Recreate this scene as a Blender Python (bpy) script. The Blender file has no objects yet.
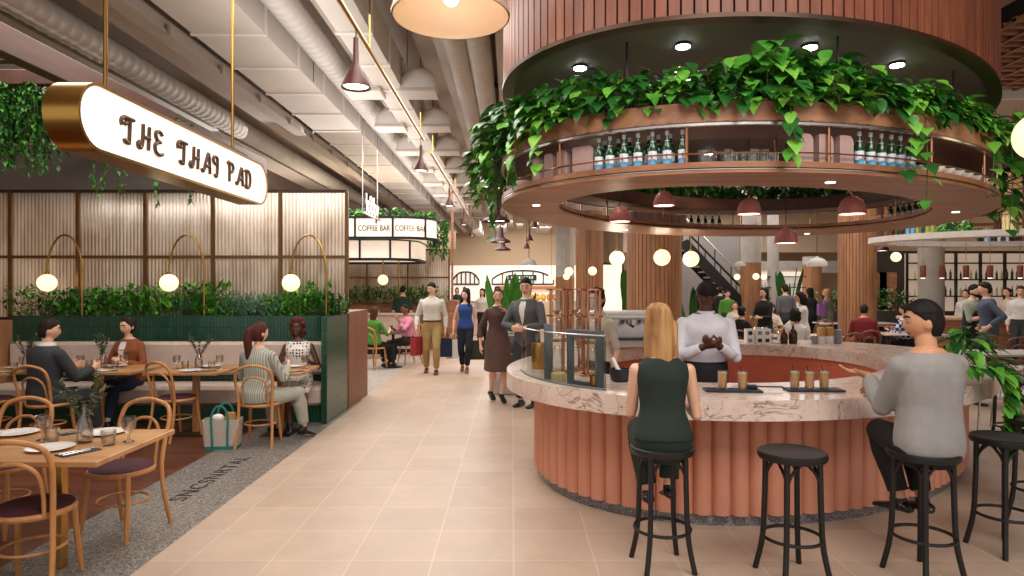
import bpy, bmesh, math, random
import numpy as np
from mathutils import Vector, Matrix
random.seed(7)
SC = bpy.context.scene
COL = SC.collection
PI = math.pi
EYE = 1.70
F = 650.0

def tag(o, label=None, cat=None, group=None, kind=None):
    if label: o['label'] = label
    if cat: o['category'] = cat
    if group: o['group'] = group
    if kind: o['kind'] = kind
    return o

def thing(name, label, cat, loc=(0, 0, 0), rz=0.0, group=None, scale=1.0):
    o = bpy.data.objects.new(name, None)
    COL.objects.link(o)
    o.empty_display_size = .1
    o.location = loc
    o.rotation_euler = (0, 0, rz)
    if scale != 1.0: o.scale = (scale,) * 3
    return tag(o, label, cat, group)

def copy_tree(o, parent=None):
    c = o.copy(); COL.objects.link(c)
    if parent is not None: c.parent = parent
    for ch in list(o.children): copy_tree(ch, c)
    return c

def dup(o, loc, rz=0.0, label=None, group=None, scale=None):
    c = copy_tree(o)
    c.location = loc; c.rotation_euler = (0, 0, rz)
    if label: c['label'] = label
    if group: c['group'] = group
    if scale is not None: c.scale = (scale,) * 3 if not hasattr(scale, '__len__') else scale
    return c

# ------------------------------------------------------------------ materials
def lin(h):
    if isinstance(h, str):
        h = h.lstrip('#'); h = [int(h[i:i + 2], 16) / 255 for i in (0, 2, 4)]
    return [x / 12.92 if x <= .04045 else ((x + .055) / 1.055) ** 2.4 for x in h] + [1.0]

class NT:
    def __init__(s, name):
        s.m = bpy.data.materials.new(name); s.m.use_nodes = True
        s.t = s.m.node_tree; s.n = s.t.nodes; s.l = s.t.links
        s.p = s.n['Principled BSDF']; s.out = s.n['Material Output']
    def add(s, typ, **kw):
        d = s.n.new(typ)
        for k, v in kw.items():
            if k in d.inputs: d.inputs[k].default_value = v
            else: setattr(d, k, v)
        return d
    def link(s, a, b): s.l.new(a, b)
    def set(s, **kw):
        for k, v in kw.items(): s.p.inputs[k.replace('_', ' ')].default_value = v
    def coord(s, scale=(1, 1, 1), which='Object', rot=(0, 0, 0), loc=(0, 0, 0)):
        c = s.add('ShaderNodeTexCoord'); mp = s.add('ShaderNodeMapping')
        mp.inputs['Scale'].default_value = scale; mp.inputs['Rotation'].default_value = rot; mp.inputs['Location'].default_value = loc
        s.link(c.outputs[which], mp.inputs['Vector']); return mp.outputs['Vector']
    def noise(s, vec, scale=5, detail=3, rough=.5, dist=0):
        d = s.add('ShaderNodeTexNoise'); d.inputs['Scale'].default_value = scale; d.inputs['Detail'].default_value = detail
        d.inputs['Roughness'].default_value = rough; d.inputs['Distortion'].default_value = dist
        s.link(vec, d.inputs['Vector']); return d
    def ramp(s, fac, stops):
        d = s.add('ShaderNodeValToRGB'); e = d.color_ramp.elements
        while len(e) < len(stops): e.new(.5)
        for el, (p, c) in zip(e, stops): el.position = p; el.color = lin(c) if isinstance(c, str) else c
        s.link(fac, d.inputs['Fac']); return d
    def bump(s, h, strength=.2, dist=.01):
        b = s.add('ShaderNodeBump'); b.inputs['Strength'].default_value = strength; b.inputs['Distance'].default_value = dist
        s.link(h, b.inputs['Height']); s.link(b.outputs['Normal'], s.p.inputs['Normal'])

MATS = {}
def pm(name, c1, c2=None, rough=.5, metal=0.0, scale=6.0, stretch=(1, 1, 1), bump=0.0, spec=.5, detail=3, contrast=.25, **kw):
    """procedural material: noise between two close tones"""
    if name in MATS: return MATS[name]
    t = NT(name)
    if c2 is None:
        a = lin(c1); c2 = [x * .8 for x in a[:3]] + [1]
    v = t.coord(stretch)
    n = t.noise(v, scale, detail)
    r = t.ramp(n.outputs['Fac'], [(.5 - contrast, c1), (.5 + contrast, c2)])
    t.link(r.outputs['Color'], t.p.inputs['Base Color'])
    t.set(Roughness=rough, Metallic=metal, Specular_IOR_Level=spec)
    for k, x in kw.items(): t.p.inputs[k.replace('_', ' ')].default_value = x
    if bump: t.bump(n.outputs['Fac'], bump, .01)
    MATS[name] = t.m
    return t.m

def emis(name, c, strength, base=None):
    if name in MATS: return MATS[name]
    t = NT(name); t.set(Base_Color=lin(base or c), Emission_Color=lin(c), Emission_Strength=strength, Roughness=.6)
    MATS[name] = t.m; return t.m

def wood(name, dark, light, axis='x', scale=3.0, rough=.45, bump=.05, ring=6):
    if name in MATS: return MATS[name]
    t = NT(name)
    st = {'x': (.12, 1, 1), 'y': (1, .12, 1), 'z': (1, 1, .12)}[axis]
    v = t.coord(st)
    n = t.noise(v, scale * 3, 5, .6, .6)
    n2 = t.noise(v, scale * 14, 3, .6)
    mx = t.add('ShaderNodeMath', operation='MULTIPLY_ADD'); mx.inputs[1].default_value = .35
    t.link(n2.outputs['Fac'], mx.inputs[0]); t.link(n.outputs['Fac'], mx.inputs[2])
    r = t.ramp(mx.outputs[0], [(.45, dark), (.85, light)])
    t.link(r.outputs['Color'], t.p.inputs['Base Color'])
    t.set(Roughness=rough); t.bump(mx.outputs[0], bump, .004)
    MATS[name] = t.m; return t.m

def glass(name, col='#ffffff', rough=0.0, alpha=None, ior=1.45):
    if name in MATS: return MATS[name]
    t = NT(name)
    t.set(Base_Color=lin(col), Roughness=rough, IOR=ior, Transmission_Weight=1.0)
    MATS[name] = t.m; return t.m

def thin_glass(name, col='#e8f2ee', mixf=.12):
    """single-sheet glazing: mostly clear, with a fresnel-like reflection"""
    if name in MATS: return MATS[name]
    t = NT(name)
    tr = t.add('ShaderNodeBsdfTransparent'); tr.inputs['Color'].default_value = lin(col)
    gl = t.add('ShaderNodeBsdfGlossy'); gl.inputs['Roughness'].default_value = .03
    lw = t.add('ShaderNodeLayerWeight'); lw.inputs['Blend'].default_value = .35
    mu = t.add('ShaderNodeMath', operation='MULTIPLY_ADD'); mu.inputs[1].default_value = .5; mu.inputs[2].default_value = mixf * .35
    t.link(lw.outputs['Fresnel'], mu.inputs[0])
    mx = t.add('ShaderNodeMixShader')
    t.link(mu.outputs[0], mx.inputs['Fac']); t.link(tr.outputs[0], mx.inputs[1]); t.link(gl.outputs[0], mx.inputs[2])
    t.link(mx.outputs[0], t.out.inputs['Surface'])
    MATS[name] = t.m; return t.m

# ------------------------------------------------------------------ mesh builder
class MB:
    def __init__(s): s.v = []; s.f = []; s.mi = []; s.cur = 0
    def mat(s, i): s.cur = i; return s
    def add(s, vs, fs):
        b = len(s.v); s.v.extend([tuple(p) for p in vs])
        for f in fs: s.f.append(tuple(b + i for i in f)); s.mi.append(s.cur)
        return s
    def box(s, x0, x1, y0, y1, z0, z1):
        vs = [(x, y, z) for z in (z0, z1) for y in (y0, y1) for x in (x0, x1)]
        return s.add(vs, [(0, 2, 3, 1), (4, 5, 7, 6), (0, 1, 5, 4), (2, 6, 7, 3), (0, 4, 6, 2), (1, 3, 7, 5)])
    def cbox(s, c, sz, M=None, bev=0.0):
        """box with chamfered edges, centred; M rotates"""
        hx, hy, hz = sz[0] / 2, sz[1] / 2, sz[2] / 2
        if bev <= 0:
            vs = [Vector((x, y, z)) for z in (-hz, hz) for y in (-hy, hy) for x in (-hx, hx)]
            fs = [(0, 2, 3, 1), (4, 5, 7, 6), (0, 1, 5, 4), (2, 6, 7, 3), (0, 4, 6, 2), (1, 3, 7, 5)]
        else:
            b = min(bev, hx * .9, hy * .9, hz * .9)
            secs = []
            for z, i in ((-hz, b), (-hz + b, 0), (hz - b, 0), (hz, b)):
                ax, ay = hx - i, hy - i
                secs.append([(ax - b, -ay, z), (ax, -ay + b, z), (ax, ay - b, z), (ax - b, ay, z), (-ax + b, ay, z), (-ax, ay - b, z), (-ax, -ay + b, z), (-ax + b, -ay, z)])
            vs = [Vector(p) for q in secs for p in q]
            fs = [tuple(reversed(range(8))), tuple(range(24, 32))]
            for k in range(3):
                for j in range(8):
                    a = k * 8 + j; a2 = k * 8 + (j + 1) % 8
                    fs.append((a, a2, a2 + 8, a + 8))
        if M is not None: vs = [M @ p for p in vs]
        return s.add([p + Vector(c) for p in vs], fs)
    def rings(s, rings, cap0=True, cap1=True, closed=False):
        n = len(rings[0]); vs = [p for r in rings for p in r]; fs = []
        m = len(rings)
        for k in range(m if closed else m - 1):
            a = k * n; b = ((k + 1) % m) * n
            for j in range(n):
                j2 = (j + 1) % n
                fs.append((a + j, a + j2, b + j2, b + j))
        if not closed:
            if cap0: fs.append(tuple(reversed(range(n))))
            if cap1: fs.append(tuple(range((m - 1) * n, m * n)))
        return s.add(vs, fs)
    def tube(s, path, rad, n=8, closed=False, cap=True, flat=None):
        P = [Vector(p) for p in path]; m = len(P)
        R = [rad] * m if not hasattr(rad, '__len__') else rad
        rings = []; prev = None
        for i in range(m):
            if closed: d = P[(i + 1) % m] - P[i - 1]
            else: d = P[min(i + 1, m - 1)] - P[max(i - 1, 0)]
            if d.length < 1e-9: d = Vector((0, 0, 1))
            d.normalize()
            if prev is None:
                u = d.cross(Vector((0, 0, 1)))
                if u.length < .2: u = d.cross(Vector((0, 1, 0)))
                if u.length < .2: u = d.cross(Vector((1, 0, 0)))
            else:
                u = prev - d * prev.dot(d)
            u.normalize(); w = d.cross(u); prev = u
            fy = 1.0 if flat is None else flat
            rings.append([P[i] + u * (R[i] * math.cos(2 * PI * k / n)) + w * (R[i] * fy * math.sin(2 * PI * k / n)) for k in range(n)])
        return s.rings(rings, cap, cap, closed)
    def cyl(s, c, r, h, n=16, r2=None):
        x, y, z = c; r2 = r if r2 is None else r2
        return s.lathe([(r, z), (r2, z + h)], n, (x, y))
    def lathe(s, prof, n=20, c=(0, 0), cap0=True, cap1=True):
        rings = [[(c[0] + r * math.cos(2 * PI * k / n), c[1] + r * math.sin(2 * PI * k / n), z) for k in range(n)] for r, z in prof]
        return s.rings(rings, cap0, cap1)
    def ball(s, c, r, n=12, m=8, sc=(1, 1, 1), M=None):
        rings = []
        for i in range(1, m):
            t = PI * i / m - PI / 2
            rings.append([Vector((sc[0] * r * math.cos(t) * math.cos(2 * PI * k / n), sc[1] * r * math.cos(t) * math.sin(2 * PI * k / n), sc[2] * r * math.sin(t))) for k in range(n)])
        vs = [p for q in rings for p in q] + [Vector((0, 0, -r * sc[2])), Vector((0, 0, r * sc[2]))]
        fs = []
        for k in range(m - 2):
            for j in range(n): fs.append((k * n + j, k * n + (j + 1) % n, (k + 1) * n + (j + 1) % n, (k + 1) * n + j))
        a, b = len(vs) - 2, len(vs) - 1
        for j in range(n):
            fs.append((a, (j + 1) % n, j)); fs.append((b, (m - 2) * n + j, (m - 2) * n + (j + 1) % n))
        if M is not None: vs = [M @ p for p in vs]
        return s.add([p + Vector(c) for p in vs], fs)
    def sweep(s, path, normals, prof, closed=True):
        """prof: list of (offset along outward normal, z); path in plan"""
        n = len(prof)
        rings = [[(p[0] + q[0] * o, p[1] + q[1] * o, z) for o, z in prof] for p, q in zip(path, normals)]
        return s.rings(rings, True, True, closed)
    def quad(s, a, b, c, d): return s.add([a, b, c, d], [(0, 1, 2, 3)])
    def build(s, name, mats, parent=None, smooth=False, loc=None, angle=40):
        me = bpy.data.meshes.new(name); me.from_pydata(s.v, [], s.f)
        mats = mats if isinstance(mats, (list, tuple)) else [mats]
        for m in mats: me.materials.append(m)
        if len(mats) > 1: me.polygons.foreach_set('material_index', s.mi)
        if smooth:
            me.polygons.foreach_set('use_smooth', [True] * len(me.polygons))
            if angle: me.set_sharp_from_angle(angle=math.radians(angle))
        me.update()
        o = bpy.data.objects.new(name, me); COL.objects.link(o)
        if parent is not None: o.parent = parent
        if loc is not None: o.location = loc
        return o

def struct(name, mb, m, smooth=False):
    o = mb.build(name, m, None, smooth); o['kind'] = 'structure'; return o

def single(name, mb, m, label, cat, group=None, smooth=False, loc=None):
    o = mb.build(name, m, None, smooth, loc); return tag(o, label, cat, group)

def arc(c, r, a0, a1, n, plane='xz', ry=None):
    out = []; ry = r if ry is None else ry
    for k in range(n + 1):
        a = math.radians(a0 + (a1 - a0) * k / n); x, y = r * math.cos(a), ry * math.sin(a)
        if plane == 'xz': out.append((c[0] + x, c[1], c[2] + y))
        elif plane == 'yz': out.append((c[0], c[1] + x, c[2] + y))
        else: out.append((c[0] + x, c[1] + y, c[2]))
    return out

def smooth_path(pts, n=6):
    """Catmull-Rom through points"""
    P = [Vector(p) for p in pts]; out = []
    for i in range(len(P) - 1):
        p0 = P[max(i - 1, 0)]; p1 = P[i]; p2 = P[i + 1]; p3 = P[min(i + 2, len(P) - 1)]
        for k in range(n):
            t = k / n
            out.append(.5 * ((2 * p1) + (p2 - p0) * t + (2 * p0 - 5 * p1 + 4 * p2 - p3) * t * t + (3 * p1 - p0 - 3 * p2 + p3) * t ** 3))
    out.append(P[-1]); return out

class Ellipse:
    def __init__(s, cx, cy, a, b, deg): s.c = (cx, cy); s.a = a; s.b = b; s.t = math.radians(deg)
    def pt(s, u, off=0.0):
        a, b, t = s.a, s.b, s.t
        x, y = a * math.cos(u), b * math.sin(u); nx, ny = math.cos(u) / a, math.sin(u) / b
        l = math.hypot(nx, ny); nx /= l; ny /= l
        x += nx * off; y += ny * off
        c, d = math.cos(t), math.sin(t)
        return (s.c[0] + x * c - y * d, s.c[1] + x * d + y * c), (nx * c - ny * d, nx * d + ny * c)
    def even(s, n, off=0.0, start=0.0):
        """n points evenly spaced along the perimeter: list of (point, normal)"""
        M = 2000; us = [2 * PI * k / M for k in range(M + 1)]
        P = [s.pt(u, off)[0] for u in us]; L = [0]
        for k in range(M): L.append(L[-1] + math.dist(P[k], P[k + 1]))
        out = []; j = 0
        for i in range(n):
            tgt = (i + start) / n * L[-1]
            j = 0 if tgt < L[j] else j
            while L[j + 1] < tgt: j += 1
            out.append(s.pt(us[j] + (us[1]) * (tgt - L[j]) / (L[j + 1] - L[j]), off))
        return out
    def per(s, off=0.0):
        P = [s.pt(2 * PI * k / 720, off)[0] for k in range(721)]
        return sum(math.dist(P[k], P[k + 1]) for k in range(720))
    def inside(s, x, y):
        dx, dy = x - s.c[0], y - s.c[1]; c, d = math.cos(s.t), math.sin(s.t)
        return ((dx * c + dy * d) / s.a) ** 2 + ((-dx * d + dy * c) / s.b) ** 2
    def near(s, px, off=0.0, far=False):
        """outline point that the sight line through column px meets first (or last); plus its normal"""
        k = (px - 512) / F; best = None; L = []
        for i in range(3600):
            p, n = s.pt(2 * PI * i / 3600, off); L.append((abs(p[0] - k * p[1]), p, n))
        m = min(x[0] for x in L)
        for e, p, n in L:
            if e < max(.02, m + 1e-4) and (best is None or (p[1] < best[0][1]) != far): best = (p, n)
        return best

def remesh(mb, name, mats, parent, vox, smooth=2, fac=.5):
    me = bpy.data.meshes.new(name + '_src'); me.from_pydata(mb.v, [], mb.f)
    o = bpy.data.objects.new(name, me); COL.objects.link(o)
    m = o.modifiers.new('r', 'REMESH'); m.mode = 'VOXEL'; m.voxel_size = vox; m.use_smooth_shade = True
    if smooth:
        q = o.modifiers.new('s', 'SMOOTH'); q.iterations = smooth; q.factor = fac
    dg = bpy.context.evaluated_depsgraph_get()
    new = bpy.data.meshes.new_from_object(o.evaluated_get(dg), depsgraph=dg)
    o.modifiers.clear(); o.data = new; bpy.data.meshes.remove(me); new.name = name
    new.materials.clear()
    for x in (mats if isinstance(mats, (list, tuple)) else [mats]): new.materials.append(x)
    new.polygons.foreach_set('use_smooth', [True] * len(new.polygons))
    if parent is not None: o.parent = parent
    return o
def text_mesh(name, body, size, mat, parent=None, loc=(0, 0, 0), rot=(0, 0, 0), extrude=.003, sx=1.0, align='CENTER', spacing=1.0):
    cu = bpy.data.curves.new(name, 'FONT'); cu.body = body; cu.size = size; cu.extrude = extrude; cu.align_x = align; cu.space_character = spacing
    o = bpy.data.objects.new(name, cu); COL.objects.link(o)
    dg = bpy.context.evaluated_depsgraph_get()
    me = bpy.data.meshes.new_from_object(o.evaluated_get(dg), depsgraph=dg); me.name = name
    bpy.data.objects.remove(o); bpy.data.curves.remove(cu)
    me.materials.clear(); me.materials.append(mat)
    q = bpy.data.objects.new(name, me); COL.objects.link(q)
    q.location = loc; q.rotation_euler = rot; q.scale = (sx, 1, 1)
    if parent is not None: q.parent = parent
    return q
# ------------------------------------------------------------------ materials of the place
def brick_mat(name, c1, c2, mortar, bw, bh, ms, plane='xy', offset=0.0, loc=(0, 0), rough=.5, noise_scale=6, bump=.3, stretch=None, freq=2, var=.5):
    t = NT(name)
    c = t.add('ShaderNodeTexCoord'); sp = t.add('ShaderNodeSeparateXYZ'); cb = t.add('ShaderNodeCombineXYZ')
    t.link(c.outputs['Object'], sp.inputs[0])
    ax = {'xy': 'XY', 'xz': 'XZ', 'yz': 'YZ', 'zx': 'ZX', 'yx': 'YX', 'zy': 'ZY'}[plane]
    t.link(sp.outputs[ax[0]], cb.inputs['X']); t.link(sp.outputs[ax[1]], cb.inputs['Y'])
    mp = t.add('ShaderNodeMapping'); mp.inputs['Location'].default_value = (loc[0], loc[1], 0); t.link(cb.outputs[0], mp.inputs['Vector'])
    b = t.add('ShaderNodeTexBrick'); b.offset = offset; b.offset_frequency = freq; b.squash = 1.0
    b.inputs['Scale'].default_value = 1; b.inputs['Brick Width'].default_value = bw; b.inputs['Row Height'].default_value = bh
    b.inputs['Mortar Size'].default_value = ms; b.inputs['Mortar Smooth'].default_value = .2; b.inputs['Bias'].default_value = 0
    b.inputs['Color1'].default_value = lin(c1); b.inputs['Color2'].default_value = lin(c2); b.inputs['Mortar'].default_value = lin(mortar)
    t.link(mp.outputs[0], b.inputs['Vector'])
    mp2 = t.add('ShaderNodeMapping'); mp2.inputs['Scale'].default_value = stretch or (1, 1, 1); t.link(c.outputs['Object'], mp2.inputs['Vector'])
    n = t.noise(mp2.outputs[0], noise_scale, 5, .6, .4)
    r = t.ramp(n.outputs['Fac'], [(.3, (1 - var, 1 - var, 1 - var, 1)), (.7, (1, 1, 1, 1))])
    mx = t.add('ShaderNodeMix', data_type='RGBA', blend_type='MULTIPLY'); mx.inputs['Factor'].default_value = 1
    t.link(b.outputs['Color'], mx.inputs['A']); t.link(r.outputs['Color'], mx.inputs['B'])
    t.link(mx.outputs['Result'], t.p.inputs['Base Color'])
    t.set(Roughness=rough)
    iv = t.add('ShaderNodeMath', operation='SUBTRACT'); iv.inputs[0].default_value = 1; t.link(b.outputs['Fac'], iv.inputs[1])
    t.bump(iv.outputs[0], bump, .004)
    MATS[name] = t.m; return t.m

M = {}
M['floor_tile'] = brick_mat('floor_tile', '#b9a18e', '#c3ac99', '#cdb9a8', .505, .49, .006, 'xy', 0.0, (.495, .35), rough=.42, noise_scale=3, bump=.08, var=.14)
M['terrazzo'] = None
def terrazzo(name, cols, scale=70):
    t = NT(name); v = t.coord()
    vo = t.add('ShaderNodeTexVoronoi'); vo.inputs['Scale'].default_value = scale; t.link(v, vo.inputs['Vector'])
    r = t.ramp(vo.outputs['Color'], [(.0, cols[0]), (.3, cols[1]), (.55, cols[2]), (.8, cols[3])])
    r.color_ramp.interpolation = 'CONSTANT'
    vd = t.add('ShaderNodeTexVoronoi', feature='DISTANCE_TO_EDGE'); vd.inputs['Scale'].default_value = scale; t.link(v, vd.inputs['Vector'])
    rr = t.ramp(vd.outputs['Distance'], [(.04, cols[4]), (.1, '#ffffff')])
    mx = t.add('ShaderNodeMix', data_type='RGBA', blend_type='MULTIPLY'); mx.inputs['Factor'].default_value = 1
    t.link(r.outputs['Color'], mx.inputs['A']); t.link(rr.outputs['Color'], mx.inputs['B']); t.link(mx.outputs['Result'], t.p.inputs['Base Color'])
    t.set(Roughness=.35); MATS[name] = t.m; return t.m
M['terrazzo'] = terrazzo('terrazzo_floor', ['#6f6b68', '#918b86', '#a79f98', '#7d7773', '#5a5653'])
M['terrazzo_pale'] = terrazzo('terrazzo_pale', ['#b9b3ae', '#c9c3bd', '#d5cec7', '#a9a39e', '#908a86'], 40)
M['plinth'] = terrazzo('terrazzo_plinth', ['#7b767a', '#8d888c', '#a19b9d', '#858085', '#6a666a'], 80)
M['planks'] = brick_mat('wood_floor_planks', '#5d3122', '#743f2b', '#2a150e', 1.6, .13, .003, 'xy', .37, (0, 0), rough=.3, noise_scale=9, bump=.15, stretch=(.15, 2.5, 1), var=.5)
M['green_tile'] = brick_mat('green_tile', '#1d4634', '#24503c', '#0f2a20', .045, .15, .0035, 'xz', 0, (0, .03), rough=.22, noise_scale=4, bump=.5, var=.3)
M['green_tile_side'] = brick_mat('green_tile_side', '#1d4634', '#265440', '#0f2a20', .07, .15, .0035, 'yz', 0, (0, .03), rough=.22, noise_scale=4, bump=.5, var=.3)
def marble(name, base, light, vein):
    t = NT(name); v = t.coord()
    n1 = t.noise(v, 1.6, 6, .65, 1.2)
    base_r = t.ramp(n1.outputs['Fac'], [(.3, base), (.65, light)])
    outs = base_r.outputs['Color']
    for sc, w, k in ((1.5, .010, .8), (3.6, .010, .5)):
        n = t.noise(v, sc, 5, .6, 2.2)
        a = t.add('ShaderNodeMath', operation='SUBTRACT'); a.inputs[1].default_value = .5; t.link(n.outputs['Fac'], a.inputs[0])
        b = t.add('ShaderNodeMath', operation='ABSOLUTE'); t.link(a.outputs[0], b.inputs[0])
        r = t.ramp(b.outputs[0], [(0, (k, k, k, 1)), (w, (0, 0, 0, 1))])
        mx = t.add('ShaderNodeMix', data_type='RGBA'); t.link(r.outputs['Color'], mx.inputs['Factor'])
        t.link(outs, mx.inputs['A']); mx.inputs['B'].default_value = lin(vein); outs = mx.outputs['Result']
    t.link(outs, t.p.inputs['Base Color']); t.set(Roughness=.18); MATS[name] = t.m; return t.m
M['marble'] = marble('pink_marble', '#cfb2a5', '#e9d6ca', '#6e5148')
M['terracotta'] = pm('terracotta', '#c9856a', '#d3957c', rough=.6, scale=5, bump=.03, stretch=(1, 1, .3))
M['orange_wall'] = pm('orange_wall', '#c05f45', '#cb6c51', rough=.55, scale=4)
M['ring_wood'] = wood('ring_wood', '#7d4d35', '#a87553', 'x', 1.6, .4)
M['ring_wood_dark'] = wood('ring_wood_dark', '#4a2c20', '#6e4430', 'x', 1.6, .45)
M['trough_wood'] = wood('trough_wood', '#83543a', '#b5825e', 'x', 2.0, .45)
M['slat_red'] = wood('red_slats', '#5f3020', '#8a5039', 'z', 2.5, .5)
M['dark_back'] = pm('dark_backing', '#1b1413', rough=.8)
M['drum_soffit'] = pm('drum_soffit', '#5c5556', '#645c5d', rough=.7, scale=2)
M['table_oak'] = wood('oak_table', '#9c6b42', '#c2925f', 'x', 2.2, .38)
M['bent_wood'] = wood('bent_beech', '#a9713f', '#c98f58', 'z', 3, .4)
M['bent_dark'] = wood('dark_bentwood', '#5b3a28', '#7b5238', 'z', 3, .45)
M['maroon_seat'] = pm('maroon_seat', '#3d1520', '#4c1d29', rough=.8, scale=40)
M['black_wood'] = pm('black_stain', '#0e0e0f', '#161616', rough=.42, scale=12)
M['column_wood'] = None
def slat_mat(name, dark, light, gap, w):
    t = NT(name); v = t.coord((1, 1, .12))
    n = t.noise(v, 6, 5, .6, .5); r = t.ramp(n.outputs['Fac'], [(.3, dark), (.7, light)])
    t.link(r.outputs['Color'], t.p.inputs['Base Color']); t.set(Roughness=.5); MATS[name] = t.m; return t.m
M['column_wood'] = slat_mat('column_slats', '#83583d', '#ad7d58', '#2f1d14', .06)
M['concrete'] = pm('concrete', '#9d9792', '#b3ada7', rough=.8, scale=3, bump=.05)
M['brass'] = pm('brass', '#a9803f', '#b98f4d', rough=.28, metal=1.0, scale=3)
M['bronze'] = pm('bronze_frame', '#6b4c2c', '#7d5b36', rough=.35, metal=.8, scale=5)
M['bronze_dark'] = pm('bronze_dark', '#3d2a20', '#4a3426', rough=.4, metal=.6, scale=5)
M['copper'] = pm('copper', '#c08464', '#d29a7a', rough=.22, metal=1.0, scale=4)
M['steel'] = pm('steel', '#b9b7b5', '#cfcdca', rough=.25, metal=1.0, scale=4)
M['black_metal'] = pm('black_metal', '#151515', '#1e1e1e', rough=.45, metal=.3, scale=10)
M['grey_frame'] = pm('grey_frame', '#5a6168', '#656c73', rough=.45, metal=.3, scale=8)
M['white'] = pm('white_enamel', '#e9e6e2', '#f2efeb', rough=.3, scale=3)
M['ceramic'] = pm('ceramic_white', '#ece8e4', '#f4f1ed', rough=.18, scale=3)
M['white_paint'] = pm('duct_white', '#d3cbc5', '#dbd4cf', rough=.6, scale=2)
M['duct_edge'] = pm('duct_flange', '#efe9e4', '#f5f0ec', rough=.5, scale=2)
M['duct_grey'] = pm('duct_grey', '#bcb6b2', '#c8c2be', rough=.5, scale=2)
M['ceiling'] = pm('ceiling_paint', '#b9aaa0', '#c1b3a9', rough=.8, scale=1)
M['beam_paint'] = pm('beam_paint', '#b0a49c', '#baaea6', rough=.7, scale=1)
M['pergola'] = wood('pergola_timber', '#3f241a', '#573326', 'y', 2, .55)
M['cream_wall'] = pm('cream_wall', '#d6c3ae', '#decdb9', rough=.8, scale=1)
M['beige_wall'] = pm('beige_wall', '#c8ad90', '#d0b69a', rough=.8, scale=1)
M['grey_wall'] = pm('grey_wall', '#8a8584', '#959090', rough=.8, scale=1)
M['dark_wall'] = pm('dark_wall', '#3c3733', '#47413c', rough=.8, scale=1)
M['banquette'] = pm('banquette_fabric', '#bfa99d', '#cdb8ac', rough=.85, scale=9, bump=.1)
M['pink_lamp'] = pm('pink_lamp', '#b4645a', '#bf7066', rough=.45, scale=3)
M['maroon_lamp'] = pm('maroon_lamp', '#300a12', '#3b1018', rough=.4, scale=3)
M['red_lamp'] = pm('red_cone', '#3f150e', '#4e1c13', rough=.4, scale=3)
M['cream_lamp'] = pm('cream_lamp', '#cfb299', '#d8bda5', rough=.45, scale=3)
M['glow'] = emis('globe_glow', '#ffe2b2', 1.45)
M['glow_white'] = emis('lamp_glow', '#fff0d8', 6)
M['led'] = emis('downlight_glow', '#ffffff', 30)
M['sign_face'] = emis('sign_face', '#fff1e6', .68)
M['kiosk_panel'] = emis('kiosk_panel', '#fff0de', .42)
M['sign_letter'] = pm('letter_bronze', '#3e2717', '#4c3220', rough=.5, scale=8)
M['mauve'] = pm('mauve_slab', '#ab8d88', '#b99a95', rough=.75, scale=14)
M['bottle_green'] = pm('bottle_green', '#123f22', '#164a29', rough=.12, scale=3, Coat_Weight=.4)
M['label_white'] = pm('label_white', '#dfe5ee', '#e8edf4', rough=.6, scale=4)
M['label_blue'] = pm('label_blue', '#5aa9d6', '#6cb5de', rough=.6, scale=4)
M['label_ink'] = pm('label_ink', '#1d2f6e', '#233675', rough=.6, scale=4)
M['label_red'] = pm('label_red', '#b5402f', rough=.6)
M['amber'] = pm('amber_bottle', '#3b1d0c', '#4c2812', rough=.15, scale=4)
M['glassware'] = thin_glass('clear_glass', '#fbfdfc', .2)
M['screen_glass'] = thin_glass('screen_glass', '#f0f6f4', .15)
M['smoke_glass'] = thin_glass('textured_glass', '#f6f3ef', .25)
M['juice'] = pm('iced_tea', '#d9924c', '#e6a862', rough=.2, scale=20, Emission_Color=lin('#b56a2a'), Emission_Strength=.12)  # faint glow added so the drink reads brighter
M['foam'] = pm('foam', '#e9c99a', rough=.5)
M['cheese'] = pm('pale_yellow', '#e6d192', '#efdca6', rough=.5, scale=10)
M['slate'] = pm('slate_tray', '#16181c', '#20232a', rough=.5, scale=20)
M['kraft'] = pm('kraft', '#b8874d', '#c4955c', rough=.7, scale=20)
M['grey_cup'] = pm('grey_cup', '#7f838a', '#8d9198', rough=.5, scale=8)
M['canvas'] = pm('canvas_cloth', '#b3a69a', '#c1b5a9', rough=.9, scale=30, bump=.1)
M['teal'] = pm('teal_strap', '#1d7568', '#238376', rough=.7, scale=20)
def reeded(name):
    t = NT(name)
    c = t.add('ShaderNodeTexCoord'); sp = t.add('ShaderNodeSeparateXYZ'); t.link(c.outputs['Object'], sp.inputs[0])
    mu = t.add('ShaderNodeMath', operation='MULTIPLY'); mu.inputs[1].default_value = 2 * PI / .05; t.link(sp.outputs['X'], mu.inputs[0])
    si = t.add('ShaderNodeMath', operation='SINE'); t.link(mu.outputs[0], si.inputs[0])
    v = t.coord((3, 3, .9)); n = t.noise(v, 1.0, 3, .5, .5)
    ad = t.add('ShaderNodeMath', operation='MULTIPLY_ADD'); ad.inputs[1].default_value = .16; t.link(si.outputs[0], ad.inputs[0]); t.link(n.outputs['Fac'], ad.inputs[2])
    r = t.ramp(ad.outputs[0], [(.25, '#84705f'), (.5, '#c6b19e'), (.74, '#f0e3d5')])
    t.link(r.outputs['Color'], t.p.inputs['Base Color'])
    t.set(Roughness=.5, Transmission_Weight=.5, IOR=1.2, Coat_Weight=.3)
    t.bump(si.outputs[0], .5, .01)
    MATS[name] = t.m; return t.m
M['reeded'] = reeded('reeded_glass')
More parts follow.
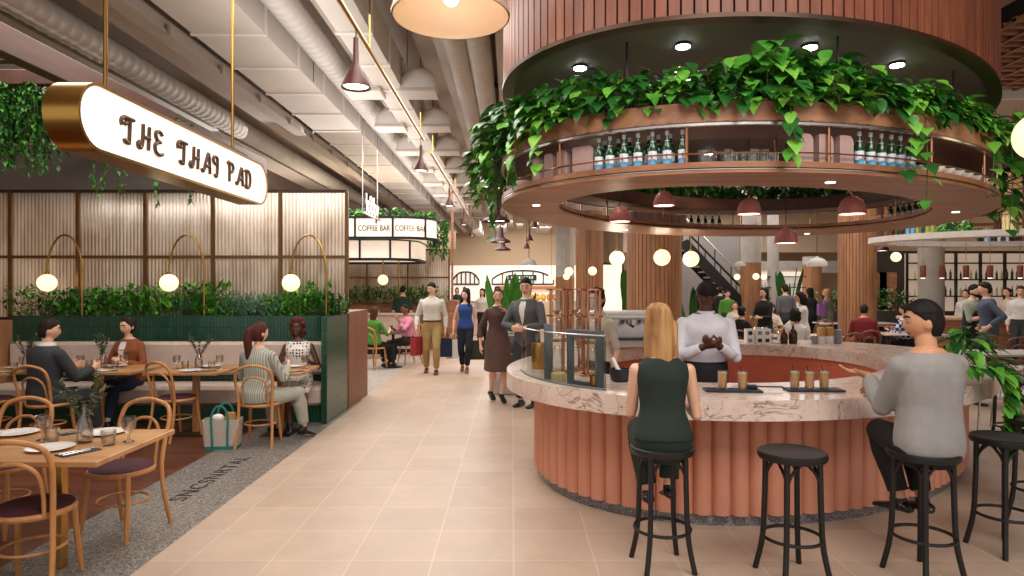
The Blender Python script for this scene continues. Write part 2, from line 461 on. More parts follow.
def leafmat(name, a, b, rough=.35):
    t = NT(name); oi = t.add('ShaderNodeObjectInfo'); v = t.coord()
    n = t.noise(v, 9, 2)
    mx = t.add('ShaderNodeMath', operation='MULTIPLY_ADD'); mx.inputs[1].default_value = .35
    t.link(oi.outputs['Random'], mx.inputs[0]); t.link(n.outputs['Fac'], mx.inputs[2])
    r = t.ramp(mx.outputs[0], [(.35, a), (.95, b)])
    t.link(r.outputs['Color'], t.p.inputs['Base Color']); t.set(Roughness=rough, Specular_IOR_Level=.4)
    MATS[name] = t.m; return t.m
M['leaf_a'] = leafmat('leaf_green', '#2f7420', '#57a038')
M['leaf_b'] = leafmat('leaf_deep', '#194a1c', '#2c6a28')
M['leaf_c'] = leafmat('leaf_light', '#4f9a2e', '#85c04a')
M['leaf_shade'] = leafmat('leaf_shade', '#173f1d', '#2a5a2a')
M['olive'] = leafmat('leaf_olive', '#3f4a35', '#66704f', .6)
M['grey_leaf'] = leafmat('leaf_grey', '#37604a', '#5f8a6c', .6)
M['stem'] = pm('plant_stem', '#4a5a2a', '#5a6a34', rough=.6)
M['soil'] = pm('soil', '#2a1c14', rough=.95, scale=30)
M['pot'] = pm('clay_pot', '#b0603f', '#bf6f4d', rough=.7, scale=8)
# ------------------------------------------------------------------ camera, world
cam = bpy.data.cameras.new('camera'); cam.sensor_width = 36; cam.lens = 36 * F / 1024; cam.clip_end = 200; cam.clip_start = .05
co = bpy.data.objects.new('camera', cam); COL.objects.link(co); co.location = (0, 0, EYE); co.rotation_euler = (PI / 2, 0, 0); SC.camera = co
w = bpy.data.worlds.new('world'); SC.world = w; w.use_nodes = True
w.node_tree.nodes['Background'].inputs['Color'].default_value = (1.0, .96, .92, 1); w.node_tree.nodes['Background'].inputs['Strength'].default_value = .85
SC.view_settings.view_transform = 'Standard'; SC.view_settings.look = 'None'; SC.view_settings.exposure = 0
SC.cycles.use_denoising = True; SC.cycles.max_bounces = 8; SC.cycles.transparent_max_bounces = 16; SC.cycles.sample_clamp_indirect = 4.0
SC.cycles.caustics_reflective = False; SC.cycles.caustics_refractive = False

def area(name, loc, size, power, rot=(0, 0, 0), col=(1, .92, .82), sy=None):
    l = bpy.data.lights.new(name, 'AREA'); l.energy = power; l.size = size; l.color = col
    if sy: l.shape = 'RECTANGLE'; l.size_y = sy
    o = bpy.data.objects.new(name, l); COL.objects.link(o); o.location = loc; o.rotation_euler = rot; return o
def point(name, loc, power, r=.1, col=(1, .85, .65)):
    l = bpy.data.lights.new(name, 'POINT'); l.energy = power; l.shadow_soft_size = r; l.color = col
    o = bpy.data.objects.new(name, l); COL.objects.link(o); o.location = loc; return o
def spot(name, loc, power, ang=100, r=.06, col=(1, .95, .88), rot=(0, 0, 0)):
    l = bpy.data.lights.new(name, 'SPOT'); l.energy = power; l.spot_size = math.radians(ang); l.spot_blend = .6; l.shadow_soft_size = r; l.color = col
    o = bpy.data.objects.new(name, l); COL.objects.link(o); o.location = loc; o.rotation_euler = rot; return o

# ------------------------------------------------------------------ floors, walls, ceiling
CZ = 5.3
struct('floor', MB().box(-2.26, 17, -5, 40, -.1, 0), M['floor_tile'])
struct('floor_terrazzo', MB().box(-3.11, -2.26, -5, 9.85, -.1, 0), M['terrazzo'])
struct('floor_wood', MB().box(-10, -3.11, -5, 10.0, -.1, 0), M['planks'])
struct('floor_cafe', MB().box(-10, -3.11, 10.0, 40, -.1, 0).box(-3.11, -2.26, 9.85, 40, -.1, 0), M['terrazzo_pale'])
struct('ceiling', MB().box(-10, 17, -3, 40, CZ, CZ + .1), M['ceiling'])
struct('wall_left', MB().box(-10.1, -10, -3, 40, 0, CZ), M['beige_wall'])
struct('wall_right', MB().box(17, 17.1, -3, 40, 0, CZ), M['beige_wall'])
struct('wall_far', MB().box(-10, 17, 38, 38.2, 0, CZ), M['cream_wall'])
struct('wall_bulkhead_far', MB().box(-4, 4.6, 35.4, 35.7, 2.9, CZ).box(-4, 4.6, 35.3, 35.75, 2.75, 2.9), M['beige_wall'])
struct('wall_bulkhead_left', MB().box(-10, -5.0, 10.9, 11.1, 3.1, 4.1), M['grey_wall'])
# mezzanine band and grey bulkhead on the right, far behind the bar
struct('wall_mezzanine', MB().box(5.2, 17, 30, 30.4, 3.35, CZ), M['cream_wall'])
struct('beam_mezzanine', MB().box(6.8, 15.5, 27.6, 28.0, 2.35, 2.85), M['concrete'])
struct('wall_stair_side', MB().box(5.9, 8.6, 24.4, 24.6, 0, 4.0), M['grey_wall'])
struct('wall_soffit_right', MB().box(4.9, 12, 4.4, 8.6, 4.35, 4.5), M['dark_back'])
so = MB()
for k in range(26):
    for s in (0, 1):
        y = 4.4 + k * .16
        so.box(4.9, 12, y, y + .05, 4.30, 4.345) if s == 0 else so.box(4.9 + k * .28, 4.95 + k * .28, 4.4, 8.6, 4.29, 4.33)
struct('ceiling_lattice', so, M['trough_wood'])
struct('trim_lattice', MB().box(4.8, 12, 8.55, 8.65, 4.2, 4.38), M['white_paint'])
struct('wall_lit_timber', MB().box(12.2, 17, 15.9, 16.1, 2.95, 4.6), emis('timber_lit', '#d8a875', .25))  # glows by itself in place of light falling on the timber
struct('trim_timber', MB().box(11.4, 17, 15.7, 15.95, 2.85, 2.95), M['slat_red'])
struct('wall_bar_back', MB().box(11.2, 17, 21.0, 21.2, 0, 2.9), M['dark_wall'])
struct('wall_shop_back', MB().box(8.2, 12.4, 26.0, 26.2, 0, 2.4), M['cream_wall'])

# ------------------------------------------------------------------ ceiling services (each run is one thing)
def duct_rect(x0, x1, z0, z1, y0, y1, label, step, phase, drop=.02):
    t = thing('rectangular_duct', label, 'duct', ((x0 + x1) / 2, y0, z0))
    w = x1 - x0; h = z1 - z0
    MB().box(-w / 2, w / 2, 0, y1 - y0, 0, h).build('duct_body', M['white_paint'], t)
    for yy in range(1, int(y1 - y0), 3):
        MB().tube([(-w / 2 - .05, yy + .5, -.03), (-w / 2 - .05, yy + .5, CZ - z0)], .008, 5).tube([(w / 2 + .05, yy + .5, -.03), (w / 2 + .05, yy + .5, CZ - z0)], .008, 5).build('hanger', M['steel'], t)
    y = phase
    while y < y1 - y0:
        g = .02
        MB().box(-w / 2 - g, w / 2 + g, y, y + .035, -g, 0).box(w / 2, w / 2 + g, y, y + .035, 0, h).box(-w / 2 - g, -w / 2, y, y + .035, 0, h).build('flange', M['duct_edge'], t)
        y += step
    return t
duct_rect(-3.62, -2.80, 4.58, 5.1, 1.5, 34, 'wide white rectangular duct with flanges above the aisle edge', 1.13, .2)
duct_rect(-1.86, -1.50, 4.42, 4.85, 1.5, 34, 'narrow white rectangular duct beside the brass light rail', 1.0, .4)
def flex(x, z, r, y0, y1, label, pitch=.12):
    prof = []; y = y0
    mb = MB(); rings = []
    n = int((y1 - y0) / pitch)
    for k in range(n):
        for dy, rr in ((0, r), (pitch * .55, r), (pitch * .7, r * 1.06), (pitch * .85, r * 1.06)):
            rings.append([(x + rr * math.cos(2 * PI * j / 14), y0 + k * pitch + dy, z + rr * math.sin(2 * PI * j / 14)) for j in range(14)])
    mb.rings(rings)
    return single('round_duct', mb, M['duct_grey'], label, 'duct', smooth=True)
flex(-5.05, 4.65, .17, 2.0, 34, 'thick ribbed round duct over the dining area', .17)
flex(-2.45, 4.75, .16, 2.0, 34, 'ribbed round duct between the two white rectangular ducts', .16)
flex(-.70, 4.72, .15, 3.0, 34, 'ribbed round duct, left one of the pair beside the slatted drum', .16)
flex(-.42, 4.72, .15, 3.0, 34, 'ribbed round duct, right one of the pair beside the slatted drum', .16)
def channel(x0, x1, z0, z1, m, label, y0=1.5, y1=34, clips=0, name='ceiling_beam'):
    t = thing(name, label, 'beam', ((x0 + x1) / 2, y0, z0)); t['kind'] = 'structure'
    w = x1 - x0
    MB().box(-w / 2, w / 2, 0, y1 - y0, 0, z1 - z0).box(-w / 2 - .03, w / 2 + .03, 0, y1 - y0, -.02, 0).build('beam_body', m, t)
    if clips:
        b = MB(); y = .5
        while y < y1 - y0 - 1:
            b.box(w / 2 + .03, w / 2 + .07, y, y + .10, -.05, .06); y += clips
        b.build('bracket', M['beam_paint'], t)
channel(-5.95, -5.45, 4.62, 4.95, M['duct_grey'], 'grey channel beam along the outer side of the thick round duct')
channel(-4.55, -4.15, 4.75, 5.2, M['beam_paint'], 'beige ceiling beam with brackets inside the thick round duct', clips=1.3)
channel(-4.0, -3.85, 4.55, 4.7, M['beam_paint'], 'slim beige ceiling beam beside the wide duct', clips=1.3)
channel(-2.2, -2.02, 4.9, 5.2, M['beam_paint'], 'slim beige ceiling beam left of the narrow duct', clips=1.3)
channel(-1.25, -1.05, 4.95, 5.25, M['beam_paint'], 'beige ceiling beam between the hoods and the round ducts', clips=1.0)
channel(-.95, -.88, 4.8, 4.9, M['duct_grey'], 'thin grey cable tray left of the pair of round ducts')
channel(-7.3, -6.9, 4.7, 5.1, M['beam_paint'], 'beige ceiling beam over the timber pergola')
channel(-.18, .02, 4.85, 5.2, M['duct_grey'], 'grey channel beam right of the pair of round ducts')
channel(.25, .5, 4.7, 4.95, M['beam_paint'], 'beige ceiling beam running behind the slatted drum', 9.6, 34)
channel(1.2, 1.8, 4.55, 4.9, M['duct_grey'], 'wide grey channel beam running behind the slatted drum', 9.6, 34)
# air hoods along the narrow duct, on both sides
k = 0
hood0 = None
for side in (1, -1):
    for i in range(9):
        y = 8.95 + i * 1.95
        x = -1.28 if side > 0 else -2.02
        if hood0 is None:
            hood0 = thing('air_hood', 'x', 'air vent', (x, y, 4.42), 0, 'white air hoods along the narrow duct')
            b = MB(); rings = []
            for z, r in ((-.02, .24), (.05, .235), (.14, .21), (.22, .16), (.28, .09), (.3, .02)):
                rings.append([(max(-.24, min(.24, 1.3 * r * math.cos(2 * PI * j / 20))), max(-.2, min(.2, 1.2 * r * math.sin(2 * PI * j / 20))), z) for j in range(20)])
            b.rings(rings).build('hood', M['duct_edge'], hood0, True)
            MB().cbox((0, 0, -.045), (.5, .42, .05), None, .01).build('rim', M['white_paint'], hood0)
            o = hood0
        else: o = dup(hood0, (x, y, 4.42))
        o['label'] = 'white rounded air hoods on the %s side of the narrow ceiling duct' % ('right' if side > 0 else 'left')
# brass light rails with cone pendants
def cone_pendant(loc, drop, s, label, group):
    t = thing('cone_pendant', label, 'pendant lamp', loc, 0, group)
    MB().tube([(0, 0, .3 * s), (0, 0, drop)], .006, 6).build('cord', M['black_metal'], t)
    MB().lathe([(.018 * s, .34 * s), (.022 * s, .17 * s), (.03 * s, .15 * s), (.10 * s, .01 * s), (.10 * s, 0), (.095 * s, 0), (.02 * s, .12 * s)], 20, cap1=False).build('lamp_shade', M['red_lamp'], t, True)
    MB().lathe([(.085 * s, .012 * s), (.08 * s, .03 * s)], 16).build('bulb', M['glow_white'], t.children[1])
    return t
RX, RZ = -1.38, 4.0
for (y0, y1, lb) in ((2.5, 10.1, 'long brass light rail carrying the nearest red cone pendants'), (11.0, 20.5, 'brass light rail further along the aisle')):
    t = thing('light_rail', lb, 'light rail', (RX, y0, RZ))
    MB().tube([(0, 0, 0), (0, y1 - y0, 0)], .022, 10).build('rail', M['brass'], t, True)
    for i in range(3):
        yy = .3 + (y1 - y0 - .6) * i / 2
        MB().tube([(0, yy, .02), (0, yy, CZ - RZ)], .007, 6).build('suspension_rod', M['brass'], t)
pl = [(5.75, 'nearest red cone pendant under the brass rail, above the sign'), (9.85, 'second red cone pendant under the brass rail'), (14.3, 'third red cone pendant under the brass rail'), (18.6, 'fourth red cone pendant along the aisle'), (22.5, 'fifth, smallest red cone pendant of the aisle row')]
for i, (y, lb) in enumerate(pl):
    cone_pendant((RX, y, 3.47 if i < 2 else 3.5), RZ - 3.47, 1.3 if i == 0 else 1.15, lb, 'red cone pendants over the aisle')
for x, y, lb in ((.52, 15.2, 'red cone pendant left of the bar ring, largest of the far row'), (.52, 19.2, 'red cone pendant left of the bar ring, middle of the far row'), (.52, 23.0, 'red cone pendant left of the bar ring, smallest of the far row')):
    cone_pendant((x, y, 3.1), CZ - 3.1, 1.2, lb, 'red cone pendants behind the bar ring')
# wide brimmed maroon pendants
def brim_pendant(loc, s, top, label):
    t = thing('brimmed_pendant', label, 'pendant lamp', loc, 0, 'maroon brimmed pendants in a row')
    MB().lathe([(.29 * s, 0), (.30 * s, .02 * s), (.27 * s, .06 * s), (.13 * s, .13 * s), (.085 * s, .18 * s), (.065 * s, .42 * s), (.04 * s, .45 * s)], 28, cap0=False).build('lamp_shade', M['maroon_lamp'], t, True)
    MB().lathe([(.2 * s, .03 * s), (.19 * s, .05 * s)], 20).build('bulb', M['glow_white'], t)
    MB().tube([(0, 0, .44 * s), (0, 0, top - loc[2])], .012, 6).build('suspension_rod', M['black_metal'], t)
    MB().lathe([(.12, top - loc[2] - .05), (.12, top - loc[2])], 16).build('canopy', M['black_metal'], t)
brim_pendant((-.37, 11.5, 3.45), 1.15, CZ, 'maroon brimmed pendant partly hidden behind the ring foliage')
brim_pendant((-.35, 14.4, 3.16), 1.05, CZ, 'largest maroon brimmed pendant in full view over the aisle')
brim_pendant((-.35, 20.3, 3.12), 1.05, CZ, 'middle maroon brimmed pendant over the aisle')
brim_pendant((-.34, 24.5, 3.12), 1.0, CZ, 'farthest maroon brimmed pendant over the aisle')
# cream dome lamp at the top of the view
t = thing('dome_pendant', 'large cream dome pendant hanging over the aisle beside the slatted drum', 'pendant lamp', (-.446, 4.75, 3.68))
MB().lathe([(.43, 0), (.435, .02), (.42, .06), (.34, .17), (.28, .3), (.22, .38), (.06, .42), (.055, .44), (.2, .365), (.26, .29), (.325, .165), (.41, .05), (.42, .0)], 48, cap0=False, cap1=False).build('lamp_shade', M['cream_lamp'], t, True)
MB().ball((0, 0, .14), .06, 16, 10).build('bulb', M['glow_white'], t, True)
MB().tube([(0, 0, .42), (0, 0, CZ - 3.68)], .01, 8).build('cord', M['black_metal'], t)
point('dome_light', (-.446, 4.75, 3.72), 5, .08)

# ------------------------------------------------------------------ timber pergola over the dining room
def pbeam(loc, size, label, rot=0):
    mb = MB().cbox((0, 0, 0), size, None, .008)
    o = single('timber_beam', mb, M['pergola'], label, 'beam', None, loc=loc); o['kind'] = 'structure'
    o.rotation_euler = (0, 0, rot); return o
PZ = 3.95
pbeam((-4.6, 7.2, PZ - .02), (.16, 9.6, .26), 'long timber pergola beam nearest the aisle')
pbeam((-6.6, 7.2, PZ), (.16, 9.6, .22), 'long timber pergola beam away from the aisle')
for i, y in enumerate((4.6, 5.4, 6.2, 6.9, 7.6, 8.3, 9.0)):
    pbeam((-6.6, y, PZ - .02), (3.9, .09, .16), ['first', 'second', 'third', 'fourth', 'fifth', 'sixth', 'seventh'][i] + ' cross beam of the timber pergola from the camera')
# ------------------------------------------------------------------ the round bar
E_CO = Ellipse(2.55, 6.90, 2.99, 2.10, 44.0)
E_CI = Ellipse(2.336, 6.892, 1.973, 1.408, 49.7)
E_RO = Ellipse(2.54, 7.02, 3.08, 2.18, 47.1)
E_RI = Ellipse(2.48, 6.80, 2.33, 1.53, 40.0)
E_DR = Ellipse(2.57, 6.95, 3.146, 2.11, 46.6)
CT = .95
def annulus(mb, Eo, Ei, z0, z1, n=160, oo=0.0, oi=0.0, lip=0.0):
    """flat ring between two outlines; paired by direction from the centre of the outer one"""
    rings = []
    for k in range(n):
        a = 2 * PI * k / n
        po = ray(Eo, a, oo); pi = ray(Ei, a, oi, Eo.c)
        rings.append([(po[0], po[1], z0), (po[0], po[1], z1), (pi[0], pi[1], z1), (pi[0], pi[1], z0)])
    return mb.rings(rings, closed=True)
def ray(E, a, off, c=None):
    c = c or E.c
    key = (id(E), round(off, 4))
    if key not in _pc: _pc[key] = [E.pt(2 * PI * i / 1440, off)[0] for i in range(1440)]
    P = _pc[key]; ck = (key, c)
    if ck not in _ac:
        L = sorted((math.atan2(p[1] - c[1], p[0] - c[0]) % (2 * PI), p) for p in P)
        _ac[ck] = L
    L = _ac[ck]; a %= 2 * PI
    import bisect
    i = bisect.bisect_left(L, (a, (0, 0))) % len(L)
    q = L[i][1]; p = L[i - 1][1]; da = (L[i][0] - L[i - 1][0]) % (2 * PI); f = ((a - L[i - 1][0]) % (2 * PI)) / da if da > 1e-9 else 0
    return (p[0] + (q[0] - p[0]) * f, p[1] + (q[1] - p[1]) * f)
_pc = {}; _ac = {}
bar = thing('round_bar', 'round bar with a pink marble counter on fluted terracotta panels', 'bar', (E_CO.c[0], E_CO.c[1], 0))
def at_bar(o): o.parent = bar; o.location = (-E_CO.c[0], -E_CO.c[1], 0); return o
mb = annulus(MB(), E_CO, E_CI, CT - .14, CT, 200)
at_bar(mb.build('countertop', M['marble'], None, True, angle=30))
n = 108; P = E_CO.even(n * 8, -.29); rings = []
for i, (p, q) in enumerate(P):
    u = (i % 8) / 8 * 2 - 1
    o = .055 * math.sqrt(max(0, 1 - u * u)) - .02
    rings.append([(p[0] + q[0] * o, p[1] + q[1] * o, .085), (p[0] + q[0] * o, p[1] + q[1] * o, CT - .13), (p[0] - q[0] * .12, p[1] - q[1] * .12, CT - .13), (p[0] - q[0] * .12, p[1] - q[1] * .12, .085)])
at_bar(MB().rings(rings, closed=True).build('fluted_front', M['terracotta'], None, True, angle=35))
at_bar(annulus(MB(), E_CO, E_CO, 0, .1, 160, -.31, -.43).build('plinth', M['plinth'], None, True))
at_bar(annulus(MB(), E_CI, E_CI, 0, CT - .13, 160, .10, .03).build('inner_panel', M['orange_wall'], None, True))

# overhead ring: shelf, trough, posts
RB = 2.47
ring = thing('hanging_bar_ring', 'large hanging timber shelf ring with planter above the round bar', 'hanging shelf', (E_RO.c[0], E_RO.c[1], RB))
def at_ring(o, p=None): o.parent = p or ring; o.location = (-E_RO.c[0], -E_RO.c[1], -RB) if p is None else (0, 0, 0); return o
at_ring(annulus(MB(), E_RO, E_RI, RB, RB + .022, 200).build('soffit', M['ring_wood'], None, True, angle=30))
at_ring(annulus(MB(), E_RO, E_RI, RB + .022, RB + .036, 160, -.03, .03).build('shadow_gap', M['dark_back'], None, True))
at_ring(annulus(MB(), E_RO, E_RI, RB + .036, RB + .075, 200, .0, .0).build('shelf', M['ring_wood'], None, True, angle=30))
at_ring(annulus(MB(), E_RO, E_RO, RB + .0215, RB + .028, 160, .004, -.03).build('light_strip', M['steel'], None, True))
TZ0, TZ1 = 2.80, 2.945
at_ring(annulus(MB(), E_RO, E_RO, TZ0, TZ0 + .02, 160, 0, -.46).build('trough_floor', M['ring_wood_dark'], None, True, angle=30))
at_ring(annulus(MB(), E_RO, E_RO, TZ0 + .015, TZ1, 200, 0, -.025).build('trough_fascia', M['trough_wood'], None, True, angle=30))
at_ring(annulus(MB(), E_RO, E_RO, TZ0 + .01, TZ1 + .02, 160, -.435, -.46).build('inner_trough_fascia', M['ring_wood_dark'], None, True, angle=30))
at_ring(annulus(MB(), E_RO, E_RO, TZ0 - .012, TZ0 + .004, 160, .008, -.02).build('trough_edge', M['steel'], None, True))
at_ring(annulus(MB(), E_RO, E_RO, TZ1 - .06, TZ1 - .05, 160, -.02, -.44).build('soil', M['soil'], None, True))
for (p, q) in E_RO.even(17, -.03, .35):
    at_ring(MB().tube([(p[0], p[1], RB + .07), (p[0], p[1], TZ0)], .012, 8).build('post', M['copper'], None, True))
for (p, q) in E_RO.even(12, -.44, .1):
    at_ring(MB().tube([(p[0], p[1], RB + .07), (p[0], p[1], TZ0)], .012, 8).build('post', M['copper'], None, True))
for (p, q) in E_RO.even(10, -.22, .2):
    at_ring(MB().tube([(p[0], p[1], TZ1 - .05), (p[0], p[1], 3.5)], .008, 6).build('suspension_rod', M['black_metal'], None))
pts = [(p[0], p[1], RB + .135) for p, q in E_RO.even(160, -.015)]
at_ring(MB().tube(pts, .006, 6, closed=True).build('guard_rail', M['copper'], None, True))
for (p, q) in E_RO.even(5, -.32, .1):
    at_ring(MB().lathe([(.035, RB - .004), (.035, RB + .001)], 16, (p[0], p[1])).build('downlight', M['glow_white'], None))

# slatted drum above
drum = thing('slatted_drum', 'round red timber slatted ceiling drum above the bar', 'ceiling drum', (E_DR.c[0], E_DR.c[1], 3.48))
def at_drum(o): o.parent = drum; o.location = (-E_DR.c[0], -E_DR.c[1], -3.48); return o
sl = MB(); ns = int(E_DR.per() / .085)
for (p, q) in E_DR.even(ns):
    tx, ty = -q[1], q[0]; w = .0355
    vs = [(p[0] + tx * s * w - q[0] * o, p[1] + ty * s * w - q[1] * o, z) for z in (3.5, CZ) for s, o in ((-1, 0), (1, 0), (1, .05), (-1, .05))]
    sl.add(vs, [(0, 1, 5, 4), (1, 2, 6, 5), (2, 3, 7, 6), (3, 0, 4, 7), (3, 2, 1, 0)])
at_drum(sl.build('slats', M['slat_red'], None))
at_drum(annulus(MB(), E_DR, E_DR, 3.5, CZ, 140, -.045, -.07).build('backing', M['dark_back'], None, True))
at_drum(annulus(MB(), E_DR, E_DR, 3.472, 3.502, 200, .008, -.10).build('edge_trim', M['bronze_dark'], None, True, angle=30))
cap = [(p[0], p[1]) for p, q in E_DR.even(160, -.09)]
at_drum(MB().add([(x, y, 3.495) for x, y in cap] + [(x, y, 3.52) for x, y in cap], [tuple(reversed(range(160))), tuple(range(160, 320))] + [(i, (i + 1) % 160, (i + 1) % 160 + 160, i + 160) for i in range(160)]).build('soffit_panel', M['drum_soffit'], None))
for i, (x, y) in enumerate(((.55, 5.25), (1.257, 4.78), (2.2, 4.8), (3.07, 5.18), (.9, 6.9), (4.3, 7.2), (2.6, 8.6))):
    t = thing('downlight', ['round downlight in the drum soffit, first from the aisle', 'round downlight in the drum soffit, second from the aisle', 'round downlight in the drum soffit, third from the aisle', 'round downlight in the drum soffit, fourth from the aisle'][i] if i < 4 else 'round downlights deeper in the drum soffit behind the foliage', 'downlight', (x, y, 3.468), 0, 'downlights in the drum soffit')
    MB().lathe([(.055, .008), (.058, .03)], 20).build('housing', M['black_metal'], t, True)
    MB().lathe([(.05, 0), (.05, .012)], 20).build('lens', M['led'], t)
    spot('downlight_lamp', (x, y, 3.45), 20, 120, .05)
# pink dome pendants inside the ring
def pink(px, py, y, w):
    z = EYE + (288 - py) * y / F; s = w
    t = thing('dome_pendant', 'x', 'pendant lamp', ((px - 512) / F * y, y, z), 0, 'pink dome pendants inside the bar ring')
    MB().lathe([(.13 * s, 0), (.133 * s, .015 * s), (.125 * s, .07 * s), (.095 * s, .14 * s), (.05 * s, .175 * s), (.012 * s, .185 * s), (.012 * s, .21 * s)], 28, cap0=False).build('lamp_shade', M['pink_lamp'], t, True)
    MB().lathe([(.12 * s, .008 * s), (.11 * s, .012 * s)], 24).build('diffuser', M['glow_white'], t)
    MB().tube([(0, 0, .2 * s), (0, 0, 3.49 - z)], .005, 6).build('cord', M['black_metal'], t)
    return t
for px, py, y, w, lb in ((620, 222, 7.0, .88, 'pink dome pendant nearest the ring opening on the aisle side'), (664, 206, 6.4, .8, 'pink dome pendant highest in the ring, above the blond woman'), (749, 214.5, 6.6, .9, 'pink dome pendant at the middle of the ring opening'), (786, 243.5, 8.0, 1.05, 'pink dome pendant hanging lowest, below the ring edge'), (852, 214.5, 6.6, 1.02, 'pink dome pendant at the far right of the ring opening')):
    t = pink(px, py, y, w); t['label'] = lb
t = pink(592, 82, 6.0, .62); t['label'] = 'small warm dome pendant half hidden in the planter foliage'

# ------------------------------------------------------------------ shelf goods on the ring
SH = RB + .075
def bottle_proto(label, group, full=True):
    t = thing('bottle', label, 'bottle', (0, 0, 0), 0, group)
    MB().lathe([(.028, 0), (.031, .005), (.031, .125), (.026, .15), (.014, .18), (.0115, .2), (.0115, .222), (.013, .224), (.013, .23)], 16).build('body', M['bottle_green'], t, True)
    MB().lathe([(.0135, .205), (.0138, .235), (.012, .238)], 12).build('cap', M['label_white'], t, True)
    lb = MB(); lb.lathe([(.0316, .04), (.0316, .1)], 16, cap0=False, cap1=False).mat(1).lathe([(.0317, .008), (.0317, .04)], 16, cap0=False, cap1=False)
    lb.mat(2)
    for a0, a1, z0, z1 in ((.2, 2.9, .078, .088), (1.0, 2.2, .07, .074)):
        lb.add([(.0322 * math.cos(-a), .0322 * math.sin(-a), z) for z in (z0, z1) for a in (a0, (a0 + a1) / 2, a1)], [(0, 3, 4, 1), (1, 4, 5, 2)])
    lb.mat(3).add([(.0325 * math.cos(-a), .0325 * math.sin(-a), z) for z in (.05, .062) for a in (1.4, 1.75)], [(0, 2, 3, 1)])
    lb.build('label', [M['label_white'], M['label_blue'], M['label_ink'], M['label_red']], t.children[0], True)
    MB().lathe([(.024, .152), (.0175, .172)], 14, cap0=False, cap1=False).build('neck_label', M['label_white'], t, True)
    return t
def ring_place(px, off, far=False): return E_RO.near(px, off, far)
bp = None
row = [596.5, 607.5, 621.5, 635.5, 650, 664.5, 680]
back = [603, 615.5, 627, 646, 656, 668]
row2 = [862, 873, 884, 894, 903, 913]
words = ['first', 'second', 'third', 'fourth', 'fifth', 'sixth', 'seventh']
for lst, off, lb, gr in ((row, -.07, '%s green mineral water bottle from the aisle in the front row of the ring shelf', 'water bottles in the front row of the ring shelf'), (back, -.17, 'green mineral water bottles behind the front row on the ring shelf', 'water bottles behind the front row of the ring shelf'), (row2, -.07, '%s green mineral water bottle after the pale mauve slabs on the ring shelf', 'water bottles at the right of the ring shelf')):
    for i, px in enumerate(lst):
        p, q = ring_place(px, off); l = lb % words[i] if '%s' in lb else lb
        if bp is None: bp = bottle_proto(l, gr); o = bp; o.location = (p[0], p[1], SH)
        else: o = dup(bp, (p[0], p[1], SH), 0, l, gr)
        o.rotation_euler = (0, 0, math.atan2(q[1], q[0]) + PI / 2)
# mauve upright slabs
sp = None
def slab(px, off, label, group, far=False, rx=0):
    global sp
    p, q = ring_place(px, off, far); rz = math.atan2(q[1], q[0]) + PI / 2
    if sp is None:
        b = MB(); w, d, h = .11, .10, .2
        prof = [(-w / 2, 0), (w / 2, 0), (w / 2, h * .78), (w / 2 - .008, h * .9), (w / 2 - .025, h * .985), (w / 2 - .05, h), (-w / 2 + .01, h * 1.0), (-w / 2, h * .98)]
        m = len(prof)
        b.add([(x, y, z) for y in (-d / 2, d / 2) for x, z in prof], [tuple(range(m)), tuple(reversed(range(m, 2 * m)))] + [(i, i + m, (i + 1) % m + m, (i + 1) % m) for i in range(m)])
        sp = single('upright_slab', b, M['mauve'], label, 'storage box', group); o = sp
    else:
        o = sp.copy(); COL.objects.link(o); o['label'] = label; o['group'] = group
    o.location = (p[0], p[1], SH); o.rotation_euler = (0, 0, rz); return o
for px, w in ((539, 'first'), (551, 'second'), (564, 'third'), (580, 'fourth'), (588, 'fifth')):
    slab(px, -.12, w + ' mauve rounded slab from the aisle end of the ring shelf', 'mauve slabs at the aisle end of the ring shelf')
for px, w in ((804, 'first'), (824, 'second'), (844, 'third')):
    slab(px, -.10, w + ' pale mauve slab beside the trailing vine on the ring shelf', 'mauve slabs at the middle of the ring shelf')
for px in (632, 640, 648, 656, 664, 672, 680): slab(px, -.2, 'mauve slabs on the far side of the ring shelf', 'mauve slabs on the far side of the ring shelf', True)
# tumblers on the shelf
tumbler = None
def ring_tumbler(px, off, label, group, far=False):
    global tumbler
    p, q = ring_place(px, off, far)
    if tumbler is None:
        b = MB().lathe([(.036, 0), (.04, .09), (.037, .09), (.033, .008)], 16, cap1=True)
        tumbler = single('tumbler', b, M['glassware'], label, 'glass', group, True); o = tumbler
    else:
        o = tumbler.copy(); COL.objects.link(o); o['label'] = label; o['group'] = group
    o.location = (p[0], p[1], SH)
for px, off in ((701, -.08), (708, -.18), (724, -.08), (729, -.16), (741, -.16), (750, -.08), (758, -.14), (767, -.1), (775, -.18)):
    ring_tumbler(px, off, 'clear tumblers on the near side of the ring shelf', 'clear tumblers on the ring shelf')
for px in (585, 592, 599, 606, 613, 726, 733, 740, 748, 755): ring_tumbler(px, -.2, 'clear tumblers on the far side of the ring shelf', 'clear tumblers on the far ring shelf', True)
for px in (690, 697, 704, 711, 718):
    p, q = ring_place(px, -.2, True); dup(bp, (p[0], p[1], SH), 0, 'green water bottles on the far side of the ring shelf', 'water bottles on the far ring shelf')
for k, px in enumerate((892, 899, 905, 911, 917, 923)):
    p, q = ring_place(px, -.3, True); dup(bp, (p[0], p[1], SH), 0, 'dark bottles at the far right of the ring shelf', 'bottles at the far right of the ring shelf')
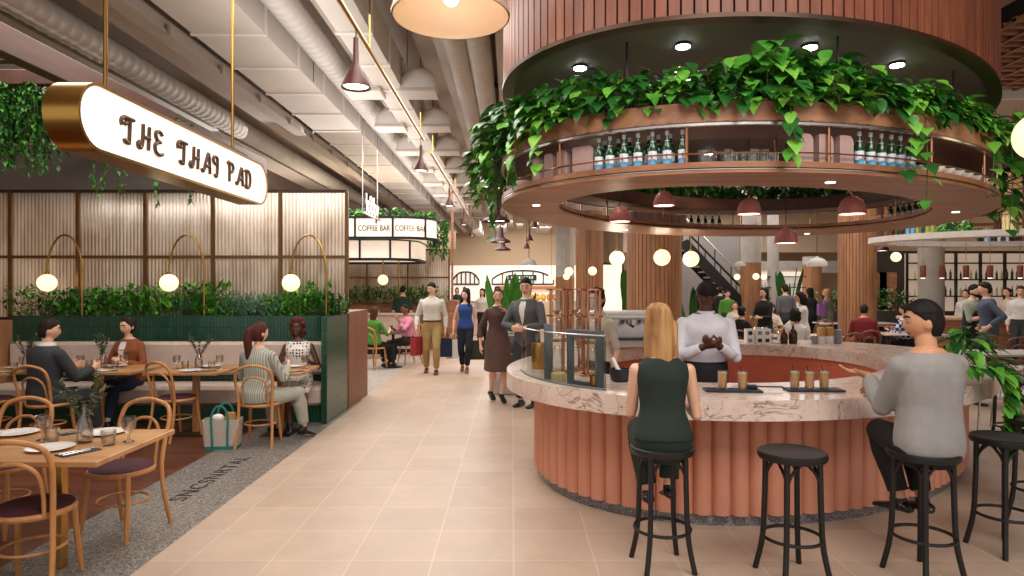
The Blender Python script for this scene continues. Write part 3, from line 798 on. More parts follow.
# stacked white bowls near both ends
bowl = None
for lst, lb, gr in (((505.5, 512, 521), 'white bowls at the aisle end of the ring shelf', 'white bowls at the aisle end of the ring shelf'), ((926, 937, 947, 957, 966, 974, 981, 987, 992), 'white bowls along the right end of the ring shelf', 'white bowls at the right end of the ring shelf')):
    for px in lst:
        r = ring_place(px, -.08)
        if r is None: continue
        p, q = r
        if bowl is None:
            bowl = single('bowl', MB().lathe([(.03, 0), (.055, .02), (.07, .05), (.066, .05), (.05, .024), (.01, .012)], 20), M['ceramic'], lb, 'bowl', gr, True); o = bowl
        else: o = bowl.copy(); COL.objects.link(o); o['label'] = lb; o['group'] = gr
        o.location = (p[0], p[1], SH)
# ------------------------------------------------------------------ seating: bentwood chair and bar stool
def make_chair(label, wood_m, seat_m, group, loc=(0, 0, 0), rz=0):
    t = thing('bentwood_chair', label, 'chair', loc, rz, group)
    MB().lathe([(.17, .425), (.205, .43), (.212, .445), (.205, .462), (.18, .464)], 32).build('seat_ring', wood_m, t, True)
    MB().lathe([(.196, .455), (.198, .466), (.17, .48), (.09, .487), (.01, .489)], 32).build('seat', seat_m, t, True)
    hoop = smooth_path([(-.19, -.25, 0), (-.178, -.195, .22), (-.172, -.175, .44), (-.183, -.20, .62), (-.19, -.235, .75), (-.15, -.262, .845), (0, -.275, .885), (.15, -.262, .845), (.19, -.235, .75), (.183, -.20, .62), (.172, -.175, .44), (.178, -.195, .22), (.19, -.25, 0)], 6)
    MB().tube(hoop, .0155, 10).build('back_hoop', wood_m, t, True)
    inner = smooth_path([(-.125, -.165, .45), (-.128, -.185, .58), (-.115, -.215, .69), (-.06, -.235, .745), (0, -.24, .757), (.06, -.235, .745), (.115, -.215, .69), (.128, -.185, .58), (.125, -.165, .45)], 5)
    MB().tube(inner, .0115, 8).build('inner_hoop', wood_m, t, True)
    for s in (-1, 1):
        MB().tube(smooth_path([(s * .145, .135, .45), (s * .155, .15, .25), (s * .172, .185, 0)], 5), [.0185] * 5 + [.017] * 4 + [.0125, .012], 10).build('leg', wood_m, t, True)
    MB().tube([(.158 * math.cos(a) * 1.02, .158 * math.sin(a) - .01, .235) for a in [2 * PI * k / 32 for k in range(32)]], .0095, 8, closed=True).build('stretcher_ring', wood_m, t, True)
    return t
CH = make_chair('bentwood chair with maroon seat, back to the camera, nearest at the front oak table', M['bent_wood'], M['maroon_seat'], 'bentwood chairs of the dining room', (-2.72, 3.70, 0), .2)
def chair(x, y, rz, label, group='bentwood chairs of the dining room'): return dup(CH, (x, y, 0), rz, label, group)
chair(-2.70, 4.50, PI - .12, 'bentwood chair with maroon seat behind the right end of the front oak table')
chair(-3.58, 4.55, PI, 'bentwood chair with maroon seat behind the front table, cut by the frame')
chair(-5.02, 7.05, -.1, 'bentwood chair under the man in the dark grey suit')
chair(-3.80, 7.38, -.42, 'empty bentwood chair with maroon seat beside the white tote bag')
chair(-2.74, 7.08, .08, 'bentwood chair under the woman with a dark ponytail')
chair(-5.78, 7.25, 0, 'bentwood chair at the far left banquette table, cut by the frame')

def make_stool(label, loc, rz=.35):
    t = thing('bar_stool', label, 'stool', loc, rz, 'black bar stools around the bar')
    MB().lathe([(.16, .69), (.188, .695), (.196, .71), (.194, .732), (.185, .738), (.165, .733)], 36).build('seat_ring', M['black_wood'], t, True)
    MB().lathe([(.168, .722), (.168, .731), (.1, .728), (.01, .727)], 32).build('seat', M['black_wood'], t, True)
    for k in range(4):
        a = PI / 4 + k * PI / 2; c, s = math.cos(a), math.sin(a)
        MB().tube(smooth_path([(.15 * c, .15 * s, .71), (.155 * c, .155 * s, .45), (.168 * c, .168 * s, .2), (.21 * c, .21 * s, 0)], 6), .0165, 10).build('leg', M['black_wood'], t, True)
        a2 = a + PI / 2; b = MB()
        for p, q in ((a, a2), (a2, a)):
            d = (math.cos(q) - math.cos(p), math.sin(q) - math.sin(p)); x0, y0 = .152 * math.cos(p), .152 * math.sin(p)
            b.tube(smooth_path([(x0, y0, .56), (x0 + d[0] * .018, y0 + d[1] * .018, .62), (x0 + d[0] * .05, y0 + d[1] * .05, .668), (x0 + d[0] * .075, y0 + d[1] * .075, .695)], 4), .0095, 6)
        b.build('brace', M['black_wood'], t, True)
    MB().tube([(.168 * math.cos(2 * PI * k / 36), .168 * math.sin(2 * PI * k / 36), .235) for k in range(36)], .0105, 8, closed=True).build('foot_ring', M['black_wood'], t, True)
    return t
ST = make_stool('black bar stool under the woman with long blond hair', (.92, 3.98, 0), .12)
dup(ST, (1.655, 3.84, 0), .2, 'empty black bar stool between the blond woman and the man in grey')
dup(ST, (2.44, 3.86, 0), .3, 'black bar stool under the man in the grey sweater')
dup(ST, (3.20, 4.22, 0), .15, 'empty black bar stool right of the man in grey')
dup(ST, (3.86, 4.75, 0), .5, 'black bar stool cut by the right edge of the view, behind the empty one')
dup(ST, (5.32, 6.9, 0), .2, 'black bar stool standing farther back near the trailing plant')

# ------------------------------------------------------------------ dining tables
def make_table(label, loc, L, W, legs, group, leg_m=None, name='dining_table'):
    t = thing(name, label, 'table', loc, 0, group)
    MB().cbox((0, 0, .734), (L, W, .032), None, .004).build('table_top', M['table_oak'], t)
    for x in legs:
        MB().cbox((x, 0, .36), (.07, .06, .72), None, .004).build('leg', leg_m or M['brass'], t)
        if leg_m: MB().cbox((x, 0, .006), (.34, .42, .012), None, .003).build('base_plate', M['bronze_dark'], t)
    return t
make_table('front oak dining table with brass legs, nearest the camera', (-3.09, 3.965, 0), 1.64, .83, (.33, -.5), None)
TB = [(-6.08, 7.5, .9, 'oak banquette table at the far left, cut by the frame'), (-4.88, 7.7, 1.16, 'oak banquette table between the suited man and the woman in brown'), (-3.72, 7.66, .84, 'oak banquette table behind the empty chair and tote bag'), (-2.71, 7.62, .68, 'oak banquette table between the ponytailed woman and the spotted-top woman')]
for x, y, L, lb in TB: make_table(lb, (x, y, 0), L, .78, (0,), 'oak tables along the banquette', M['bent_wood'])

# banquette, tile wall, planter
bq = thing('banquette', 'long pale upholstered banquette along the green tiled wall', 'banquette', (-4.5, 8.4, 0))
x0, x1 = -2.17, 2.12
MB().cbox(((x0 + x1) / 2, .02, .34), (x1 - x0, .56, .24), None, .04).build('seat', M['banquette'], bq, True)
MB().cbox(((x0 + x1) / 2, .25, .77), (x1 - x0, .12, .44), None, .04).build('backrest', M['banquette'], bq, True)
MB().box(x0, x1, -.18, .3, 0, .23).build('base', M['green_tile'], bq)
pw = thing('tiled_planter', 'green tiled planter wall behind the banquette with a returning end', 'planter', (-4.5, 8.72, 0))
MB().box(-2.2, 2.18, 0, .05, 0, 1.33).build('front_wall', M['green_tile'], pw)
e = MB().box(2.12, 2.19, -.60, .44, 0, 1.335); e.build('end_wall', M['green_tile_side'], pw)
MB().box(2.12, 2.185, -.612, -.60, 0, 1.335).build('end_face', M['green_tile'], pw)
MB().box(-2.2, 2.12, .05, .44, 1.22, 1.28).build('soil', M['soil'], pw)
struct('wall_timber_end', MB().box(-4.4, -2.30, 9.17, 10.35, 0, 1.36), slat_mat('timber_end', '#6d3f2b', '#8d573d', 0, 0))
struct('wall_timber_left', MB().box(-7.6, -6.7, 8.0, 8.75, 0, 1.27), M['column_wood'])

# reeded glass screens
def screen(xs, y, z0, z1, zm, label, low=None):
    t = thing('reeded_glass_screen', label, 'glass screen', ((xs[0] + xs[-1]) / 2, y, 0)); cx = (xs[0] + xs[-1]) / 2
    for i, x in enumerate(xs):
        MB().box(x - cx - .022, x - cx + .022, -.03, .03, z0, z1).build('upright', M['bronze'], t)
    for z in (zm, z1, z0):
        MB().box(xs[0] - cx, xs[-1] - cx, -.028, .028, z - .02, z + .02).build('rail', M['bronze_dark'] if z != zm else M['bronze'], t)
    for a, b in zip(xs[:-1], xs[1:]):
        for c, d in ((z0, zm), (zm, z1)):
            p = MB(); n = max(8, int((b - a) / .0125)); w = b - a - .04
            vs = []; fs = []
            for k in range(n + 1):
                u = k / n; xx = a + .02 + w * u - cx; yy = .006 * math.cos(2 * PI * (w * u) / .05)
                vs += [(xx, yy, c + .02), (xx, yy, d - .02)]
                if k: fs.append((2 * k - 2, 2 * k, 2 * k + 1, 2 * k - 1))
            p.add(vs, fs); p.build('pane', M['reeded'], t, True, angle=None)
    return t
screen([-8.05, -7.1, -6.145, -5.19, -4.235, -3.28, -2.34], 9.21, 1.27, 3.07, 2.14, 'tall reeded glass screen in a bronze frame behind the banquette planter')
screen([-6.9, -5.75, -4.6, -3.45, -2.3], 12.6, 1.0, 2.85, 2.05, 'reeded glass screen of the coffee bar seen beyond the banquette screen') if False else None

# arched globe lamps
def arch_lamp(px, label):
    Y = 8.84; k = Y / F
    gx = (px - 512) * k; t = thing('arched_globe_lamp', label, 'lamp', (gx + .48, Y, 1.28), 0, 'arched globe lamps in the banquette planter')
    path = [(0, 0, 0), (0, 0, .62)] + [(p[0] - .24, 0, p[2] + .62) for p in arc((0, 0, 0), .24, 8, 172, 16, ry=.52)] + [(-.48, 0, .62)]
    path = [(0, 0, 0), (0, 0, .4)] + [(-.24 + .24 * math.cos(math.radians(a)), 0, .62 + .52 * math.sin(math.radians(a))) for a in range(0, 181, 9)] + [(-.48, 0, .62)]
    MB().tube(path, .013, 8).build('arched_stem', M['brass'], t, True)
    MB().lathe([(.03, .58), (.03, .64), (.012, .65)], 14, (-.48, 0)).build('socket', M['brass'], t, True)
    MB().ball((-.48, 0, .49), .118, 24, 16).build('globe', M['glow'], t, True)
    MB().lathe([(.05, -.005), (.05, .01)], 14).build('foot', M['brass'], t)
arch_lamp(47, 'arched brass globe lamp, first from the left end of the planter')
arch_lamp(169, 'arched brass globe lamp at the middle of the planter')
arch_lamp(291, 'arched brass globe lamp nearest the green tiled end')

# hanging sign
sg = thing('hanging_sign', 'long brass pill-shaped hanging sign with glowing face and bronze letters', 'sign', (-2.02, 4.19, 2.533))
L, Hh, D = 2.34, .335, .165
def pill(l, h, n=16):
    r = h / 2; o = []
    for k in range(n + 1):
        a = -PI / 2 + PI * k / n; o.append((l / 2 - r + r * math.cos(a), r * math.sin(a)))
    for k in range(n + 1):
        a = PI / 2 + PI * k / n; o.append((-l / 2 + r + r * math.cos(a), r * math.sin(a)))
    return o
o1 = pill(L, Hh); o2 = pill(L - .03, Hh - .03)
b = MB().rings([[(0, y, z) for y, z in o2], [(.006, y, z) for y, z in o2], [(.006, y, z) for y, z in o1], [(-D, y, z) for y, z in o1]], cap0=False, cap1=True)
b.build('casing', M['brass'], sg, True, angle=30)
MB().add([(-.0, y, z) for y, z in o2], [tuple(range(len(o2)))]).build('lit_face', M['sign_face'], sg)
for y in (-.80, .74): MB().tube([(-.1, y, Hh / 2), (-.1, y, CZ - 2.533)], .011, 8).build('suspension_rod', M['brass'], sg, True)
MB().cbox((-.1, .35, Hh / 2 + .02), (.12, 1.1, .04), None, .01).build('cable_tray', M['bronze_dark'], sg)
# letters as bent strokes: coordinates in a 0.7 x 1 box
G = {
 'T': [[(.02, .62), (-.02, .78), (.06, .92), (.2, .93), (.26, .8), (.16, .7)], [(.12, .97), (.62, .97)], [(.42, .97), (.38, .1), (.3, .02), (.18, .03), (.12, .12)]],
 'H': [[(.26, 1), (.22, .3), (.14, .04), (.02, .02), (-.04, .14), (.04, .26)], [(.2, .5), (.62, .5)], [(.6, .98), (.54, .02)]],
 'E': [[(.48, .86), (.34, .98), (.14, .92), (.1, .74), (.22, .58), (.38, .54), (.2, .5), (.06, .34), (.1, .1), (.3, .0), (.52, .08)]],
 'A': [[(.64, .0), (.54, .98), (.3, .5), (.16, .1), (.04, .02), (-.02, .14)], [(.2, .34), (.62, .34)]],
 'I': [[(.3, .6), (.1, .66), (.04, .82), (.14, .96), (.34, .96), (.4, .8), (.36, .1), (.26, .0), (.14, .06)]],
 'P': [[(.04, .92), (.2, .98), (.2, .0)], [(.2, .96), (.46, .98), (.58, .78), (.46, .56), (.22, .5)]],
 'D': [[(.16, .98), (.16, .02)], [(.0, .9), (.2, .98), (.48, .9), (.58, .5), (.46, .1), (.16, .02), (.02, .1)]],
}
def glyph_strokes(mb, ch, ox, s, rad, to3):
    for st in G[ch]:
        p = smooth_path([(x, y, 0) for x, y in st], 5) if len(st) > 2 else [Vector((x, y, 0)) for x, y in st]
        mb.tube([to3(ox + q.x * s, q.y * s) for q in p], rad, 6)
x = 0; ws = {' ': .55}; total = 0
TXT = 'THE THAI PAD'
adv = lambda c: .6 if c == ' ' else (.62 if c == 'I' else .84)
total = sum(adv(c) for c in TXT); S = .136; start = -.84
for c in TXT:
    if c != ' ':
        mb = MB(); glyph_strokes(mb, c, start / 1.3, S, .0112, lambda u, v: (.008, u * 1.3, v - .075)); mb.build('letter', M['sign_letter'], sg, True)
    start += adv(c) * S * 1.33
# lettering inlaid in the terrazzo, read from the other side
text_mesh('floor_lettering', 'SNCSNRTAL', .22, M['black_metal'], None, (-2.62, 5.86, .001), (0, 0, PI / 2), .0012, 1.0, spacing=1.12)
fl = bpy.data.objects['floor_lettering']; tag(fl, 'dark bronze lettering inlaid along the grey terrazzo strip', 'lettering'); fl.scale = (1.02, .9, 1)
# ------------------------------------------------------------------ table settings
TT = .75
plate = goblet = cup = carafe = None
def put(proto, make, loc, label, group, rz=0):
    if proto is None:
        o = make(label, group); o.location = loc; o.rotation_euler = (0, 0, rz); return o, o
    o = dup(proto, loc, rz, label, group); return proto, o
def mk_plate(l, g): return single('plate', MB().lathe([(.06, 0), (.075, .004), (.125, .014), (.127, .016), (.122, .017), (.07, .008), (.01, .007)], 32), M['ceramic'], l, 'plate', g, True)
def mk_goblet(l, g): return single('goblet', MB().lathe([(.034, 0), (.033, .004), (.008, .012), (.007, .05), (.02, .062), (.038, .085), (.042, .12), (.04, .155), (.0375, .155), (.039, .12), (.034, .088), (.01, .07)], 20), M['smoke_glass'], l, 'glass', g, True)
def mk_cup(l, g): return single('tumbler', MB().lathe([(.032, 0), (.036, .004), (.043, .09), (.040, .09), (.033, .01), (.005, .008)], 20), M['smoke_glass'], l, 'glass', g, True)
def olive_sprig(mb, base, n, h, spread, leaf=.05, seed=1):
    rnd = random.Random(seed)
    for i in range(n):
        a = rnd.uniform(0, 2 * PI); tip = Vector((math.cos(a) * spread * rnd.uniform(.4, 1), math.sin(a) * spread * rnd.uniform(.4, 1), h * rnd.uniform(.6, 1)))
        b = Vector(base); mid = b + tip * .5 + Vector((0, 0, .03))
        path = smooth_path([b, mid, b + tip], 5)
        mb.mat(1).tube(path, .002, 5)
        mb.mat(0)
        for q in path[3:]:
            for k in range(3):
                d = Vector((rnd.uniform(-1, 1), rnd.uniform(-1, 1), rnd.uniform(-.2, .9))).normalized()
                add_leaf(mb, q, d, leaf * rnd.uniform(.7, 1.1), .34)
def add_leaf(mb, p, d, L, wr=.5, droop=.15, up=None):
    """pointed leaf folded along its midrib, base at p, growing along d"""
    d = Vector(d).normalized(); up = up or Vector((0, 0, 1))
    s = d.cross(up)
    if s.length < .05: s = d.cross(Vector((1, 0, 0)))
    s.normalize(); nn = s.cross(d).normalized(); w = L * wr
    p = Vector(p)
    q = lambda u, v, e: p + d * (L * u) + s * (w * v) + nn * (L * e)
    pts = [p]
    for u, v, e in ((.06, .36, .03), (.28, .52, .05), (.58, .40, .03), (.84, .16, -droop * .4)): pts += [q(u, v, e), q(u, 0, e - .07 * (1 if u < .8 else .3)), q(u, -v, e)]
    pts.append(q(1.02, 0, -droop))
    fs = [(0, 2, 1), (0, 3, 2), (10, 11, 13), (11, 12, 13)]
    for k in range(3):
        b = 1 + 3 * k; fs += [(b, b + 1, b + 4, b + 3), (b + 1, b + 2, b + 5, b + 4)]
    mb.add(pts, fs)
def mk_carafe(l, g, seed=3):
    t = thing('carafe_vase', l, 'vase', (0, 0, 0), 0, g)
    MB().lathe([(.042, 0), (.047, .01), (.047, .07), (.04, .12), (.024, .17), (.016, .21), (.017, .235), (.0145, .235), (.014, .21), (.021, .17), (.037, .12), (.043, .06), (.04, .012), (.005, .01)], 24).build('body', M['smoke_glass'], t, True)
    mb = MB(); olive_sprig(mb, (0, 0, .1), 7, .34, .17, .05, seed); mb.build('olive_sprigs', [M['olive'], M['stem']], t)
    return t
plate, _ = put(None, mk_plate, (-2.72, 3.83, TT), 'white plate beside the knife and fork on the front oak table', 'plates on the front table')
_, o = put(plate, mk_plate, (-2.66, 4.24, TT), 'white plate behind the carafe on the front oak table', 'plates on the front table')
_, o = put(plate, mk_plate, (-3.22, 4.23, TT), 'white plate at the frame edge of the front oak table', 'plates on the front table')
goblet, _ = put(None, mk_goblet, (-2.93, 4.06, TT), 'textured goblet left of the carafe on the front table', 'goblets on the front table')
put(goblet, mk_goblet, (-2.37, 4.02, TT), 'textured goblet at the right end of the front table', 'goblets on the front table')
cup, _ = put(None, mk_cup, (-2.83, 4.0, TT), 'textured tumbler left of the carafe on the front table', 'tumblers on the front table')
put(cup, mk_cup, (-2.44, 3.93, TT), 'textured tumbler right of the carafe on the front table', 'tumblers on the front table')
carafe, _ = put(None, mk_carafe, (-2.63, 4.0, TT), 'textured glass carafe with olive sprigs on the front table', 'olive sprig carafes')
def cutlery(x, y, rz, label):
    t = thing('cutlery_setting', label, 'cutlery', (x, y, TT), rz, 'cutlery settings')
    MB().cbox((0, 0, .003), (.10, .21, .006), None, .002).build('napkin', M['slate'], t)
    MB().cbox((-.02, -.05, .009), (.012, .10, .005), None, .002).cbox((-.02, .045, .0085), (.018, .1, .003), None, .001).build('knife', M['steel'], t)
    f = MB().cbox((.02, -.04, .009), (.010, .12, .005), None, .002).cbox((.02, .035, .009), (.022, .03, .004), None, .001)
    for k in range(4): f.box(.0105 + k * .0055, .0135 + k * .0055, .05, .09, .007, .010)
    f.build('fork', M['steel'], t); return t
c0 = cutlery(-2.5, 3.75, -.5, 'knife and fork on a dark napkin beside the near plate of the front table')
dup(c0, (-2.86, 4.28, TT), -.7, 'knife and fork on a dark napkin behind the goblet of the front table')
# banquette tables
bt = [(-4.88, 7.66, 1), (-3.72, 7.62, 2), (-2.71, 7.6, 3), (-5.95, 7.5, 4)]
nm = {1: 'table by the woman in brown', 2: 'table behind the empty chair', 3: 'table by the spotted-top woman', 4: 'far left banquette table'}
for x, y, k in bt:
    put(plate, mk_plate, (x + .05, y - .2, TT), 'white plate, near side of the ' + nm[k], 'plates on the banquette tables')
    put(plate, mk_plate, (x + .08, y + .22, TT), 'white plate, far side of the ' + nm[k], 'plates on the banquette tables')
    put(goblet, mk_goblet, (x - .22, y + .02, TT), 'goblet, aisle-far end of the ' + nm[k], 'goblets on the banquette tables')
    put(cup, mk_cup, (x - .12, y + .02, TT), 'tumbler beside the goblet, aisle-far end of the ' + nm[k], 'tumblers on the banquette tables')
    put(goblet, mk_goblet, (x + .27, y + .05, TT), 'goblet, aisle-near end of the ' + nm[k], 'goblets on the banquette tables')
    if k != 3:
        put(cup, mk_cup, (x + .19, y + .02, TT), 'tumbler beside the goblet, aisle-near end of the ' + nm[k], 'tumblers on the banquette tables')
    if k != 3: put(carafe, mk_carafe, (x + (.02 if k != 4 else .3), y + .06, TT), 'carafe with olive sprigs on the ' + nm[k], 'olive sprig carafes', k * 1.3)
    dup(c0, (x + .24, y - .22, TT), -.9, 'cutlery on a dark napkin on the ' + nm[k])
# tote bag
tb = thing('tote_bag', 'pale canvas tote bag with teal handles on the wooden floor', 'bag', (-3.08, 6.92, 0), .12)
w0, w1, d0, d1, h = .165, .19, .085, .10, .31
def rr(w, d, z): return [(x, y, z) for x, y in ((-w, -d + .02), (-w + .02, -d), (w - .02, -d), (w, -d + .02), (w, d - .02), (w - .02, d), (-w + .02, d), (-w, d - .02))]
MB().rings([rr(w0, d0, .0), rr(w0 + .01, d0 + .005, .1), rr(w1, d1, h), rr(w1 - .01, d1 - .01, h), rr(w0 - .005, d0, .02)], True, True).build('body', M['canvas'], tb)
for sgn in (-1, 1):
    y = sgn * .1
    hp = [(-.075, y * .92, .02), (-.08, y * 1.05, .2), (-.085, y * 1.06, h)] + [(-.085 * math.cos(math.radians(a)), y * 1.04, h + .15 * math.sin(math.radians(a))) for a in range(15, 180, 15)] + [(.085, y * 1.06, h), (.08, y * 1.05, .2), (.075, y * .92, .02)]
    MB().tube(hp, .012, 6, flat=.4).build('handle', M['teal'], tb, True)
MB().rings([rr(w0 + .004, d0 + .004, -.0), rr(w0 + .008, d0 + .006, .035)], True, False).build('teal_bottom', M['teal'], tb)
single('wallet', MB().cbox((0, 0, 0), (.11, .03, .1), None, .01), M['kraft'], 'tan pouch standing in the tote bag', 'pouch', loc=(-3.0, 6.93, .33))
single('rolled_cloth', MB().ball((0, 0, 0), .05, 14, 10, (1.3, .8, .9)), M['ceramic'], 'white cloth bundle poking out of the tote bag', 'cloth', None, True, (-3.12, 6.9, .32))

# ------------------------------------------------------------------ on the bar counter
def counter_tray(x, y, rz, label):
    return single('serving_tray', MB().cbox((0, 0, .008), (.40, .15, .016), None, .004), M['slate'], label, 'tray', 'slate trays', loc=(x, y, CT))
a = counter_tray(1.60, 4.72, 0, 'black slate tray holding two iced drinks'); a.rotation_euler = (0, 0, -.1)
b = counter_tray(2.20, 4.74, 0, 'black slate tray holding three iced drinks'); b.rotation_euler = (0, 0, -.04)
def drink(x, y, label):
    t = thing('iced_drink', label, 'drink', (x, y, CT + .016), 0, 'iced drinks on the bar')
    MB().lathe([(.028, 0), (.031, .004), (.037, .135), (.0345, .135), (.029, .012), (.004, .01)], 20).build('glass', M['glassware'], t, True)
    MB().lathe([(.0275, .012), (.0335, .112)], 20).build('liquid', M['juice'], t, True)
    MB().lathe([(.0335, .1125), (.0338, .122)], 20).build('foam', M['foam'], t.children[1], True)
    MB().tube([(.01, 0, .05), (-.016, .008, .17)], .0032, 6).build('straw', M['black_metal'], t)
    return t
d0_ = drink(1.535, 4.74, 'iced drink at the blond woman\'s side of the two-glass tray')
for x, y, l in ((1.67, 4.71, 'iced drink at the knife side of the two-glass tray'), (2.07, 4.76, 'first iced drink from the left on the three-glass tray'), (2.16, 4.72, 'middle iced drink on the three-glass tray'), (2.28, 4.75, 'iced drink nearest the open hand on the three-glass tray')): dup(d0_, (x, y, CT + .016), random.uniform(-.4, .4), l)
t = thing('serving_paddle', 'small black serving paddle lying beside the two-glass tray', 'paddle', (1.78, 4.76, CT + .017), -.1)
MB().cbox((-.03, 0, .012), (.085, .06, .024), None, .006).build('head', M['slate'], t)
MB().tube([(.01, 0, .012), (.2, .01, .01)], .006, 8).build('handle', M['slate'], t)
t = thing('mortar_bowl', 'dark round bowl with a white pestle beside the blond woman', 'bowl', (.87, 5.22, CT))
MB().lathe([(.055, 0), (.075, .01), (.088, .06), (.085, .105), (.076, .105), (.075, .06), (.04, .03)], 28).build('bowl', M['slate'], t, True)
MB().tube([(.0, 0, .05), (-.06, .01, .19)], [.022, .014], 10).build('pestle', M['ceramic'], t, True)
# glass display: curved screen standing on the counter edge
gs = thing('glass_display_screen', 'curved glass screen with dark posts on the aisle side of the bar', 'glass screen', (.3, 5.3, CT))
arcp = []
for px in range(519, 606, 3):
    r = E_CO.near(px, -.13)
    if r: arcp.append(r[0])
GH = .40
v = []; f = []
for i, p in enumerate(arcp):
    v += [(p[0] - .3, p[1] - 5.3, .004), (p[0] - .3, p[1] - 5.3, GH)]
    if i: f.append((2 * i - 2, 2 * i, 2 * i + 1, 2 * i - 1))
MB().add(v, f).build('curved_pane', M['screen_glass'], gs, True)
MB().tube([(p[0] - .3, p[1] - 5.3, GH) for p in arcp], .006, 6).build('edge_rail', M['steel'], gs, True)
MB().tube([(p[0] - .3, p[1] - 5.3, .008) for p in arcp], .008, 6).build('base_rail', M['grey_frame'], gs, True)
MB().box(arcp[-1][0] - .31, arcp[-1][0] - .295, arcp[-1][1] - 5.3, arcp[-1][1] - 5.0, .0, GH).build('return_pane', M['screen_glass'], gs)
def post_frame(px0, px1, dy, h, label_part):
    r0 = E_CO.near(px0, -.2)[0]; r1 = E_CO.near(px1, -.2)[0]
    b = MB()
    for p in (r0, r1): b.cbox((p[0] - .3, p[1] - 5.3 + dy, h / 2), (.055, .055, h), None, .004)
    m = ((r0[0] + r1[0]) / 2 - .3, (r0[1] + r1[1]) / 2 - 5.3 + dy, h - .03); l = math.dist(r0, r1)
    R = Matrix.Rotation(math.atan2(r1[1] - r0[1], r1[0] - r0[0]), 3, 'Z')
    b.cbox(m, (l + .05, .055, .06), R, .004); b.cbox((m[0], m[1], .02), (l, .03, .03), R, .004)
    b.build('portal_frame', M['grey_frame'], gs)
post_frame(568, 597, 0, .43, '')
r = E_CO.near(546, -.2)[0]; MB().cbox((r[0] - .3, r[1] - 5.3, .23), (.07, .06, .45), None, .004).build('post', M['grey_frame'], gs)
# goods behind the glass
def canister(px, off, r, h, mat, label, nm='canister', cat='canister', dy=0):
    p = E_CO.near(px, off)[0]
    return single(nm, MB().lathe([(r * .96, 0), (r, .005), (r, h - .005), (r * .96, h), (r * .9, h), (r * .9, h - .012), (.004, h - .012)], 24), mat, label, cat, 'goods behind the bar glass', True, (p[0], p[1] + dy, CT))
canister(592, -.2, .038, .09, M['brass'], 'brass canister at the near end of the glass screen')
canister(526, -.3, .07, .24, M['brass'], 'tall brass canister at the aisle end of the glass screen')
canister(536, -.3, .07, .22, M['bronze'], 'dark bronze canister behind the curved glass')
ch = E_CO.near(556, -.25)[0]
single('cheese_wheel', MB().lathe([(.055, 0), (.062, .01), (.062, .055), (.052, .066)], 28), M['cheese'], 'small pale yellow round on the counter behind the glass', 'food', None, True, (ch[0], ch[1], CT))
tower0 = None
for px, Y, l in ((557, 5.75, 'copper drip tower at the aisle end of the bar'), (575, 5.95, 'copper drip tower in the middle of the three'), (592, 5.55, 'copper drip tower nearest the blond woman')):
    x = (px - 512) / F * Y
    if tower0 is None:
        t = thing('drip_tower', l, 'coffee dripper', (x, Y, CT), 0, 'copper drip towers'); tower0 = t
        MB().lathe([(.11, 0), (.11, .015), (.10, .02)], 24).build('base', M['copper'], t, True)
        for k in range(4):
            a = PI / 4 + k * PI / 2
            MB().tube([(.075 * math.cos(a), .075 * math.sin(a), .01), (.075 * math.cos(a), .075 * math.sin(a), .74)], .011, 8).build('rod', M['copper'], t, True)
        for z in (.28, .5, .73): MB().lathe([(.095, z), (.095, z + .014)], 24).build('collar', M['copper'], t, True)
        MB().lathe([(.03, .3), (.055, .34), (.058, .48), (.05, .49)], 20).build('glass_chamber', M['glassware'], t, True)
        MB().lathe([(.02, .515), (.055, .55), (.06, .71), (.055, .72)], 20).build('glass_reservoir', M['glassware'], t, True)
        MB().lathe([(.05, .04), (.06, .08), (.04, .2), (.025, .24)], 20).build('glass_flask', M['glassware'], t, True)
    else: dup(t, (x, Y, CT), .2, l)
# espresso machine
em = thing('espresso_machine', 'white and chrome espresso machine on the far aisle side of the bar', 'coffee machine', (1.40, 8.15, CT), .12)
MB().cbox((0, .05, .07), (.78, .46, .10), None, .015).build('base', M['white'], em)
MB().cbox((0, .12, .24), (.70, .28, .28), None, .01).build('body', M['steel'], em)
MB().cbox((0, 0, .415), (.80, .5, .10), None, .025).build('top_cover', M['white'], em)
MB().cbox((0, -.246, .405), (.70, .012, .05), None, .004).build('control_panel', M['steel'], em)
for x in (-.22, .02, .24):
    MB().lathe([(.035, .30), (.04, .365)], 16, (x, -.16)).build('group_head', M['steel'], em, True)
    MB().tube([(x, -.16, .30), (x, -.33, .285)], [.012, .016], 8).build('portafilter', M['black_metal'], [c for c in em.children if c.name.startswith('group_head')][-1], True)
MB().cbox((0, -.16, .125), (.72, .2, .012), None, .003).build('drip_tray', M['black_metal'], em)
for x in (-.36, .36): MB().tube([(x, -.2, .36), (x, -.26, .3), (x, -.24, .15)], .007, 6).build('steam_wand', M['steel'], em, True)
for x in (-.3, .3):
    for y in (-.12, .2): MB().lathe([(.02, 0), (.025, .03)], 10, (x, y)).build('foot', M['black_metal'], em)
for k, x in enumerate((-.28, -.18, -.08, .03, .13)):
    pass
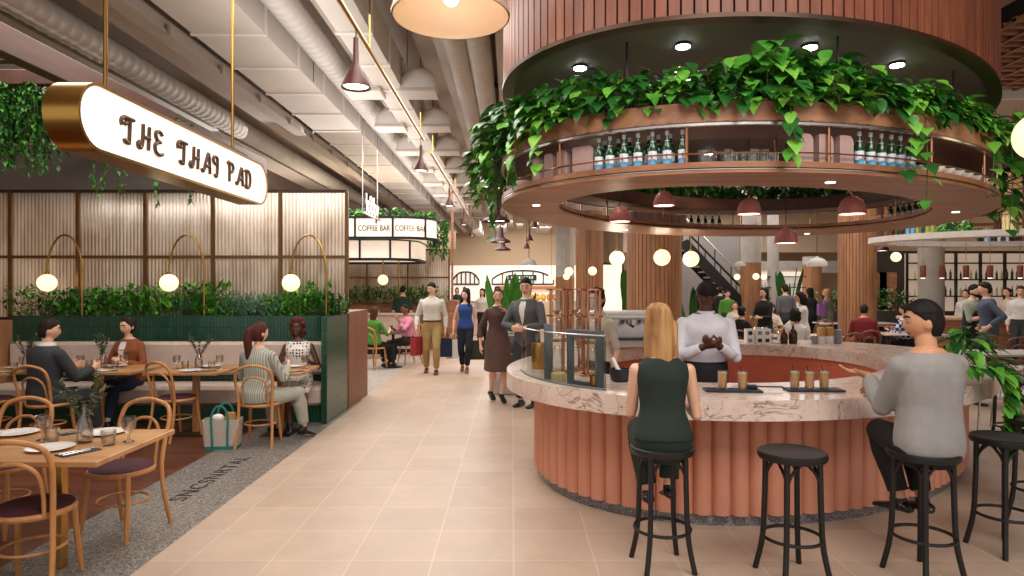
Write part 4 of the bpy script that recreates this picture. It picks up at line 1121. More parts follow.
# far side of the counter
def far(px, Y=8.78): return ((px - 512) / F * Y, Y, CT)
def carton(px, dz, m, label, grp):
    t = thing('coffee_carton', label, 'carton', (far(px)[0], far(px)[1], CT + dz), 0, grp)
    MB().cbox((0, 0, .05), (.10, .1, .10), None, .003).build('box', M['ceramic'], t)
    MB().cbox((0, -.051, .045), (.055, .002, .05), None).build('label_patch', m, t)
for i, px in enumerate((749, 758.5, 766)):
    carton(px, 0, M['slate'] if i else M['grey_cup'], 'lower white carton, %s from the barman, on the far counter' % words[i], 'white cartons on the far counter')
    carton(px, .10, M['grey_cup'] if i else M['slate'], 'upper white carton, %s from the barman, on the far counter' % words[i], 'white cartons on the far counter')
for i, px in enumerate((757, 764.5)):
    single('steel_tin', MB().lathe([(.045, 0), (.048, .01), (.048, .2), (.04, .21)], 20), M['steel'], 'tall steel tin behind the cartons, %s from the barman' % words[i], 'tin', 'steel tins behind the cartons', True, (far(px, 8.95)[0], 8.95, CT))
single('sugar_jar', MB().lathe([(.055, 0), (.06, .01), (.055, .11), (.035, .14), (.045, .16), (.03, .17)], 20), M['glassware'], 'squat clear jar between the cartons and the amber bottles', 'jar', None, True, far(776))
bo = None
for px, s, l in ((784, .9, 'shorter amber bottle on the far counter'), (793, 1.1, 'taller amber bottle on the far counter')):
    t = thing('amber_bottle', l, 'bottle', far(px), 0, 'amber bottles on the far counter', s)
    MB().lathe([(.045, 0), (.05, .01), (.05, .13), (.035, .16), (.016, .18), (.015, .22)], 20).build('body', M['amber'], t, True)
    MB().lathe([(.019, .215), (.019, .245), (.015, .25)], 14).build('cork', M['kraft'], t, True)
    MB().lathe([(.0505, .04), (.0505, .10)], 20, cap0=False, cap1=False).build('label', M['bronze_dark'], t, True)
single('metal_cup', MB().lathe([(.036, 0), (.04, .1), (.036, .1), (.03, .01)], 18), M['grey_cup'], 'grey metal cup beside the kraft canisters', 'cup', None, True, far(814))
for px, l in ((821, 'kraft canister with white band, first from the cup'), (829.5, 'kraft canister with white band, second from the cup')):
    t = thing('kraft_canister', l, 'canister', far(px), 0, 'kraft canisters on the far counter')
    MB().lathe([(.05, .0), (.052, .005), (.052, .1)], 20, cap1=False).build('band', M['ceramic'], t, True)
    MB().lathe([(.0525, .1), (.0525, .21), (.045, .222)], 20).build('upper', M['kraft'], t, True)
single('grey_canister', MB().lathe([(.045, 0), (.05, .01), (.05, .18), (.04, .19)], 18), M['grey_cup'], 'grey canister at the end of the far counter row', 'canister', None, True, far(838))
# ------------------------------------------------------------------ foliage
def pothos(name, label, group, seed, n=95, rad=.3, h=.26, leaf=.125, out=.22, strands=(), mats=None, wr=.72):
    """bushy trailing plant; local -Y points away from the planter, towards the open side"""
    rnd = random.Random(seed); mb = MB()
    for i in range(n):
        a = rnd.uniform(0, 2 * PI); e = rnd.uniform(.12, 1.25); rr = rad * rnd.uniform(.55, 1)
        p = Vector((math.cos(a) * math.cos(e) * rr, math.sin(a) * math.cos(e) * rr * .8 - out * .35, math.sin(e) * h * rnd.uniform(.6, 1.1) + .02))
        if p.y < -out * .6: p.z -= rnd.uniform(0, .06)
        d = Vector((math.cos(a) * .9 + rnd.uniform(-.5, .5), math.sin(a) * .9 - .35 + rnd.uniform(-.5, .5), rnd.uniform(-1.5, .15)))
        mb.mat(rnd.choice((0, 0, 1, 1, 2)))
        add_leaf(mb, p, d, leaf * rnd.uniform(.7, 1.15), wr, .18)
        if i % 3 == 0: mb.mat(3).tube([(p.x * .3, p.y * .3, 0), tuple(p)], .003, 4)
    for (sx, ln) in strands:
        path = smooth_path([(sx, -out * .5, .05), (sx, -out - .05, .03), (sx + .02, -out - .09, -ln * .35), (sx + rnd.uniform(-.05, .05), -out - .07, -ln)], 8)
        mb.mat(3).tube(path, .0035, 5)
        for q in path[5:]:
            for r_ in range(2 if ln < .5 else 1):
                d = Vector((rnd.uniform(-1, 1), rnd.uniform(-1, -.1), rnd.uniform(-1.2, -.1)))
                mb.mat(rnd.choice((0, 1, 2, 2))); add_leaf(mb, q, d, leaf * rnd.uniform(.75, 1.15), wr, .2)
    o = mb.build(name, mats or [M['leaf_a'], M['leaf_b'], M['leaf_c'], M['stem']], None, True, angle=60)
    return tag(o, label, 'plant', group)
def inst(o, loc, rz, label, group, s=1.0):
    c = o.copy(); COL.objects.link(c); c.location = loc; c.rotation_euler = (0, 0, rz); c.scale = (s, s, s) if not hasattr(s, '__len__') else s
    c['label'] = label
    if group: c['group'] = group
    return c
GR = 'trailing plants in the ring planter'
vars_ = [pothos('trailing_plant', 'x', GR, 11 + k, 125, .30, .36, .125, .12, st) for k, st in enumerate(((), (), (), ()))]
big = pothos('trailing_plant', 'tall pale green plant with large leaves rising at the middle of the ring planter', GR, 99, 70, .34, .50, .17, .14, (), [M['leaf_a'], M['leaf_a'], M['leaf_c'], M['stem']])
e_ = E_RO.near(768, -.16); big.location = (e_[0][0], e_[0][1], TZ1 - .05); big.rotation_euler = (0, 0, math.atan2(e_[1][1], e_[1][0]) + PI / 2)
longs = {785: (.38, 0), 912: (.55, 0), 975: (.36, 0), 640: (.12, 0), 524: (.34, 0)}
N = 44; used = set(); k = 0
ev = E_RO.even(N, -.2)
ev = sorted(ev, key=lambda e: e[0][1])
seen_lb = {}
for i, (p, q) in enumerate(ev):
    px = 512 + F * p[0] / p[1]; out_ang = math.atan2(q[1], q[0]) + PI / 2
    front = (q[0] * p[0] + q[1] * p[1]) < 0
    side = 'over the aisle end' if px < 590 else 'above the water bottles' if px < 690 else 'above the clear tumblers' if px < 780 else 'above the pale mauve slabs' if px < 860 else 'over the right end'
    lb = ('green trailing plants in the front of the ring planter ' + side) if front else 'shaded trailing plants on the far side of the ring planter'
    v = vars_[i % 4]
    s = 1.0 if front else .95
    if px < 600 and front: s = 1.15
    if 760 < px < 830 and front: s = 1.2
    if i < 4: o = v; o.location = (p[0], p[1], TZ1 - .05); o.rotation_euler = (0, 0, out_ang); o.scale = (s, s, s); o['label'] = lb
    else: o = inst(v, (p[0], p[1], TZ1 - .05), out_ang, lb, GR, s)
    o['group'] = GR + (' ' + side if front else ', far side')
# long trailing vines, each a thing of its own
for j, (px, ln, lb) in enumerate(((466, .55, 'long bright vine hanging at the aisle end of the ring planter'), (497, .78, 'long vine hanging beside the maroon brimmed pendants'), (524, .34, 'vine hanging in front of the first mauve slabs'), (546, .32, 'vine with one large leaf near the mauve slabs'), (782, .34, 'vine hanging in front of the middle pale mauve slab'), (897, .42, 'vine hanging in front of the right water bottles'), (909, .62, 'longest vine hanging below the ring at the right'), (975, .52, 'vine hanging over the white bowls'), (1010, .75, 'long vine at the right end of the ring planter'))):
    e = E_RO.near(max(506, min(px, 995)), -.02)
    rnd = random.Random(50 + j); mb = MB(); p, q = e
    path = smooth_path([(0, .1, .12), (0, -.05, .12), (.01, -.12, 0), (.03, -.13, -ln * .5), (rnd.uniform(-.05, .05), -.11, -ln)], 8)
    mb.mat(3).tube(path, .0035, 5)
    for m_, c in enumerate(path[5::1]):
        if m_ % 2 and m_ > 8: continue
        mb.mat(rnd.choice((0, 2, 2, 1))); add_leaf(mb, c, (rnd.uniform(-1, 1), rnd.uniform(-1, -.2), rnd.uniform(-1.3, -.2)), rnd.uniform(.10, .145), .75, .2)
    o = single('hanging_vine', mb, [M['leaf_a'], M['leaf_b'], M['leaf_c'], M['stem']], lb, 'plant', 'long vines hanging from the ring', True, (p[0], p[1], TZ1 - .04))
    o.rotation_euler = (0, 0, math.atan2(q[1], q[0]) + PI / 2)
# foliage bulging past both ends of the ring
v = vars_[1]
for x, y, z, s, rz, lb in ((-.10, 6.35, 2.80, 1.25, -1.4, 'dense plant bulging over the aisle end of the ring planter'), (-.14, 6.9, 2.62, 1.15, -1.5, 'lower dense plant drooping at the aisle end of the ring'), (-.02, 5.7, 2.92, 1.1, -1.1, 'upright dense plant at the aisle corner of the ring'), (5.35, 7.3, 2.85, 1.45, 1.4, 'dense plant bulging over the right end of the ring planter'), (5.55, 7.7, 2.55, 1.35, 1.4, 'lower dense plant drooping at the right end of the ring'), (4.75, 6.2, 2.9, 1.2, 1.0, 'dense plant over the right white bowls')):
    inst(v, (x, y, z), rz, lb, None, s)['group'] = 'dense plants at the ends of the ring'
# banquette planter shrubs
def shrub(name, label, seed, w, h, n, leaf, wr, mats, up=.3, cat='plant', group='shrubs in the banquette planter'):
    rnd = random.Random(seed); mb = MB()
    for i in range(n):
        p = Vector((rnd.gauss(0, w * .32), rnd.uniform(-.13, .13), abs(rnd.gauss(.5, .3)) * h)); p.x = max(-w * .55, min(w * .55, p.x)); p.z = min(p.z, h)
        d = Vector((rnd.uniform(-1, 1), rnd.uniform(-1, .6), rnd.uniform(-.4, 1) + up))
        mb.mat(rnd.choice((0, 0, 1))); add_leaf(mb, p, d, leaf * rnd.uniform(.6, 1.2), wr, .12)
        if i % 6 == 0: mb.mat(2).tube([(p.x * .4, 0, -.04), tuple(p)], .003, 4)
    return single(name, mb, mats + [M['stem']], label, cat, group, True)
la, lb_, lc = [M['leaf_a'], M['leaf_c']], [M['leaf_b'], M['leaf_a']], [M['leaf_c'], M['leaf_a']]
sh = [(38, .85, .36, 210, .07, .45, lb_, .1, 'dark bushy shrub at the left end of the banquette planter'), (68, .55, .30, 150, .07, .4, lb_, .1, 'low dark shrub beside the left arched lamp stem'),
      (100, .8, .30, 190, .11, .42, la, .2, 'broad-leaved shrub right of the left arched lamp'), (132, .75, .34, 190, .11, .42, la, .2, 'broad-leaved shrub left of the middle globe lamp'), (160, .6, .32, 170, .09, .42, lc, .2, 'pale green shrub under the middle globe lamp'),
      (186, .35, .28, 120, .09, .18, [M['grey_leaf'], M['leaf_b']], .6, 'grey-green feathery plant at the middle of the planter'), (206, .5, .36, 170, .12, .36, la, .4, 'upright fresh green shrub right of the middle arched lamp'), (228, .5, .2, 120, .08, .42, la, .1, 'low green shrub beside the upright fresh one'),
      (255, .65, .22, 260, .13, .10, [M['grey_leaf'], M['grey_leaf']], .9, 'grey-green grassy plant left of the right globe lamp'), (285, .5, .24, 150, .10, .42, lc, .1, 'yellow-green leafy shrub under the right globe lamp'), (308, .5, .38, 190, .10, .4, la, .4, 'tall leafy shrub by the right arched lamp stem'), (332, .35, .26, 130, .09, .4, lb_, .1, 'dark leafy shrub at the tiled end of the planter')]
for i, (px, w, h, n, lf, wr, ms, up, l) in enumerate(sh):
    o = shrub('planter_shrub', l, 70 + i, w * 1.1, h * 1.2, int(n * 1.7), lf * 1.15, wr, ms, up); o.location = ((px - 512) / F * 8.99, 8.99, 1.28)
# hanging vines on the pergola
def curtain(label, loc, w, ln, n, seed, leaf=.07, mats=None, group='vines hanging from the timber pergola'):
    rnd = random.Random(seed); mb = MB()
    for i in range(n):
        x = rnd.uniform(-w / 2, w / 2); y = rnd.uniform(-.18, .18); l = ln * rnd.uniform(.45, 1)
        path = [Vector((x + rnd.uniform(-.03, .03), y + rnd.uniform(-.02, .02), -l * t)) for t in (0, .2, .4, .6, .8, 1)]
        mb.mat(2).tube(path, .003, 4)
        for q in smooth_path(path, 4):
            for k in range(2):
                mb.mat(rnd.choice((0, 1))); add_leaf(mb, q, (rnd.uniform(-1, 1), rnd.uniform(-1, 1), rnd.uniform(-1.3, .1)), leaf * rnd.uniform(.7, 1.2), .55, .15)
    return single('hanging_vine', mb, (mats or [M['leaf_a'], M['leaf_b']]) + [M['stem']], label, 'plant', group, True, loc)
curtain('thick curtain of vines hanging from the pergola left of the sign', (-5.15, 7.0, 3.87), .75, .95, 46, 5)
curtain('vines at the frame edge of the timber pergola', (-5.75, 7.2, 3.87), .5, .7, 26, 6)
curtain('short vine sprigs dangling below the brass end of the sign', (-4.45, 7.3, 3.82), .45, 1.15, 9, 8)
curtain('two thin vine tips dangling behind the sign', (-4.0, 7.8, 3.7), .35, 1.1, 4, 9)
# plant beside the man in grey
o = pothos('potted_pothos', 'leafy trailing plant in a pot on the counter behind the man in grey', None, 33, 75, .26, .30, .13, .2, ((-.12, .35), (0, .5), (.12, .55), (.2, .4)), wr=.55)
o.location = (3.55, 5.20, CT + .10); o.rotation_euler = (0, 0, .9); o.scale = (1.15, 1.15, 1.15)
single('plant_pot', MB().lathe([(.09, 0), (.12, .17), (.125, .19), (.11, .19), (.1, .15)], 24), M['grey_cup'], 'grey pot holding the trailing plant on the counter', 'pot', None, True, (3.53, 5.29, CT))
# tall paddle-leaved plants
def banana(label, loc, h, n, seed, mats):
    rnd = random.Random(seed); mb = MB()
    for i in range(n):
        a = rnd.uniform(0, 2 * PI); sp = rnd.uniform(.05, .24) * h
        base = Vector((math.cos(a) * .04, math.sin(a) * .04, .05)); tip = Vector((math.cos(a) * sp, math.sin(a) * sp, h * rnd.uniform(.75, 1.0)))
        mid = base.lerp(tip, .45) + Vector((0, 0, h * .05)); st = base.lerp(mid, .9)
        mb.mat(1).tube([base, st], .014, 6)
        d = (tip - st); L = d.length; s = d.cross(Vector((-math.sin(a), math.cos(a), .2))).normalized(); s = Vector((-math.sin(a) * .8 + .6, math.cos(a) * .8, 0)).normalized(); w = L * .10
        nn = s.cross(d.normalized()); rows = []
        for t, ww in ((0, .12), (.15, .75), (.4, 1), (.65, .95), (.87, .62), (1, .06)):
            c = st + d * t + Vector((0, 0, -.10 * L * t * t)); rows.append((c + s * w * ww + nn * .02, c, c - s * w * ww + nn * .02))
        vs = [p for r in rows for p in r]; fs = []
        for k in range(5):
            b = k * 3; fs += [(b, b + 1, b + 4, b + 3), (b + 1, b + 2, b + 5, b + 4)]
        mb.mat(0).add(vs, fs)
    t = thing('paddle_leaf_plant', label, 'plant', loc, 0, None)
    mb.build('foliage', [mats, M['stem']], t, True)
    MB().lathe([(.15, 0), (.2, .38), (.21, .4), (.18, .4), (.17, .34)], 20).build('pot', M['concrete'], t, True)
    return t
banana('tall paddle-leaved plant behind the brown-dress woman', (-.04, 11.2, 0), 2.1, 13, 3, M['leaf_a'])
banana('paddle-leaved plant between the timber columns behind the espresso machine', (2.55, 13.4, 0), 2.3, 12, 4, M['leaf_b'])
banana('paddle-leaved plant behind the standing diners', (8.7, 20.6, 0), 2.5, 9, 5, M['leaf_b'])
banana('green plant left of the barman\'s head', (3.95, 14.0, 0), 2.0, 9, 6, M['leaf_b'])
# ------------------------------------------------------------------ timber columns and concrete column
def column(px, Y, r, z1, label, top=None):
    x = (px - 512) / F * Y; t = thing('timber_column', label, 'column', (x, Y, 0), 0, 'slatted timber columns')
    n = max(20, int(2 * PI * r / .075)); rings = []
    for k in range(n):
        for o, f in ((0, .06), (0, .86), (-.02, .90), (-.02, .99)):
            a = 2 * PI * (k + f) / n; rings.append([((r + o) * math.cos(a), (r + o) * math.sin(a), z) for z in (0, z1)])
    vs = [p for q in rings for p in q]; m = len(rings)
    MB().add(vs, [(2 * i, 2 * ((i + 1) % m), 2 * ((i + 1) % m) + 1, 2 * i + 1) for i in range(m)]).build('slats', M['column_wood'], t)
    if top: MB().lathe([(r * .98, z1), (r * .98, top)], 24).build('concrete_head', M['concrete'], t, True)
    return t
column(654, 11.6, .48, 3.9, 'wide slatted timber column directly behind the blond woman')
column(857, 16.5, .44, 4.2, 'slatted timber column above the man in red', 5.3)
column(589.5, 17.5, .37, 3.75, 'slatted timber column behind the copper drip towers', 5.3)
column(750.5, 22, .35, 2.55, 'slatted timber column right of the staircase, with concrete head', 5.3)
column(565, 24, .35, 2.1, 'farthest slatted timber column, beside the grey-suited man, with concrete head', 5.3)
column(812, 25, .35, 2.6, 'dark slatted timber column behind the standing diners', 2.9)
t = thing('concrete_column', 'round grey concrete column behind the second bar', 'column', ((931 - 512) / F * 16.8, 16.8, 0))
MB().lathe([(.30, 0), (.30, 3.6), (.34, 3.7), (.34, CZ)], 28).build('shaft', M['concrete'], t, True)
t = thing('concrete_column', 'pale round column behind the lowest pink pendant', 'column', ((773 - 512) / F * 24, 24, 0))
MB().lathe([(.2, 0), (.2, CZ)], 20).build('shaft', M['concrete'], t, True)

# ------------------------------------------------------------------ globe pendants
def globe(px, py, Y, rp, label, top=None, m=None):
    r = rp * Y / F; z = EYE + (288 - py) * Y / F
    t = thing('globe_pendant', label, 'pendant lamp', ((px - 512) / F * Y, Y, z), 0, 'glowing globe pendants')
    MB().ball((0, 0, 0), r, 24, 16).build('globe', m or M['glow'], t, True)
    MB().lathe([(r * .28, r * .93), (r * .24, r * 1.15), (.006, r * 1.2)], 12).build('socket', M['brass'], t, True)
    MB().tube([(0, 0, r * 1.1), (0, 0, (top or CZ) - z)], .006, 6).build('suspension_rod', M['brass'], t)
for a in ((617, 258.5, 9.7, 7.6, 'globe pendant left of the wide timber column'), (662, 257.5, 9.3, 8.2, 'globe pendant in front of the wide timber column'), (691, 259, 9.6, 7.9, 'globe pendant right of the wide timber column'), (592.5, 271, 15, 4.3, 'small globe pendant in front of the slim timber column'), (569, 271.5, 16, 4.3, 'small globe pendant, upper of the close pair by the far timber column'), (566.5, 276.5, 18, 3.3, 'small globe pendant, lower of the close pair by the far timber column'), (551.5, 277, 19, 3.2, 'small globe pendant nearest the grey-suited man'), (608, 272, 19, 3.2, 'small dim globe pendant right of the copper towers'),
          (756, 276.5, 19.5, 3.2, 'small globe pendant on the timber column by the staircase'), (764, 277, 19.5, 2.9, 'small globe pendant right of the staircase column'), (737, 277, 21, 3.0, 'small globe pendant behind the staircase'), (896, 257, 14.5, 4.8, 'globe pendant left of the second bar'), (1041, 136, 4.9, 24, 'large pale globe pendant cut by the right edge of the view')): globe(*a)
# grey dome lamps and conical lamps far right
def dome(px, py, Y, w, m, label):
    z = EYE + (288 - py) * Y / F; s = w * Y / F
    t = thing('dome_pendant', label, 'pendant lamp', ((px - 512) / F * Y, Y, z), 0, 'grey dome pendants at the back')
    MB().lathe([(.5 * s, 0), (.5 * s, .03 * s), (.46 * s, .2 * s), (.3 * s, .36 * s), (.08 * s, .42 * s), (.04 * s, .5 * s)], 24, cap0=False).build('lamp_shade', m, t, True)
    MB().lathe([(.42 * s, .03 * s), (.4 * s, .05 * s)], 16).build('bulb', M['glow_white'], t)
    MB().tube([(0, 0, .45 * s), (0, 0, CZ - z)], .008, 6).build('cord', M['black_metal'], t)
dome(817, 266, 15.0, 20, M['concrete'], 'grey dome pendant right of the lowest pink pendant')
dome(740, 266, 20, 11, M['concrete'], 'grey dome pendant by the staircase top')
dome(529, 265, 16, 15, M['concrete'], 'grey dome pendant above the grey-suited man')
dome(882, 251, 15.5, 13, M['maroon_lamp'], 'dark red dome pendant beside the right timber column')

# ------------------------------------------------------------------ staircase behind the barman
t = thing('staircase', 'steep open staircase behind the barman', 'staircase', (6.75, 22.5, 0))
for sx in (-.55, .55):
    MB().add([(x + dx, sx + dy, z + dz) for dy in (-.04, .04) for x, z, dx, dz in ((-1.15, 3.2, 0, 0), (-1.15, 3.2, .32, .15), (1.55, .35, .32, .15), (1.55, .35, 0, 0))], [(0, 1, 2, 3), (7, 6, 5, 4), (0, 4, 5, 1), (1, 5, 6, 2), (2, 6, 7, 3), (3, 7, 4, 0)]).build('stringer', M['black_metal'], t)
    MB().tube([(-1.0, sx, 4.15), (1.75, sx, 1.35)], .04, 8).build('handrail', M['steel'] if sx < 0 else M['black_metal'], t, True)
    for k in range(6):
        u = k / 5; MB().tube([(-1.0 + 2.75 * u, sx, 4.15 - 2.8 * u), (-1.0 + 2.75 * u, sx, 3.3 - 2.8 * u)], .02, 6).build('baluster', M['black_metal'], t)
for k in range(15):
    u = (k + .5) / 15; MB().cbox((-1.0 + 2.7 * u, 0, 3.3 - 2.85 * u), (.3, 1.05, .05)).build('tread', M['concrete'], t)

# ------------------------------------------------------------------ coffee bar kiosk beyond the banquette
ks = thing('coffee_bar_sign', 'two-tier glowing kiosk canopy with black frame and foliage on top', 'sign canopy', (-4.2, 15.0, 0))
def rrect(xl, xr, yf, yb, r, n=12):
    o = []
    for cx, cy, a0 in ((xr - r, yf + r, -90), (xr - r, yb - r, 0), (xl + r, yb - r, 90), (xl + r, yf + r, 180)):
        for k in range(n + 1):
            a = math.radians(a0 + 90 * k / n); o.append((cx + r * math.cos(a), cy + r * math.sin(a)))
    return o
for nm, z0, z1, xr, yf, hz in (('upper', 2.86, 3.33, 2.38, 0, .05), ('lower', 2.38, 2.84, 1.92, .3, .05)):
    o = rrect(-2.6, xr, yf, yf + 2.6, .8)
    MB().rings([[(x, y, z0) for x, y in o], [(x, y, z1) for x, y in o]], False, False).build(nm + '_panels', M['kiosk_panel'], ks, True)
    oo = rrect(-2.62, xr + .02, yf - .02, yf + 2.62, .82); oi = rrect(-2.5, xr - .1, yf + .1, yf + 2.5, .7)
    for zz, hh in ((z0 - .03, .06), (z1 - .02, .05)):
        MB().rings([[(x, y, zz) for x, y in oo], [(x, y, zz + hh) for x, y in oo], [(x, y, zz + hh) for x, y in oi], [(x, y, zz) for x, y in oi]], closed=True).build('frame_band', M['black_metal'], ks)
    if nm == 'upper':
        MB().add([(x, y, z0 - .01) for x, y in o], [tuple(range(len(o)))]).build('underside', M['kiosk_panel'], ks)
    for x in ((-.4, .58, 1.45, 2.17) if nm == 'upper' else (-.4, .62, 1.33, 1.75)):
        dx = max(0, x - (xr - .8)); yy = yf - .01 + .8 - math.sqrt(.64 - dx * dx)
        MB().box(x - .022, x + .022, yy - .02, yy + .02, z0, z1).build('mullion', M['black_metal'], ks)
for x, y_, rz_ in ((1.02, -.012, 0), (1.86, .055, .36)):
    text_mesh('lettering', 'COFFEE BAR', .185, M['bronze_dark'], ks, (x, y_, 3.02), (PI / 2, 0, rz_), .004, .72)
for i in range(9):
    x = -1.0 + i * .42; yy = 15.1 if i < 7 else 15.25 + (i - 6) * .35
    inst(vars_[(0, 2, 3)[i % 3]], (-4.2 + min(x, 2.2), yy + .12, 3.3), 0 if i < 7 else .9, 'green trailing plants on top of the glowing kiosk canopy', 'plants on the kiosk canopy', (1.0, .7, .75))
curtain('vine spilling over the aisle end of the kiosk canopy', (-1.82, 15.9, 3.35), .5, 1.0, 16, 21, .09, None, None)
# hanging letter sign behind the kiosk
hs = thing('hanging_letter_sign', 'small grey hanging letter sign above the kiosk foliage', 'sign', (-2.6, 11.35, 3.05), 0)
MB().box(-.02, .02, .0, 1.45, -.04, -.01).build('spine', M['steel'], hs)
text_mesh('lettering', 'lobby', .5, M['steel'], hs, (0, .72, .0), (PI / 2, 0, PI / 2), .015, 1.0)
for y in (.1, 1.35): MB().tube([(-.03, y, -.02), (-.03, y, CZ - 3.05)], .008, 6).build('suspension_rod', M['steel'], hs)
# coffee bar screen, planter, counter
screen([-8.0, -6.7, -5.4, -4.1, -2.95, -1.78], 18.4, 1.25, 2.78, 2.0, 'reeded glass screen behind the coffee bar counter')
struct('wall_cafe_planter', MB().box(-8.1, -1.75, 18.1, 18.7, 0, 1.3), M['trough_wood'])
struct('wall_cafe_header', MB().box(-8.1, -1.6, 18.3, 18.5, 2.8, 3.3), M['beige_wall'])
struct('wall_cafe_post', MB().box(-1.75, -1.5, 17.8, 18.6, 0, 1.36).box(-1.71, -1.65, 18.25, 18.31, 1.3, CZ), M['trough_wood'])
for i, px in enumerate((352, 366, 380, 396, 410, 420, 428)):
    o = shrub('planter_shrub', 'leafy shrubs in the timber planter of the coffee bar', 170 + i, 1.0 if i > 2 else .75, .42, 120, .13, .42, la if i % 2 else lb_, .2, 'plant', 'shrubs of the coffee bar planter'); o.location = ((px - 512) / F * 18.0, 18.0, 1.28)
cc = thing('coffee_counter', 'pale topped counter of the coffee bar', 'counter', (-3.3, 17.0, 0))
MB().box(-1.7, .85, -.3, .3, 0, 1.0).build('front', M['banquette'], cc); MB().cbox((-.42, 0, 1.025), (2.75, .72, .05), None, .01).build('worktop', M['marble'], cc); MB().box(-1.72, .87, -.32, .32, 0, .14).build('kick_plate', M['dark_back'], cc)
t = thing('arched_globe_lamp', 'arched globe lamp of the coffee bar with brass stems', 'lamp', ((383 - 512) / F * 17.6 + .42, 17.6, 1.3))
MB().tube([(0, 0, 0), (0, 0, 1.15)] + [(-.21 + .21 * math.cos(math.radians(a)), 0, 1.15 + .4 * math.sin(math.radians(a))) for a in range(10, 181, 10)] + [(-.42, 0, .75)], .02, 8).build('arched_stem', M['brass'], t, True)
MB().ball((-.42, 0, .62), .14, 20, 14).build('globe', M['glow'], t, True)
tc = thing('cafe_table', 'small dark table between the two coffee bar guests', 'table', (-2.55, 13.95, 0))
MB().lathe([(.3, .72), (.32, .735), (.3, .75)], 28).build('table_top', M['bronze_dark'], tc, True); MB().lathe([(.03, .02), (.03, .72)], 12).build('leg', M['black_metal'], tc, True); MB().lathe([(.2, 0), (.2, .015), (.04, .03)], 20).build('base_plate', M['black_metal'], tc, True)
chair(-2.88, 13.65, -.45, 'bentwood chair under the woman in the green top', 'chairs of the coffee bar')
chair(-2.32, 14.6, 2.2, 'bentwood chair under the man in the pink shirt', 'chairs of the coffee bar')
# ------------------------------------------------------------------ shop front at the end of the aisle
sf = thing('market_shop_front', 'bright white shop front with black arched frames at the aisle end', 'shop front', (.2, 34.6, 0))
MB().box(-3.8, 3.4, 0, .15, 1.0, 2.9).build('back_panel', emis('shop_white', '#fff1e2', .55), sf)
for x0, x1, zt in ((-3.35, -1.95, 2.55), (-1.25, 2.0, 2.62)):
    b = MB(); n = 14
    for k in range(n):
        a0, a1 = k / n, (k + 1) / n; zz = lambda a: zt - .45 * abs(2 * a - 1) ** 3
        b.tube([(x0 + (x1 - x0) * a0, -.06, zz(a0)), (x0 + (x1 - x0) * a1, -.06, zz(a1))], .045, 6)
    m_ = 6
    for k in range(m_ + 1):
        a = k / m_; b.box(x0 + (x1 - x0) * a - .03, x0 + (x1 - x0) * a + .03, -.1, -.03, 1.9, zt - .45 * abs(2 * a - 1) ** 3)
    b.box(x0, x1, -.1, -.03, 1.86, 1.94); b.build('arched_frame', M['black_metal'], sf)
MB().box(-.4, 1.1, -.2, -.1, 2.1, 2.4).build('name_board', M['green_tile'], sf)
b = MB()
for k in range(9): b.box(-.25 + k * .135, -.17 + k * .135, -.215, -.205, 2.18, 2.32)
b.build('pale_lettering', M['ceramic'], sf)
MB().box(-1.0, 2.4, -.3, -.05, 1.62, 1.8).build('awning', pm('awning_orange', '#c9803f', '#d8955a', rough=.7), sf)
MB().box(-3.7, 3.3, -1.6, -.9, 0, .95).build('counter_front', M['beige_wall'], sf)
MB().box(-1.4, 2.8, -1.55, -.95, .95, 1.05).build('counter_top', M['marble'], sf)
rnd = random.Random(3)
for i in range(26):
    c = rnd.choice(('lemon', 'orange')); m = pm('lemon_skin', '#d9a92f', '#e6bf4d', rough=.6) if c == 'lemon' else pm('orange_skin', '#cf7a28', '#dc8f40', rough=.6)
    row_, kk = divmod(i, 13)
    single(c, MB().ball((0, 0, 0), .13, 12, 8, (1.15 if c == 'lemon' else 1, 1, 1)), m, 'piled %ss on the counter of the bright shop front' % c, 'fruit', 'fruit on the shop counter', True, (-1.1 + kk * .3, 33.2 + row_ * .22, 1.18 + row_ * .09))

# ------------------------------------------------------------------ second bar on the right
E_B2 = Ellipse(11.3, 13.6, 3.5, 2.1, -10)
b2 = thing('hanging_shelf_ring', 'white hanging oval shelf of the second bar at the right', 'hanging shelf', (11.3, 13.6, 2.62))
def at_b2(o): o.parent = b2; o.location = (-11.3, -13.6, -2.62); return o
at_b2(annulus(MB(), E_B2, E_B2, 2.68, 2.80, 120, 0, -.38).build('shelf', pm('b2_white', '#c9c2bc', '#d4cdc7', rough=.5), None, True, angle=30))
for (p, q) in E_B2.even(9, -.25): at_b2(MB().tube([(p[0], p[1], 2.8), (p[0], p[1], CZ)], .03, 8).build('suspension_post', M['slat_red'], None))
at_b2(annulus(MB(), E_B2, E_B2, 3.2, 3.26, 120, -.02, -.08).build('upper_rail', M['slat_red'], None, True))
kinds = [M['bottle_green'], M['amber'], M['cheese'], M['label_blue'], M['black_metal'], pm('yellow_green', '#9aa03a', '#adb34a', rough=.3), M['label_white']]
protos = []
for k, m in enumerate(kinds):
    protos.append((MB().lathe([(.034, 0), (.036, .01), (.036, .2), (.014, .26), (.013, .32), (.015, .33)], 10), m))
made = {}
def b2_bottle(px, k, far_, Eo=None):
    r = E_B2.near(px, -.15 if not far_ else -.2, far_)
    if r is None: return
    lb = 'bottles on the near edge of the white oval shelf' if not far_ else 'bottles on the far edge of the white oval shelf'
    if k in made: o = made[k].copy(); COL.objects.link(o)
    else: o = protos[k][0].build('bottle', protos[k][1], None, True); made[k] = o
    cn = ['green', 'amber', 'pale yellow', 'blue', 'dark', 'yellow-green', 'white'][k]
    tag(o, cn + ' ' + lb, 'bottle', 'bottles on the white oval shelf'); o.location = (r[0][0], r[0][1], 2.8)
rnd = random.Random(12)
